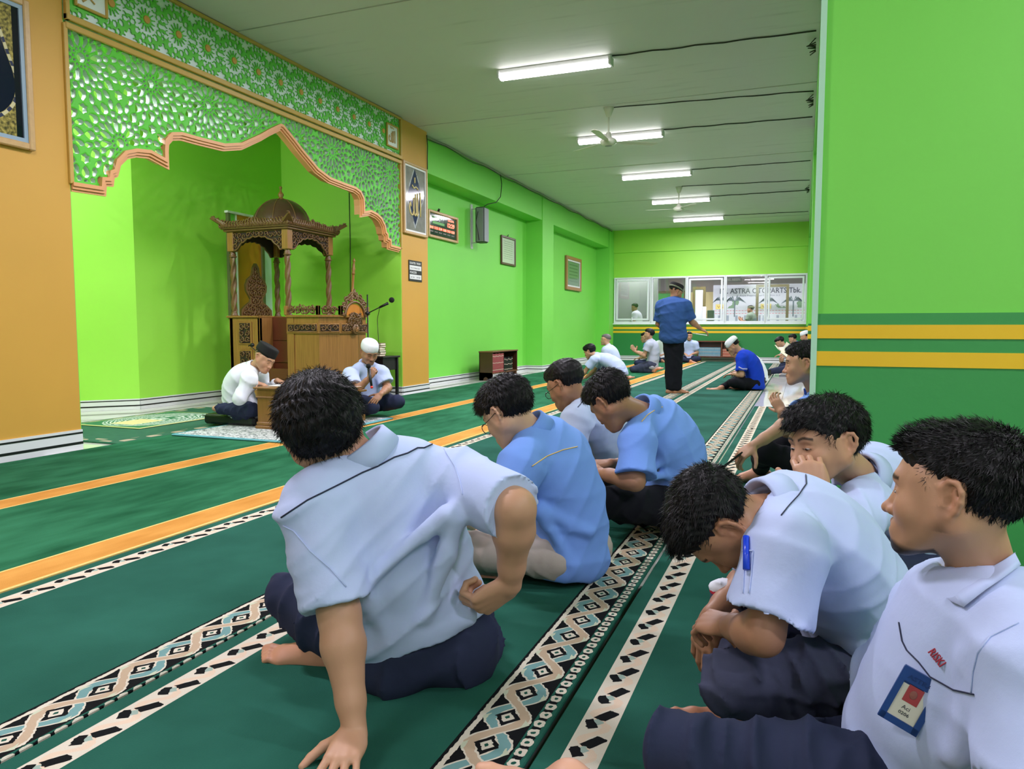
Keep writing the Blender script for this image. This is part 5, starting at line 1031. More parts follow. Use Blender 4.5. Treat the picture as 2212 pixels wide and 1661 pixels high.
def hair_mesh(name, c, ax, s, style, h, parent, m, strands=0, seed=1):
    S_ = hair_sdf(c, ax, s, style); rg = np.random.default_rng(seed); ru = style.get('rough', .0035)
    def disp(X, Y, Z):
        X = X-c[0]; Y = Y-c[1]; Z = Z-c[2]; l = [X*ax[i][0]+Y*ax[i][1]+Z*ax[i][2] for i in range(3)]
        th = np.arctan2(l[0], l[1]+.02); o = .5*np.sin(th*34+6*np.sin(l[2]*38))+.5*np.sin(l[0]*260+5*np.sin(l[1]*45))*.7+.5*np.sin(l[1]*90+l[0]*60+4*np.sin(l[2]*60)); return o*ru*s
    V, Q = S_.mesh(h, disp if h < .008 else None)
    if not len(V): return None
    parts = [(V, Q, 0)]
    if strands:
        tri = V[Q]; n = np.cross(tri[:, 1]-tri[:, 0], tri[:, 2]-tri[:, 0]); ar = np.linalg.norm(n, axis=1); n = n/(ar[:, None]+1e-12); ctr = tri.mean(1); l = (ctr-c)@ax.T/s
        outward = ((ctr-(c+ax[2]*.03*s))*n).sum(1) > 0; ear_ = ((np.abs(l[:, 0])-.088)/.034)**2+((l[:, 1]+.004)/.038)**2+((l[:, 2]-.006)/.046)**2 < 1; pw = ar*outward*(l[:, 2] > style.get('smin', -.045))*(~ear_)*(1 if style.get('fringe') else ~((l[:, 1] > .035) & (l[:, 2] < .078))); ids = rg.choice(len(ctr), strands, p=pw/pw.sum()); p0 = ctr[ids]+rg.normal(size=(strands, 3))*h*.5; nn = n[ids]; ll = l[ids]
        whorl = np.array(style.get('whorl', (0, -.05, .12))); d = ll-whorl; d = d@ax*1.0; d = d-nn*(d*nn).sum(1)[:, None]; d /= np.linalg.norm(d, axis=1)[:, None]+1e-9
        rn = rg.normal(size=d.shape); rn = rn-nn*(rn*nn).sum(1)[:, None]; d = d+rn*style.get('mess', .22)+nn*rg.uniform(-.3, .2, strands)[:, None]*style.get('spike', .3); d /= np.linalg.norm(d, axis=1)[:, None]
        Ln = style.get('len', .022)*s*rg.uniform(.6, 1.25, strands)[:, None]*(1+style.get('frontlen', 0)*np.clip(ll[:, 1:2]*12, 0, 1)); lift = style.get('lift', .14)
        wdt = np.cross(d, nn); wdt /= np.linalg.norm(wdt, axis=1)[:, None]+1e-9; w0 = style.get('sw', .0008)*s
        lf = lift*(1+style.get('quiff', 0)*np.clip((ll[:, 1:2]-.02)*18, 0, 1)); gr = style.get('grav', .04); dq = 1-min(.8, style.get('quiff', 0)*.6)*np.clip((ll[:, 1:2]-.02)*18, 0, 1)
        pts = [p0-nn*.002*s, p0+(d*.45*dq+nn*lf*.55)*Ln, p0+(d*.95*dq+nn*lf*.8-ax[2]*gr)*Ln]; ws = [w0, w0*.8, w0*.15]
        vv = np.concatenate([np.stack([p+wdt*w_, p-wdt*w_], 1) for p, w_ in zip(pts, ws)], 1)  # n,6,3
        b = np.arange(strands)*6; q = np.concatenate([np.stack([b, b+1, b+3, b+2], 1), np.stack([b+2, b+3, b+5, b+4], 1)]); parts.append((vv.reshape(-1, 3), q, 0))
    return mesh_vq(name, parts, [m], parent)
def eyes(parent, c, ax, s, look=(0, 1, 0), r=.0118):
    for q in (-1, 1):
        p = c+s*(ax[0]*q*.031+ax[1]*.0868+ax[2]*.0012); o = MB().ell(p, np.array([.0115, .0046, .0034])*s, 14, 10, ax).build('eye', m_eye, parent); g = MB(); g.ell(p+s*(ax[0]*look[0]*.006+ax[1]*.0014+ax[2]*look[2]*.004), np.array([.0068, .0044, .0035])*s, 12, 8, ax); g.build('iris', m_iris, o)
def spectacles(c, ax, s, label, round_=False):
    o = thing('spectacles', label, 'glasses', c+ax[1]*.1*s); L = lambda x, y, z: c+s*(ax[0]*x+ax[1]*y+ax[2]*z)
    for q in (-1, 1):
        pts = []
        for i in range(16):
            a = 2*pi*i/16; rx, rz = (.024, .022) if round_ else (.0265*(1-.08*abs(math.sin(2*a))), .0175*(1+.12*abs(math.sin(2*a)))); pts.append(L(q*.033+rx*math.cos(a), .112-.10*abs(q*.033+rx*math.cos(a))**1.2*1.6, -.004+rz*math.sin(a)))
        MB().tube(pts, .0015*s, 6, True).build('rim', m_glasses, o); g = MB(); g.add(pts+[sum(pts)/16], [[i, (i+1) % 16, 16] for i in range(16)]); g.build('lens', m_lens, o, fix=False)
        MB().tube([L(q*.060, .104, .002), L(q*.074, .085, .004), L(q*.0825, .02, .008), L(q*.086, -.012, .012), L(q*.084, -.032, -.008)], .0014*s, 5).build('temple', m_glasses, o)
    MB().tube([L(-.010, .1105, .0), L(0, .1135, .003), L(.010, .1105, 0)], .0014*s, 5).build('bridge', m_glasses, o); return o
def cap_hat(name, c, ax, s, m, parent, h=.085, r=(.0885, .1085), top=.0, tilt=0.0, base=.045, dome=False, label=None):
    """brimless cap: elliptical band with flat or domed crown"""
    L = lambda x, y, z: c+s*(ax[0]*x+ax[1]*(y+(z-base)*tilt)+ax[2]*z); n = 28; b = MB(); vs = []; fs = []
    prof = ([(1.0, 0), (1.02, .3), (.97, .62), (.80, .85), (.52, .96), (.2, 1.0), (.01, 1.0)] if dome else [(1.0, 0), (1.02, .25), (1.0, .85), (.96, .97), (.86, 1.0), (.5, .965), (.06, .94), (.01, .94)])
    for k, hh in prof:
        for i in range(n): a = 2*pi*i/n; vs.append(L(r[0]*k*math.cos(a), -.018+r[1]*k*math.sin(a), base+h*hh-.010*math.sin(a)*(1-hh)))
    for j in range(len(prof)-1):
        for i in range(n): fs.append([j*n+i, j*n+(i+1) % n, (j+1)*n+(i+1) % n, (j+1)*n+i])
    fs.append(list(range(n))[::-1]); fs.append([(len(prof)-1)*n+i for i in range(n)]); b.add(vs, fs, True); return b.build(name, m, parent)
# ---- hands and feet --------------------------------------------------------
def hand_sdf(S_, w, d, n, side, curl=.35, splay=.12, s=1.0, thumb=(.75, .35), tcurl=.4, fist=0):
    """w wrist, d finger direction, n back-of-hand normal; thumb towards side*cross(d,n)"""
    d = nrm(d); n = nrm(n-d*(np.array(n)@d)); t = np.cross(d, n)*side; curls = curl if hasattr(curl, '__len__') else [curl]*4
    S_.ell(w+d*.045*s-n*.002, np.array([.040, .050, .0145])*s, np.array([t, d, n]), .014*s)
    Ls = [.080, .084, .080, .073]; fl_ = [(.043, .026, .021), (.047, .030, .022), (.043, .028, .022), (.034, .020, .020)]; rs = [.0092, .0095, .0090, .0080]
    for i in range(4):
        off = (.030-.0195*i); k0 = w+d*Ls[i]*s+t*off*s; S_.cap(w+d*.012*s+t*off*.55*s, k0, .0125*s, rs[i]*1.12*s, .010*s); p = k0; a = curls[i]*.75; sp = splay*(1.5-i)*.7
        for j, L in enumerate(fl_[i]):
            dd = nrm(d*math.cos(a)-n*math.sin(a)+t*math.tan(sp)*(.7 if a < 1 else .2)); q = p+dd*L*s; S_.cap(p, q, rs[i]*(1-.07*j)*s, rs[i]*(.93-.07*j)*s, .0025*s); p = q; a += curls[i]*(1.15 if j == 0 else .8)
    p = w+d*.018*s+t*.022*s-n*.006*s; td = nrm(d*thumb[1]+t*thumb[0]-n*.35)
    q = p+td*.042*s; S_.cap(p, q, .0155*s, .0120*s, .012*s); td2 = nrm(td+d*tcurl*.9-n*tcurl*.3); r = q+td2*.032*s; S_.cap(q, r, .0112*s, .0100*s, .003*s); td3 = nrm(td2+d*tcurl*.8); S_.cap(r, r+td3*.024*s, .0100*s, .0082*s, .003*s)
    return S_
def foot_sdf(S_, a, d, u, s=1.0, side=1):
    """a ankle, d toe direction, u up (instep side); side +1: big toe on cross(d,u)"""
    d = nrm(d); u = nrm(u-d*(np.array(u)@d)); t = np.cross(d, u)*side; h = a-d*.035*s-u*.045*s; S_.ell(h, np.array([.030, .036, .032])*s, np.array([t, d, u]), .02*s); S_.cap(a, a-u*.02*s, .034*s, .034*s, .03*s)
    ball = a+d*.115*s-u*.055*s; S_.cap(a+d*.01*s-u*.02*s, ball+u*.004*s, .034*s, .022*s, .03*s); S_.cap(h, ball+t*.018*s, .024*s, .020*s, .03*s); S_.cap(h, ball-t*.022*s-d*.01*s, .024*s, .018*s, .03*s); S_.ell(ball, np.array([.044, .030, .018])*s, np.array([t, d, u]), .02*s)
    for i, (o, L, r) in enumerate(((.030, .055, .0135), (.011, .052, .0098), (-.005, .045, .0092), (-.019, .038, .0088), (-.032, .030, .0085))):
        p = ball+t*o*s+d*.015*s; q = p+d*L*.6*s+u*.004*s; S_.cap(p, q, r*1.02*s, r*s, .006*s); S_.cap(q, q+d*L*.35*s-u*.006*s, r*s, r*1.02*s, .003*s)
    return S_
# ---- whole figure ----------------------------------------------------------
def bez(a, b, c, t): return a*(1-t)**2+b*2*t*(1-t)+c*t*t
def figure(label, J, skin='tan', shirt=m_lblue, trous=m_navy, lod=0, head=None, hair=None, sleeve=.62, sleeve_len=None, hem=.02, fat=1.0, hands=None, feet=None, seed=1, cuffL=None, cuffR=None, collar=True, folds=(), amp=None, hat=None, face={}, hem_dir=None, hs=1.0, shin_to=.93, sr=(.078, .090), strands=None, extra=None, loose=1.0, hsk=None, collar_m=None, hem2=None, name='person', sub=None, tfold=None, bulge=0, longs=False, nk=1.0, arm=1.0, tfat=1.0, tamp=1.0):
    """one person: body = one mesh; hair, shirt, trousers are its children"""
    h_c = [.0075, .011, .017][lod]; h_b = [.010, .013, .018][lod]; h_h = [.0031, .0052, .0085][lod]; h_k = [.0031, .0055, .009][lod]; A = amp if amp is not None else [.0075, .0065, .004][lod]; sk = np.array(SK[skin])
    J = {k: np.array(v, float) for k, v in J.items()}; pel, neck, shL, shR = J['pel'], J['neck'], J['shL'], J['shR']; mid = J.get('chest', (pel+neck)/2); hc = J['head']; hipL, hipR = J['hipL'], J['hipR']
    latu = nrm(shR-shL); latp = nrm(hipR-hipL)
    def sp(t):
        c = bez(pel, mid*2-(pel+neck)/2, neck, t); tg = nrm(bez(pel, mid*2-(pel+neck)/2, neck, min(1, t+.05))-bez(pel, mid*2-(pel+neck)/2, neck, max(0, t-.05))); la = nrm(latp*(1-t)+latu*t); la = nrm(la-tg*(la@tg)); return c, np.array([la, np.cross(tg, la), tg])
    def torso(S_, g, k=.06, shirt_=False):
        for t_, r in ((.0, (.168, .128, .10)), (.20, (.158, .122, .12)), (.42, (.158, .120, .12)), (.63, (.168, .120, .12)), (.80, (.168, .108, .10)), (.93, (.120, .080, .06))):
            c, ax = sp(t_); bb = bulge*max(0, 1-abs(t_-.25)/.4); S_.ell(c+ax[1]*bb*.5, np.array([r[0]*fat+g+bb*.4, r[1]*fat+g+bb*.5, r[2]+g*.5]), ax, k)
        for s_ in (shL, shR): S_.ell(s_, np.full(3, .060*fat**.5+g), None, .05); S_.cap(s_, neck+(s_-neck)*.25+(nrm(neck-mid))*.006, .052+g, .050+g, .05)
        return S_
    par = None
    # body (one mesh)
    B = SDF(); torso(B, -.022)
    c9 = sp(1)[1]; B.cap(neck-c9[2]*.02, hc-head['ax'][2]*.02-head['ax'][1]*.01, .050, .050, .03)
    cuf = {}
    for s_ in 'LR':
        sh, el, wr = J['sh'+s_], J.get('el'+s_), J.get('wr'+s_)
        if el is None: continue
        B.cap(sh, el, .046*fat**.5*arm, .038*fat**.4*arm, .02); 
        if wr is not None: B.cap(el, el*.7+wr*.3, .037*fat**.4*arm, .039*fat**.4*arm, .02); B.cap(el*.7+wr*.3, wr, .039*fat**.4*arm, .0245*arm, .02)
    for s_ in 'LR':
        hp, kn, an = J['hip'+s_], J.get('kn'+s_), J.get('an'+s_)
        if kn is None: continue
        B.cap(hp, kn, .075, .050, .03)
        if an is not None: B.cap(kn, kn*.7+an*.3, .050, .050, .02); B.cap(kn*.7+an*.3, an, .050, .031, .02)
    V, Q = B.mesh(h_b); cols = [np.tile(sk, (len(V), 1))*(1+.04*vnoise(V, 30, seed)[:, None])]; parts = [(V, Q, 0)]
    # fine head
    H = head_sdf(hc, head['ax'], hs, head.get('lids', 1), 0, True, head.get('nose', 1), head.get('jaw', 1)); ax = head['ax']; H.cap(hc-ax[2]*.03*hs-ax[1]*.018*hs, neck-c9[2]*.015, .053*hs, .056, .03)
    if lod == 0: H.cap(hc+ax[0]*.05*hs-ax[2]*.04*hs-ax[1]*.02, neck+ax[1]*.02, .012, .016, .03); H.cap(hc-ax[0]*.05*hs-ax[2]*.04*hs-ax[1]*.02, neck+ax[1]*.02, .012, .016, .03)
    V, Q = H.mesh(h_h*hs); V = smooth_verts(V, Q, 1, .3) if lod < 2 else V; parts.append((V, Q, 0)); cols.append(head_cols(V, hc, ax, hs, sk*(np.array(hsk) if hsk else 1), **{k: v for k, v in face.items()}, lids=head.get('lids', 1), seed=seed))
    # fine forearms + hands
    for s_ in 'LR':
        el, wr = J.get('el'+s_), J.get('wr'+s_); hd = (hands or {}).get(s_)
        if wr is None or hd is None: continue
        G = SDF(); dv = nrm(wr-el); f4 = fat**.4*arm; sh = J['sh'+s_]
        G.cap(el+(sh-el)*.45, el, .0445*fat**.5*arm, .0385*f4, .02); G.cap(el, el*.72+wr*.28, .0388*f4, .0425*f4, .03); G.cap(el*.72+wr*.28, el*.25+wr*.75, .0425*f4, .0305*arm, .02); G.cap(el*.25+wr*.75, wr, .0290*arm, .0262*arm, .02); hand_sdf(G, wr, hd['d'], hd['n'], hd.get('t', 1), hd.get('curl', .35), hd.get('splay', .12), hd.get('s', 1), hd.get('thumb', (.75, .35)), hd.get('tcurl', .4))
        V, Q = G.mesh(h_k if lod else h_k*(1.15)); V = smooth_verts(V, Q, 1, .25) if lod < 2 else V; parts.append((V, Q, 0)); cols.append(np.tile(sk*(np.array(hd['tint']) if 'tint' in hd else 1), (len(V), 1))*(1+.05*vnoise(V, 45, seed+3)[:, None]))
    for s_ in 'LR':
        ft = (feet or {}).get(s_); an = J.get('an'+s_)
        if an is None or not ft: continue
        G = SDF(); kn = J['kn'+s_]; G.cap(an+(kn-an)*.25, an, .036, .031, .02); foot_sdf(G, an, ft['d'], ft['u'], ft.get('s', 1), ft.get('t', 1)); V, Q = G.mesh(h_k*1.2); V = smooth_verts(V, Q, 1, .3) if lod < 2 else V; parts.append((V, Q, 0)); cols.append(np.tile(sk*np.array([1.12, 1.0, 1.0]), (len(V), 1))*(1+.06*vnoise(V, 50, seed+4)[:, None]))
    body = mesh_vq(name, parts, [m_skin], None, np.concatenate(cols)); props(body, label, 'person')
    # shirt
    T = SDF(); torso(T, .010*loose, .06); up0 = nrm(neck-pel)
    c0, a0 = sp(.0); hemc = pel-a0[2]*hem
    T.ell(pel-a0[2]*.05, np.array([.178*fat+.012, .138*fat+.012, .10]), a0, .05)
    for s_ in 'LR':
        sh, el, wr = J['sh'+s_], J.get('el'+s_), J.get('wr'+s_)
        if el is None: continue
        r0, r1 = sr[0]*fat**.4, sr[1]*fat**.4
        if longs and wr is not None:
            T.cap(sh, el, r0*.85, .062, .05); T.cyl(el, el+(wr-el)*.93, .058, .042, .03); T.ell(el, .060, None, .03)
        else:
            e_ = sh+(el-sh)*(sleeve[s_] if isinstance(sleeve, dict) else sleeve); T.cyl(sh+(el-sh)*.04, e_, r0, r1, .045); T.cyl(e_-(el-sh)*.03, e_+nrm(el-sh)*.05, r1-.013, r1-.012, .004, '-'); T.cap(sh, e_-(el-sh)*.06, r0*.93, r1*.80, .05) if lod == 2 else None
    for f in folds: T.cap(f[0], f[1], f[2], f[3] if len(f) > 3 else f[2]*.6, f[4] if len(f) > 4 else .03)
    # head / neck opening
    T.cap(neck+c9[2]*.02, neck+(hc-neck)*.6+c9[2]*.02, .050*hs*nk, .060*hs*nk, .01, '-')
    hp_ = hem_dir if hem_dir is not None else a0[2]; hp_ = nrm(hp_); hz = (hemc)@hp_
    w_ = a0[0]
    def clip(X, Y, Z):
        d = hz-(X*hp_[0]+Y*hp_[1]+Z*hp_[2])+.004*np.sin(((X-pel[0])*w_[0]+(Y-pel[1])*w_[1]+(Z-pel[2])*w_[2])*38+seed)
        return np.maximum(d, .006-Z+0*X+0*Y)
    V, Q = T.mesh(h_c, make_disp(pel, latp, up0, A, seed), clip); V = smooth_verts(V, Q, 1, .35)
    sh_o = mesh_vq('shirt', [(V, Q, 0)], [shirt], body); body['_s'] = 1; del body['_s']
    # trousers
    T2 = SDF(); T2.ell(pel+a0[2]*.06, np.array([.150*fat*tfat, .112*fat*tfat, .075]), a0, .05); T2.ell(pel-a0[2]*.005, np.array([.160*fat*tfat, .124*fat*tfat, .098]), a0, .05); 
    for s_ in 'LR':
        hp, kn, an = J['hip'+s_], J.get('kn'+s_), J.get('an'+s_)
        T2.ell(hp-nrm(np.cross(a0[0], a0[2]))*.0-a0[1]*.03, np.array([.090, .100, .09])*fat*tfat, a0, .05)
        if kn is None: continue
        T2.cap(hp, hp*.5+kn*.5, .096*fat*tfat, .086*fat*tfat, .05); T2.cap(hp*.5+kn*.5, kn, .086*fat*tfat, .068, .04)
        if an is not None: T2.cap(kn, kn*.65+an*.35, .068, .066, .03); T2.cyl(kn*.65+an*.35, kn+(an-kn)*shin_to, .066, .056, .03)
    for f in (tfold or ()): T2.cap(f[0], f[1], f[2], f[3] if len(f) > 3 else f[2]*.6, .03)
    V, Q = T2.mesh(h_c*1.1, make_disp(hipL, latp, nrm(np.cross(latp, up0)), A*1.25*tamp, seed+5, 30), lambda X, Y, Z: .004-Z+0*X+0*Y); V = smooth_verts(V, Q, 1, .4)
    tr_o = mesh_vq('trousers', [(V, Q, 0)], [trous], body)
    if collar:
        cx = collar if isinstance(collar, dict) else {}; kk = cx.get('k', .35); cd = nrm(hc-neck)*kk+c9[2]*(1-kk); cd = nrm(cd); cc = neck+c9[2]*cx.get('rise', .012); fr_ = nrm(c9[1]-cd*(c9[1]@cd)); la = np.cross(fr_, cd); R1, R2 = .066*hs*cx.get('r', 1), .087*hs*cx.get('r', 1); hgt = cx.get('h', .036); vs = []; n = 26; op = cx.get('open', .42)
        for i in range(n+1):
            a = pi/2+op+(2*pi-2*op)*i/n; s1 = math.sin(a); pt = max(0, 1-min(i, n-i)/3.2); base = la*math.cos(a)+fr_*(s1*1.05-.02)
            vs += [cc+base*R1*.93-cd*.012, cc+base*R1+cd*hgt*.85, cc+base*(R1+.004)+cd*hgt, cc+base*(R1+.011)+cd*hgt*.9, cc+base*R2-cd*(.016+.030*pt-.010*s1)+fr_*.012*pt, cc+base*(R2-.005)-cd*(.017+.030*pt-.010*s1)+fr_*.012*pt]
        b = MB(); b.add(vs, [[i*6+k, i*6+k+1, (i+1)*6+k+1, (i+1)*6+k] for i in range(n) for k in range(5)], True); b.build('collar', collar_m or shirt, body, fix=True)
    if hair: hair_mesh('hair', hc, ax, hs, hair, h_h*hs*1.15, body, hair.get('m', m_hair), strands if strands is not None else [7000, 900, 0][lod], seed)
    if head.get('look') is not None: eyes(body, hc, ax, hs, head['look'])
    if hat:
        ho = hat['fn'](hc, ax, hs)
    return body, sh_o, tr_o
from mathutils.bvhtree import BVHTree
def on_surface(obj, pix, off=.0015):
    """points of an existing surface lying along the seam drawn through the given view positions"""
    me = obj.data; bv = BVHTree.FromPolygons([v.co.copy() for v in me.vertices], [list(p.vertices) for p in me.polygons]); out = []
    for u, v in pix:
        r = ray(u, v); r = Vector(r/np.linalg.norm(r)); hit, n, i, d = bv.ray_cast(Vector(C_), r)
        if hit is not None: out.append(np.array(hit)+np.array(n)*off)
    return out
def dens(pix, n=6):
    o = []
    for a, b in zip(pix[:-1], pix[1:]): o += [(a[0]+(b[0]-a[0])*i/n, a[1]+(b[1]-a[1])*i/n) for i in range(n)]
    return o+[pix[-1]]
def piping(obj, body, pix, m, r=.0016, name='piping'):
    p = on_surface(obj, dens(pix)); keep = p[:1]
    for q in p[1:]:
        if np.linalg.norm(q-keep[-1]) < .06: keep.append(q)
    return MB().tube(keep, r, 5).build(name, m, body) if len(keep) > 2 else None
def HA(fwd, up, roll=0):
    """head axes from forward and up hints"""
    f = nrm(fwd); u = np.array(up, float); u = nrm(u-f*(u@f)); r = np.cross(f, u); return np.array([r, f, u])
def CD(r, u, f): return R_*r+U_*u+F_*f      # direction from view-relative right / up / away components
Z3 = np.array([0, 0, 1.])
# ------------------------------------------------------------------ near figures
def leghelp(*a): pass
# A: large foreground man seen from behind, leaning on his left hand
ax = HA(CD(-.30, -.05, 1), CD(-.28, 1, .1))
A_J = dict(pel=P(915, 1385, 2.12), chest=P(852, 1190, 2.04), neck=P(795, 990, 1.97), shL=P(682, 1090, 1.88), shR=P(985, 1040, 2.0), elL=P(733, 1325, 1.80), wrL=P(766, 1578, 1.72), elR=P(1112, 1098, 1.80), wrR=P(1103, 1262, 1.90),
    hipL=P(845, 1405, 2.10), hipR=P(985, 1395, 2.16), knL=P(618, 1282, 2.33), anL=P(800, 1340, 2.42), knR=P(985, 1300, 2.5), anR=P(690, 1388, 2.2), head=P(698, 938, 1.95))
A_b, A_s, A_t = figure('man seen from behind in pale blue shirt, leaning on his left hand', A_J, 'tan', m_lblue, m_navy, 0, dict(ax=ax), dict(vol=.024, nape=-.085, grav=.08, rough=.005, len=.019, mess=.2, lift=.06, smin=-.07), sleeve=dict(L=.93, R=1.0), hem=-.03, fat=1.26, seed=3,
    hands=dict(L=dict(d=CD(-.12, -.30, -1), n=Z3, t=1, curl=[.25, .3, .3, .35], splay=.30, thumb=(1.0, .30), tcurl=.6, s=1.08), R=dict(d=CD(-.75, -.55, .15), n=CD(.45, -.5, -.75), t=-1, curl=[1.15, 1.2, 1.2, 1.25], thumb=(.3, .7), tcurl=.5, s=1.25)),
    feet=dict(R=dict(d=CD(-1, .05, .12), u=CD(0, 1, -.2), t=1)), hem_dir=CD(-.34, .94, 0), hs=1.06, tamp=1.8, amp=.010, sr=(.084, .080), loose=1.6, arm=1.10, collar=dict(rise=.015, r=1.0, k=.5),
    folds=[(P(985, 1120, 1.84), P(920, 1330, 1.93), .030), (P(960, 1110, 1.84), P(800, 1250, 1.86), .026), (P(735, 1190, 1.84), P(840, 1370, 1.94), .024), (P(1010, 1330, 1.98), P(830, 1400, 1.97), .03), (P(1020, 1290, 2.0), P(860, 1340, 1.94), .022)])
piping(A_s, A_b, [(608, 1118), (664, 1081), (728, 1049), (783, 1021), (815, 1008), (852, 988), (881, 979), (902, 968), (916, 968), (942, 956)], m_pipe, .0021)
piping(A_s, A_b, [(954, 962), (983, 1008), (994, 1040), (1000, 1069)], m_lblue, .0016, 'armhole_seam'); piping(A_s, A_b, [(612, 1135), (635, 1147), (670, 1190), (713, 1228), (748, 1268)], m_lblue, .0016, 'armhole_seam')
# B: young man with round spectacles
ax = HA(CD(-.62, -.50, .60), CD(-.45, .85, .2))
B_J = dict(pel=P(1228, 1185, 2.95), chest=P(1222, 1060, 2.92), neck=P(1152, 935, 2.86), shL=P(1128, 1000, 2.70), shR=P(1228, 968, 3.02), elL=P(1082, 1112, 2.64), wrL=P(1018, 1118, 2.82), elR=P(1180, 1085, 3.2), wrR=P(1085, 1125, 3.05),
    hipL=P(1185, 1200, 2.86), hipR=P(1262, 1180, 3.06), knL=P(975, 1180, 2.86), anL=P(1085, 1222, 2.95), knR=P(1030, 1110, 3.35), anR=P(1150, 1200, 2.9), head=P(1099, 893, 2.82))
B_b, B_s, B_t = figure('young man with round spectacles in mid blue shirt and khaki trousers, head bowed', B_J, 'fair', m_mblue, m_khaki, 0, dict(ax=ax, lids=1.5), dict(vol=.010, fringe=.03, nape=-.05, len=.019, mess=.25, lift=.10, frontlen=.4), sleeve=.78, hem=.10, tfat=.88, fat=1.02, seed=11, bulge=.0,
    hands=dict(L=dict(d=CD(-.9, -.15, .3), n=CD(-.1, .9, -.3), t=-1), R=dict(d=CD(-.9, -.3, -.1), n=CD(0, .8, .4), t=1)), feet=dict(L=dict(d=CD(-1, .02, .1), u=CD(0, .9, -.4), t=1)), amp=.008, loose=1.4, collar=dict(rise=.012),
    folds=[(P(1160, 1100, 2.74), P(1270, 1150, 2.80), .025), (P(1165, 1110, 2.74), P(1240, 1230, 2.80), .022), (P(1290, 1210, 2.95), P(1230, 1245, 2.85), .04)], hem_dir=CD(.15, 1, 0))
piping(B_s, B_b, [(1149, 1007), (1180, 986), (1215, 972), (1247, 965)], m_pipey, .0022)
spectacles(B_J['head'], ax, 1.0, 'round dark-rimmed spectacles on the young man in mid blue shirt', True)
# C: man with glasses behind B
ax = HA(CD(-.66, -.42, .60), CD(-.40, .85, .2))
C_J = dict(pel=P(1312, 1052, 4.15), chest=P(1308, 950, 4.12), neck=P(1260, 868, 4.02), shL=P(1247, 905, 3.86), shR=P(1303, 886, 4.18), elL=P(1225, 990, 3.80), wrL=P(1182, 1020, 3.95), elR=P(1260, 985, 4.3), wrR=P(1200, 1020, 4.15),
    hipL=P(1290, 1060, 4.05), hipR=P(1335, 1050, 4.25), knL=P(1190, 1050, 3.95), anL=P(1260, 1075, 4.2), knR=P(1230, 1020, 4.5), anR=P(1250, 1075, 4.1), head=P(1223, 833, 3.98))
C_b, C_s, C_t = figure('man with dark rectangular spectacles in grey-blue shirt, sitting behind the mid blue shirts', C_J, 'brown', m_gblue, m_btr, 1, dict(ax=ax, lids=1.5), dict(vol=.004, nape=-.05, len=.012, mess=.4), sleeve=.75, seed=21, hands=dict(L=dict(d=CD(-.9, -.2, .3), n=Z3, t=-1)), amp=.008, hs=1.02)
piping(C_s, C_b, [(1248, 880), (1255, 872), (1262, 862)], m_pipe, .002)
spectacles(C_J['head'], ax, 1.02, 'dark rectangular spectacles on the man in grey-blue shirt')
# D: man in mid blue shirt with black trousers
ax = HA(CD(-.46, -.64, .62), CD(-.55, .75, .3))
D_J = dict(pel=P(1452, 1085, 3.66), chest=P(1462, 985, 3.62), neck=P(1392, 893, 3.5), shL=P(1378, 948, 3.32), shR=P(1440, 915, 3.68), elL=P(1372, 1040, 3.24), wrL=P(1300, 1023, 3.38), elR=P(1395, 1010, 3.78), wrR=P(1318, 1002, 3.55),
    hipL=P(1430, 1092, 3.52), hipR=P(1480, 1078, 3.75), knL=P(1298, 1082, 3.36), anL=P(1400, 1118, 3.72), knR=P(1340, 1045, 3.9), anR=P(1375, 1108, 3.5), head=P(1321, 868, 3.36))
D_b, D_s, D_t = figure('man in mid blue shirt and black trousers, head bowed over clasped hands', D_J, 'brown', m_mblue, m_btr, 0, dict(ax=ax, lids=1.6), dict(vol=.010, nape=-.05, len=.019, mess=.22, lift=.10, frontlen=.3), sleeve=.86, hem=.03, fat=1.0, seed=32, amp=.008, loose=1.4, collar=dict(rise=.015),
    hands=dict(L=dict(d=CD(-.95, .10, .2), n=CD(0, .6, -.8), t=1, curl=.7), R=dict(d=CD(-.95, 0, -.1), n=CD(0, .9, -.3), t=1, curl=.6)),
    folds=[(P(1410, 1010, 3.42), P(1480, 960, 3.5), .02), (P(1410, 1030, 3.42), P(1490, 1020, 3.55), .022), (P(1420, 1080, 3.46), P(1490, 1040, 3.6), .025)])
piping(D_s, D_b, [(1386, 911), (1398, 897), (1414, 886), (1431, 879)], m_pipey, .0022)
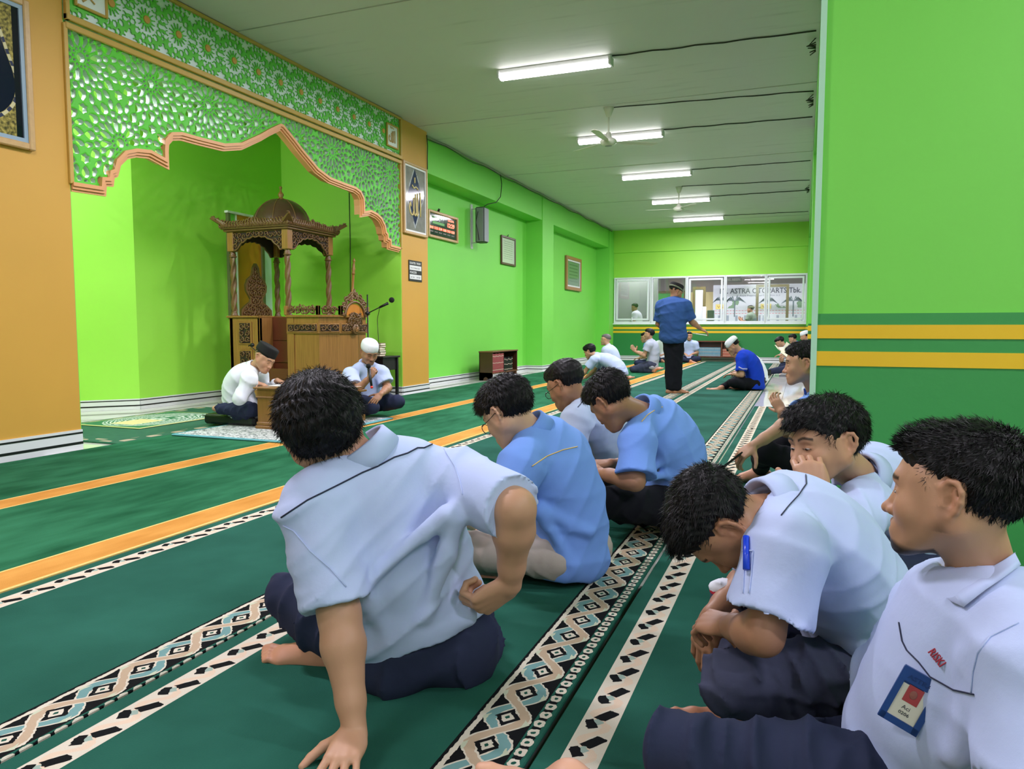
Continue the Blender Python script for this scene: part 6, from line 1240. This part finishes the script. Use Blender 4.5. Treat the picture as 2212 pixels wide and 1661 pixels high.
# E: bowing man with pen in sleeve pocket
ax = HA(CD(-.22, -.95, .18), CD(-.95, .16, .06))
E_J = dict(pel=P(1885, 1445, 1.97), chest=P(1812, 1232, 1.92), neck=P(1672, 1108, 1.85), shL=P(1702, 1178, 1.68), shR=P(1668, 1110, 2.04), elL=P(1648, 1372, 1.64), wrL=P(1572, 1352, 1.80), elR=P(1632, 1240, 2.12), wrR=P(1537, 1328, 1.96),
    hipL=P(1890, 1480, 1.82), hipR=P(1920, 1420, 2.1), knL=P(1585, 1476, 1.74), anL=P(1790, 1560, 1.86), knR=P(1592, 1298, 2.2), anR=P(1590, 1538, 1.86), head=P(1563, 1128, 1.80))
E_b, E_s, E_t = figure('bowed man in pale blue shirt with a blue pen in his sleeve pocket', E_J, 'brown', m_lblue, m_charc, 0, dict(ax=ax, lids=1.5), dict(vol=.006, nape=-.06, len=.018, mess=.15, lift=.08, whorl=(0, -.09, .06), frontlen=.9), sleeve=.82, hem=.0, fat=1.12, seed=45, tamp=1.9, amp=.009, loose=1.6, hs=1.03, sr=(.086, .098),
    hands=dict(L=dict(d=CD(-.5, -.1, .85), n=CD(-.2, .8, -.5), t=1, curl=.8), R=dict(d=CD(-.30, -.95, -.1), n=CD(-.75, .25, -.6), t=-1, curl=[.35, .4, .45, .5], splay=.05, s=1.05)), feet=dict(R=dict(d=CD(-1, .10, .05), u=CD(0, .35, .9), t=1, s=1.1)),
    folds=[(P(1745, 1250, 1.75), P(1900, 1400, 1.84), .030), (P(1760, 1240, 1.76), P(1860, 1250, 1.80), .02), (P(1850, 1400, 1.78), P(1960, 1330, 1.9), .03)], collar=dict(rise=.012, h=.04, r=1.0, k=.75), hem_dir=CD(-.5, .85, 0))
piping(E_s, E_b, [(1688, 1114), (1705, 1092), (1725, 1070), (1742, 1046), (1740, 1022)], m_pipe, .0016)
# F: man resting chin on fist
ax = HA(CD(-.94, -.10, -.26), CD(-.08, 1, .04))
F_J = dict(pel=P(2000, 1200, 2.75), chest=P(1965, 1095, 2.66), neck=P(1862, 1035, 2.47), shL=P(1872, 1088, 2.28), shR=P(1905, 1030, 2.62), elL=P(1800, 1180, 2.12), wrL=P(1768, 1072, 2.13), elR=P(1850, 1150, 2.7), wrR=P(1790, 1200, 2.5),
    hipL=P(1990, 1225, 2.65), hipR=P(2040, 1200, 2.8), knL=P(1800, 1260, 2.3), anL=P(1900, 1290, 2.6), knR=P(1850, 1190, 2.9), anR=P(1850, 1270, 2.6), head=P(1784, 962, 2.32))
F_b, F_s, F_t = figure('man in pale blue shirt resting his cheek on his fist before the green pillar', F_J, 'tan', m_lblue, m_navy, 0, dict(ax=ax, lids=.55, look=(0, .9, -.25), nose=1.15), dict(vol=.012, fringe=.04, nape=-.07, len=.020, mess=.2, lift=.06, frontlen=.3), sleeve=.9, hem=.16, seed=51, amp=.009, hs=1.08, loose=1.4,
    hands=dict(L=dict(d=CD(-.20, .92, .25), n=CD(-.35, .15, -1), t=-1, curl=[1.45, 1.4, 1.35, 1.3], thumb=(.6, .6), s=1.12)), face=dict(stubble=.12))
piping(F_s, F_b, [(1869, 982), (1880, 1000), (1888, 1025), (1884, 1055), (1874, 1082)], m_pipe, .0022)
# G: man at right with badge
ax = HA(CD(-.72, .04, .69), CD(.03, 1, .05))
G_J = dict(pel=P(2035, 1690, 1.47), chest=P(2090, 1490, 1.36), neck=P(2140, 1268, 1.36), shL=P(2225, 1425, 1.14), shR=P(2045, 1320, 1.50), elL=P(2260, 1760, 1.05), wrL=P(1990, 1800, 1.15), elR=P(1900, 1520, 1.62), wrR=P(1830, 1640, 1.45),
    hipL=P(2010, 1740, 1.36), hipR=P(2010, 1660, 1.6), knL=P(1466, 1618, 1.40), anL=P(1760, 1800, 1.38), knR=P(1740, 1655, 1.56), anR=P(1850, 1800, 1.4), head=P(2064, 1076, 1.32))
G_b, G_s, G_t = figure('bearded man at far right in pale blue shirt with badge, looking to the left', G_J, 'tan', m_lblue, m_navy, 0, dict(ax=ax, lids=.5, look=(-.1, 1, 0)), dict(vol=.004, nape=-.055, grav=-.05, quiff=1.35, len=.015, mess=.25, lift=.30, rough=.003, frontlen=.7, sw=.0008, whorl=(0, -.07, .10)), sleeve=.85, hem=.06, fat=1.12, seed=63, amp=.009, hs=1.0, tamp=1.9, loose=1.5, bulge=.05,
    face=dict(goatee=.95, stubble=.30, moust=.25), collar=False, nk=1.3, strands=11000, hands=dict(), folds=[(P(2105, 1440, 1.18), P(2090, 1560, 1.2), .02), (P(2120, 1520, 1.16), P(2060, 1640, 1.2), .022)])
def strip_collar(body, shirt_o, top, bot, m, th=.004):
    a = on_surface(body, dens(top, 5), .011); c = on_surface(shirt_o, dens(bot, 5), .007); n = min(len(a), len(c))
    if n < 4: return
    a = [a[int(i*(len(a)-1)/(n-1))] for i in range(n)]; c = [c[int(i*(len(c)-1)/(n-1))] for i in range(n)]; vs = []
    for p, q in zip(a, c): t_ = nrm(C_-(p+q)/2); vs += [p-Z3*.03-t_*.006, p-t_*.004, p+Z3*.003, p+t_*.003, (p+q)/2+t_*.006, q, q-t_*.004]
    MB().add(vs, [[i*7+k, i*7+k+1, (i+1)*7+k+1, (i+1)*7+k] for i in range(n-1) for k in range(6)], True).build('collar', m, body)
strip_collar(G_b, G_s, [(2022, 1268), (2060, 1258), (2110, 1236), (2160, 1205), (2205, 1175)], [(2060, 1305), (2088, 1318), (2135, 1280), (2175, 1250), (2210, 1222)], m_lblue)
piping(G_s, G_b, [(1943, 1345), (1950, 1385), (1960, 1405), (1985, 1430), (2010, 1462), (2060, 1490), (2105, 1500)], m_pipe, .0014)
# H: man half hidden by the pillar
ax = HA(CD(-.90, -.05, .35), CD(-.05, 1, 0))
H_J = dict(pel=P(1800, 1029, 4.45), chest=P(1800, 940, 4.48), neck=P(1768, 852, 4.42), shL=P(1752, 885, 4.2), shR=P(1800, 880, 4.6), elL=P(1718, 905, 4.02), wrL=P(1628, 962, 4.02), elR=P(1702, 930, 4.4), wrR=P(1690, 888, 4.22),
    hipL=P(1775, 1025, 4.35), hipR=P(1810, 1020, 4.6), knL=P(1650, 975, 4.3), anL=P(1642, 1012, 4.75), knR=P(1690, 962, 4.6), anR=P(1700, 1020, 4.7), head=P(1737, 788, 4.3))
H_b, H_s, H_t = figure('man in mid blue shirt half hidden by the pillar, holding a phone', H_J, 'tan', m_mblue, m_btr, 0, dict(ax=ax), dict(vol=.006, nape=-.055, len=.012), sleeve=.6, seed=71, hands=dict(L=dict(d=CD(-.75, -.6, .1), n=CD(-.4, .6, -.5), t=-1, curl=.6), R=dict(d=CD(-.45, .8, .3), n=CD(-.7, 0, -.5), t=-1, s=.85, curl=.6)), feet=dict(L=dict(d=CD(-1, -.05, .1), u=CD(.2, .9, -.1), t=-1)))
o = thing('mobile_phone', 'dark phone held over the bare foot of the man beside the pillar', 'phone', P(1578, 1000, 4.02)); c = P(1577, 998, 4.0); b = MB(); b.obox(c, (CD(-.75, -.6, .1), CD(.1, -.3, .9), CD(.6, -.7, .1)), (.075, .036, .004)); b.build('case', m_blk, o); b = MB(); b.obox(c+nrm(CD(.6, -.7, .1))*-.0045, (CD(-.75, -.6, .1), CD(.1, -.3, .9), CD(.6, -.7, .1)), (.07, .032, .0005)); b.build('screen', mat('phone_screen', srgb(30, 32, 40), .08), o)
# X: man in white with black cap at the desk
ax = HA(CD(.80, -.50, -.35), CD(.40, .9, .0))
X_J = dict(pel=P(522, 878, 7.5), chest=P(512, 832, 7.48), neck=P(547, 797, 7.42), shR=P(538, 818, 7.20), shL=P(562, 812, 7.56), elR=P(516, 862, 7.12), wrR=(-4.98, 5.84, .46), elL=P(575, 850, 7.6), wrL=(-4.93, 6.08, .47), hipR=P(525, 888, 7.38), hipL=P(540, 880, 7.6),
    knR=(-5.00, 5.78, .20), anR=(-5.42, 5.74, .20), knL=(-5.0, 6.2, .20), anL=(-5.45, 6.25, .2), head=P(570, 776, 7.36))
X_b, X_s, X_t = figure('man in long white shirt and black cap bent over the low desk', X_J, 'tan', m_wshirt, m_navy, 1, dict(ax=ax, lids=1.5), dict(vol=-.005, nape=-.05, len=.01), seed=81, hem=.10, longs=True, amp=.011, hands=dict(R=dict(d=(.9, .1, -.2), n=Z3, t=1), L=dict(d=(.9, -.1, -.2), n=Z3, t=-1)), loose=1.6, collar=dict(rise=.01, h=.03), hs=1.04, bulge=.02)
cap_hat('cap', X_J['head'], ax, 1.06, m_peci, X_b, .085, tilt=.0, base=.052)
# Y: man with white skullcap and microphone
ax = HA(CD(.50, -.55, -.80), CD(.12, 1, -.25))
Y_J = dict(pel=P(797, 866, 8.25), chest=P(790, 828, 8.2), neck=P(790, 790, 8.12), shR=P(756, 808, 7.88), shL=P(824, 804, 8.14), elR=P(768, 846, 7.72), wrR=P(799, 815, 7.68), elL=P(838, 838, 8.08), wrL=P(822, 852, 7.84), hipR=P(780, 872, 8.12), hipL=P(812, 868, 8.3),
    knR=P(806, 880, 7.82), anR=P(772, 884, 8.2), knL=P(860, 868, 8.02), anL=P(825, 872, 8.45), head=P(798, 762, 8.02))
Y_b, Y_s, Y_t = figure('kneeling man in white skullcap and pale blue shirt holding a microphone', Y_J, 'brown', m_lblue, m_navy, 1, dict(ax=ax, lids=1.5), dict(vol=-.005, nape=-.05, len=.01), seed=91, hem=.02, sleeve=.72, face=dict(moust=.7), hands=dict(R=dict(d=CD(.35, .75, .1), n=CD(-.2, -.2, -1), t=-1, curl=[1.2, 1.2, 1.2, 1.2], thumb=(.5, .6)), L=dict(d=CD(-.4, -.5, -.5), n=CD(.3, .6, -.6), t=1)), fat=1.1)
cap_hat('cap', Y_J['head'], ax, 1.05, m_kopiah, Y_b, .095, dome=True, base=.040)
mp0, mp1 = P(803, 836, 7.60), P(795, 786, 7.66); o = thing('microphone', 'black handheld microphone held by the man in white skullcap', 'microphone', mp0)
MB().cyl(mp0, mp0+(mp1-mp0)*.78, .012, .017).build('handle', m_blk, o); MB().ell(mp0+(mp1-mp0)*.9, .026).build('grille', m_foam, o); MB().cyl(mp0-(mp1-mp0)*.05, mp0+(mp1-mp0)*.03, .0135).build('red_end_ring', mat('red_ring', srgb(220, 50, 40), .4), o)
# ------------------------------------------------------------------ farther figures from posed skeletons
def pose(u, d, fw, lean=.25, kind='cross', s=1.0, hp=.3, arms='lap', z0=0, turn=0):
    """skeleton: pelvis on the floor at view column u, depth d; fw = horizontal facing"""
    vf = (1.0/d-.0764)*FPX/math.cos(PIT)+CY; g = P(u, vf, d); g[2] = z0; f = nrm((fw[0], fw[1], 0)); r = np.cross(f, Z3)
    L = lambda x, y, z: g+s*(r*x+f*y+Z3*z); ph = .11 if kind in ('cross', 'lying') else .20; J = {}
    sn, cs = math.sin(lean), math.cos(lean); J['pel'] = L(0, 0, ph); J['neck'] = L(0, .50*sn, ph+.50*cs); J['chest'] = L(0, .25*sn-.05-.05*max(0, lean), ph+.27*cs+.01)
    for q, n in ((-1, 'L'), (1, 'R')): J['sh'+n] = L(q*.175, .47*sn, ph+.44*cs); J['hip'+n] = L(q*.09, .02, ph-.01)
    nk = np.array([.0, math.sin(lean+hp*.6), math.cos(lean+hp*.6)]); J['head'] = J['neck']+s*(f*nk[1]+Z3*nk[2])*.155+f*.02
    hf = nrm(f*math.cos(turn)+r*math.sin(turn)); a = lean*.5+hp; hax = HA(hf*math.cos(a)-Z3*math.sin(a), Z3*math.cos(a)+hf*math.sin(a)); el = {}
    if kind == 'cross':
        for q, n in ((-1, 'L'), (1, 'R')): J['kn'+n] = L(q*.27, .30, .13); J['an'+n] = L(-q*.06, .28+.05*q, .07)
    elif kind == 'kneel':
        for q, n in ((-1, 'L'), (1, 'R')): J['kn'+n] = L(q*.12, .40, .09); J['an'+n] = L(q*.09, -.05, .06); J['hip'+n] = L(q*.09, .02, .19)
    elif kind == 'lying':
        for q, n in ((-1, 'L'), (1, 'R')): J['kn'+n] = L(q*.10, .42, .15); J['an'+n] = L(q*.10, .80, .07)
    ay = .50*sn
    if arms == 'lap':
        for q, n in ((-1, 'L'), (1, 'R')): J['el'+n] = L(q*.23, ay-.02, ph+.44*cs-.26); J['wr'+n] = L(q*.08, ay*.5+.22, .25)
    elif arms == 'pray':
        for q, n in ((-1, 'L'), (1, 'R')): J['el'+n] = L(q*.21, ay+.10, ph+.44*cs-.24); J['wr'+n] = L(q*.07, ay+.31, ph+.44*cs-.16)
    elif arms == 'down':
        for q, n in ((-1, 'L'), (1, 'R')): J['el'+n] = L(q*.20, ay+.16, ph+.44*cs-.24); J['wr'+n] = L(q*.18, ay+.30, .07)
    elif arms == 'read':
        for q, n in ((-1, 'L'), (1, 'R')): J['el'+n] = L(q*.22, ay+.08, ph+.44*cs-.26); J['wr'+n] = L(q*.09, ay+.31, ph+.44*cs-.20)
    hands = {n: dict(d=(f*.95-Z3*.15-r*q*.3 if arms != 'pray' else f*.6+Z3*.7), n=(Z3 if arms != 'pray' else r*q*.6-Z3*.3-f*.2), t=(-q if arms != 'pray' else -q), curl=.3) for q, n in ((-1, 'L'), (1, 'R'))}
    if arms == 'down':
        for n in 'LR': hands[n]['d'] = f; hands[n]['n'] = Z3
    feet = {n: dict(d=(r*q*-.9+f*.3 if kind == 'cross' else -f), u=(Z3*.6+f*.3 if kind == 'cross' else -Z3)) for q, n in ((-1, 'L'), (1, 'R'))}
    if kind == 'lying': feet = {}
    return J, hax, hands, feet, f, r
Wx = (-1, .0)
def sitter(label, u, d, fw, skin, shirt, trous, lod=2, hair=None, hat=None, pk={}, **kw):
    J, hax, hands, feet, f, r = pose(u, d, fw, **pk); J.update(kw.pop('J', {}))
    b, s_, t_ = figure(label, J, skin, shirt, trous, lod, dict(ax=hax, lids=kw.pop('lids', 1)), hair or dict(vol=.003, nape=-.05, len=.012), hands=kw.pop('hands', hands), feet=kw.pop('feet', feet), **kw)
    if hat == 'white': cap_hat('cap', J['head'], hax, 1.06, m_kopiah, b, .100, dome=True, base=.034)
    return b, J, hax, s_
# J and K: royal blue shirt, and the man beyond him
Jb, JJ, Ja, Js = sitter('man in royal blue shirt and white skullcap, seated in profile mid-hall', 1630, 11.85, Wx, 'tan', m_royal, m_btr, 1, hat='white', pk=dict(lean=.42, hp=.55, s=1.04), seed=101, sleeve=.8, hem=.08, fat=1.05, loose=1.5,
    feet=dict(R=dict(d=CD(-1, .1, 0), u=CD(0, .8, -.5), t=1, s=1.15), L=dict(d=CD(-1, .1, 0), u=CD(0, 1, 0), t=1)), J=dict(anR=P(1558, 838, 11.9)), collar_m=mat('batik_trim', srgb(110, 110, 170), .8, var=.5, vscale=80), strands=0)
piping(Js, Jb, [(1596, 793), (1604, 797), (1612, 797), (1620, 796)], mat('batik_trim_light', srgb(170, 170, 210), .8), .012, 'sleeve_trim')
sitter('man in white shirt seated just beyond the royal blue shirt, face bowed', 1641, 12.9, Wx, 'tan', m_wshirt, m_charc, 2, pk=dict(lean=.62, hp=.55, s=1.0), seed=103)
# L, M at left far
Lb, LJ, La, Ls = sitter('crouching man in pale blue shirt with both hands on the carpet', 1338, 13.3, (-1, .15), 'tan', m_lblue, m_navy, 1, pk=dict(lean=1.02, hp=-.1, kind='kneel', arms='down', s=1.02), seed=105, hem=.06, strands=300, hair=dict(vol=.014, nape=-.06, len=.02, mess=.4))
sitter('grey-haired man in pale shirt seated behind the crouching man', 1326, 15.6, (-1, .1), 'fair', m_gblue, m_navy, 2, dict(vol=-.004, nape=-.045, m=m_hairg), pk=dict(lean=.28, hp=-.15), seed=107)
# N, O: praying man and the man beyond
Nb, NJ, Na, Ns = sitter('kneeling man in pale grey shirt with raised open hands, before the back wall', 1408, 16.3, (-1, -.05), 'tan', m_gshirt, m_charc, 1, pk=dict(lean=.10, hp=-.12, kind='kneel', arms='pray', s=1.0), seed=109, hem=.10, strands=200, loose=1.5)
sitter('man in mid blue shirt seated behind the kneeling man with raised hands', 1404, 18.5, (-1, -.1), 'tan', m_mblue, m_navy, 2, pk=dict(lean=.15, hp=.15), seed=111)
sitter('man in white shirt seated by the back wall, head hidden by the standing man', 1434, 21.4, (-.15, -1), 'brown', m_wshirt, m_navy, 2, pk=dict(lean=.05, hp=.1), seed=113)
sitter('man in pale shirt seated cross-legged against the back wall, facing the camera', 1488, 21.2, (.1, -1), 'tan', m_lblue, m_navy, 2, dict(vol=-.002, nape=-.05), pk=dict(lean=.03, hp=.05), seed=115, face=dict(brows=1))
# Q, R, S, T at the far right
Qb, QJ, Qa, Qs = sitter('man in pale shirt bent over an open book, left of the far right group', 1720, 17.3, (-1, 0), 'tan', m_gblue, m_navy, 2, pk=dict(lean=.52, hp=.35, arms='read'), seed=117, J=dict(wrL=P(1688, 766, 16.8), wrR=P(1690, 765, 17.0)))
sitter('black-haired man in mid blue shirt behind the reading man at far right', 1737, 20.3, (-1, .1), 'tan', m_mblue, m_navy, 2, pk=dict(lean=.45, hp=.1), seed=119)
sitter('man in pale knitted skullcap at the far right of the back group', 1752, 18.8, (-1, .1), 'tan', m_gblue, m_navy, 2, hat='white', pk=dict(lean=.2, hp=.2, s=1.05), seed=121)
Tb, TJ, Ta, Ts = sitter('man reclining on the tiles with outstretched navy legs, holding up a book', 1745, 15.3, (-1, 0), 'tan', m_wshirt, m_navy, 2, pk=dict(lean=-.25, hp=.2, kind='lying', arms='read', s=1.0), seed=123, J=dict(wrL=P(1700, 768, 14.72), wrR=P(1706, 768, 14.9)))
def open_book(name, label, c, right, up, w=.10, h=.15, col=(40, 70, 50), ang=.35):
    o = thing(name, label, 'book', c); right = nrm(right); up = nrm(up); nn = np.cross(right, up)
    for q in (-1, 1):
        dr = nrm(right*q*math.cos(ang)+nn*math.sin(ang)); g = MB(); g.obox(c+dr*w*.5-nn*.004, (dr, up, np.cross(dr, up)), (w*.52, h*.5, .002)); g.build('cover', mat('book_cover_%d_%d_%d' % col, srgb(*col), .5), o); g = MB(); g.obox(c+dr*w*.5+nn*.004, (dr, up, np.cross(dr, up)), (w*.49, h*.48, .006)); g.build('pages', m_pages, o)
open_book('book', 'open book with pale pages held by the reclining man at far right', P(1701, 757, 14.7), CD(.35, .6, 0), CD(-.6, .6, .5), .13, .19, (60, 70, 40))
open_book('book', 'small open book held before the bent reader at far right', P(1684, 755, 16.9), CD(.9, -.2, .3), CD(-.2, .6, .7), .12, .16, (214, 200, 160))
book('book', P(1660, 793, 16.2)*[1, 1, 0]+[0, 0, .001], .26, .18, .03, mat('white_book', srgb(226, 226, 222), .5), label='white book lying on the tiles before the far right reader')
props(MB().obox(P(1659, 805, 15.0), (CD(1, 0, 0), CD(0, 0, 1), CD(0, 1, 0)), (.05, .04, .06)).build('shoe_bag', m_blk), 'small dark pouch beside the reclining man legs', 'bag')
# I: standing man
f = nrm((.20, .98, 0)); r = np.cross(f, Z3); g = FL(1452, 851); L = lambda x, y, z: g+r*x+f*y+Z3*z
hf = nrm(f*.80+r*.55); ax = HA(hf*.93-Z3*.36, Z3*.93+hf*.36)
I_J = dict(pel=L(0, 0, .90), chest=L(-.0, -.03, 1.17), neck=L(-.015, .03, 1.395), shL=L(-.19, .01, 1.335), shR=L(.175, .02, 1.335), elL=L(-.25, .03, 1.06), wrL=L(-.19, .24, .97), elR=L(.25, .10, 1.09), wrR=L(.335, .26, .985), hipL=L(-.09, 0, .88), hipR=L(.09, 0, .88), knL=L(-.055, .03, .47), anL=L(-.035, .0, .08), knR=L(.065, .04, .47), anR=L(.055, .06, .08), head=L(.0, .075, 1.525))
I_b, I_s, I_t = figure('standing man in denim blue shirt and striped black cap, seen from behind', I_J, 'brown', m_denim, m_btr, 1, dict(ax=ax), dict(vol=-.005, nape=-.055, len=.01), seed=131, hem=.14, sleeve=.9, fat=1.12, tfat=.82, loose=2.4, amp=.008, sr=(.085, .08), longs=False, hands=dict(R=dict(d=CD(.85, -.4, .1), n=CD(.1, .8, -.4), t=-1, curl=.4), L=dict(d=(.2, .9, -.3), n=Z3, t=1)),
    feet=dict(L=dict(d=f*.8+r*.5, u=Z3, t=1), R=dict(d=f*.6+r*.8, u=Z3, t=-1)), shin_to=1.0, hem_dir=Z3, sleeve_len=None, strands=0, tfold=[(L(-.045, .02, .6), L(-.03, .0, .10), .085, .070), (L(.05, .03, .6), L(.05, .05, .10), .085, .065), (L(0, .02, .8), L(0, .02, .3), .07, .04)])
hat_ = cap_hat('cap', I_J['head'], ax, 1.03, m_peci, I_b, .085, base=.045)
b = MB()
for hh in (.012, .024): b.tube([I_J['head']+(ax[0]*.0925*math.cos(2*pi*i/24)+ax[1]*(-.018+.113*math.sin(2*pi*i/24))+ax[2]*(.045+hh-.010*math.sin(2*pi*i/24)))*1.03 for i in range(24)], .0032, 5, True)
b.build('pale_stripe', mat('cap_stripe', srgb(150, 160, 130), .8), hat_)
c = P(1512, 722, 11.0); props(MB().obox(c, (CD(1, -.15, 0), CD(0, .1, 1), CD(.1, 1, 0)), (.085, .10, .006)).build('booklet', mat('white_book', srgb(226, 226, 222), .5)), 'white booklet held out by the standing man', 'book')
# figures added beyond the glass in place of reflections in the panes
J, hax, hands, feet, f, r = pose(1374, 25, (-1, .1), lean=.1, hp=.1, kind='cross', arms='lap'); dz = P(1371, 664, 23.55)-J['head']; J = {k: v+dz for k, v in J.items()}
for n, q in (('L', -1), ('R', 1)): J['kn'+n] = J['hip'+n]+np.array([0, 0, -.40]); J['an'+n] = J['kn'+n]+np.array([0, 0, -.40])
b_, s_, t_ = figure('added figure for the reflected man in white shirt in the first window pane', J, 'brown', m_wshirt, m_navy, 2, dict(ax=hax), dict(vol=.0, nape=-.05), seed=141, hands=hands, feet={})
J, hax, hands, feet, f, r = pose(1622, 25, (-1, .2), lean=.02, hp=.0, kind='cross', arms='pray'); dz = P(1621, 668, 25.0)-J['head']; J = {k: v+dz for k, v in J.items()}
for n, q in (('L', -1), ('R', 1)): J['kn'+n] = J['hip'+n]+np.array([0, 0, -.40]); J['an'+n] = J['kn'+n]+np.array([0, 0, -.40])
b_, s_, t_ = figure('added figure for the reflected man in grey-green shirt and cap, fourth window pane', J, 'brown', cloth('grey_green_shirt_cloth', (112, 132, 112)), m_btr, 2, dict(ax=hax), dict(vol=.0, nape=-.05), seed=143, hands=hands, feet={}); 
cap_hat('cap', J['head'], hax, 1.04, mat('olive_cap', srgb(84, 92, 60), .8), b_, .075, dome=True, base=.035)
# photographer's own shin and bare foot at the bottom edge
J0 = SDF(); a = P(1230, 1690, 1.42); kn = P(1480, 1900, 1.25); J0.cap(a, kn, .036, .055, .02); foot_sdf(J0, a, CD(-1, .12, .2), CD(0, .9, -.4), 1.0, 1); V, Q = J0.mesh(.0045); sk_ = np.array(SK['fair'])*[1.1, 1, 1]
o = mesh_vq('person', [(V, Q, 0)], [m_skin], None, np.tile(sk_, (len(V), 1))*(1+.05*vnoise(V, 50, 2)[:, None])); props(o, 'bare foot reaching into the bottom edge of the view over the patterned border', 'person')
# ------------------------------------------------------------------ small things on the near figures
# blue pen in sleeve pocket
p = on_surface(E_s, [(1617, 1162), (1617, 1185)], .006)
if len(p) == 2:
    d = nrm(p[0]-p[1]); o = thing('pen', 'blue capped pen in the sleeve pocket of the bowed man', 'pen', p[0]); m_pen = mat('blue_pen', srgb(30, 70, 214), .25); MB().cyl(p[1]-d*.05, p[1]+d*.028, .0075, .0070).build('cap', m_pen, o); MB().obox(p[1]+d*.008+CD(-.1, 0, -1)*.009, (d, CD(1, 0, 0), CD(0, 0, 1)), (.02, .0022, .0012)).build('clip', m_pen, o)
    sp = on_surface(E_s, dens([(1612, 1190), (1608, 1240), (1606, 1282)], 4), .002); g = MB(); g.tube(sp, .0012, 4); sp2 = on_surface(E_s, dens([(1628, 1190), (1624, 1240), (1618, 1282)], 4), .002); g.tube(sp2, .0012, 4); sp3 = on_surface(E_s, dens([(1606, 1190), (1628, 1190)], 3), .003); 
    if len(sp3) > 1: g.tube(sp3, .002, 4)
    g.build('pocket_seam', m_lblue, E_b)
# identity badge on G
bp = on_surface(G_s, [(1955, 1425), (2005, 1475), (1978, 1600), (1925, 1545), (1965, 1510)], .004); m_badge = mat('navy_badge_holder', srgb(36, 70, 136), .3); 
if len(bp) == 5:
    c = bp[4]; nn = nrm(C_-c); xd = nrm(bp[1]-bp[0]); dn = nrm((bp[3]+bp[2])/2-(bp[0]+bp[1])/2); c = c+nrm(CD(-.3, 0, -1))*.012; X_ = nrm(CD(.80, -.42, -.38)); Y_ = nrm(CD(.14, .98, 0)); Y_ = nrm(Y_-X_*(X_@Y_)); N_ = nrm(np.cross(X_, Y_)); c = P(1966, 1512, np.linalg.norm((c-C_)@F_))
    o = thing('identity_badge', 'dark blue badge holder with white photo card on the chest of the far right man', 'badge', c); hw, hh = .031, .049
    g = MB(); g.obox(c, (X_, Y_, N_), (hw, hh, .003)); 
    for q in (-1, 1): g.obox(c+X_*q*(hw-.004)+N_*.004, (X_, Y_, N_), (.005, hh, .003))
    g.obox(c-Y_*(hh-.006)+N_*.004, (X_, Y_, N_), (hw, .006, .003)); g.obox(c+Y_*(hh-.010)+N_*.004, (X_, Y_, N_), (hw, .012, .0035)); g.build('holder', m_badge, o)
    g = MB(); g.obox(c-Y_*.008+N_*.0036, (X_, Y_, N_), (hw-.008, hh-.018, .0006)); cd_ = g.build('card', mat('badge_card', srgb(222, 218, 200), .4), o)
    g = MB(); g.obox(c+Y_*.010+N_*.0046, (X_, Y_, N_), (.012, .015, .0004)); g.build('red_photo', mat('badge_red', srgb(172, 62, 66), .5), cd_); g = MB(); g.ell(c+Y_*.011+N_*.005, (.006, .008, .001), ax=np.array([X_, Y_, N_])); g.build('portrait', mat('badge_portrait', srgb(150, 90, 80), .5), cd_)
    g = MB(); text_mesh('ASTRA', g, c+Y_*(hh-.016)-X_*.021+N_*.0076, X_, Y_, .008, .0008, True, .040); g.build('embossed_letters', mat('badge_emboss', srgb(28, 56, 116), .3), o)
    g = MB(); text_mesh('Aci', g, c-Y_*.018-X_*.007+N_*.0044, X_, Y_, .007, .0004, False, .013); text_mesh('0206', g, c-Y_*.028-X_*.008+N_*.0044, X_, Y_, .006, .0004, True, .017); g.build('card_text', mat('badge_ink', srgb(60, 60, 70), .5), cd_)
tp = on_surface(G_s, [(2011, 1408), (2035, 1438)], .002)
if len(tp) == 2:
    X_ = nrm(tp[1]-tp[0]); N_ = nrm(C_-tp[0]); Y_ = nrm(np.cross(N_, X_)); N_ = np.cross(X_, Y_); g = MB(); text_mesh('RISKI', g, tp[0]-Y_*.004+N_*.001, X_, Y_, .014, .002, True, np.linalg.norm(tp[1]-tp[0])*1.05); g.build('red_embroidery', mat('red_thread', srgb(160, 24, 50), .7), G_b)
g = MB(); sp = on_surface(G_s, dens([(2200, 1345), (2140, 1375), (2112, 1410), (2102, 1450), (2098, 1500)], 5), .001); 
if len(sp) > 2: g.tube(sp, .0014, 4); g.build('sleeve_seam', m_lblue, G_b)
# crumpled red and white cloth beyond the bowed man
c = P(1560, 1268, 2.05); S_ = SDF(); S_.ell(c, (.042, .035, .024), None, .02); S_.ell(c+R_*.03+U_*-.008, (.03, .03, .018), None, .02); V, Q = S_.mesh(.005, make_disp(c, R_, U_, .010, 9, 70)); mi = (((V[Q].mean(1)-c)@U_) < -.008).astype(int); c_ = mesh_vq('cloth', [(V, Q, mi)], [m_wshirt, mat('red_cloth', srgb(200, 30, 60), .8)]); props(c_, 'small crumpled white and red cloth beside the bowed man knee', 'cloth')
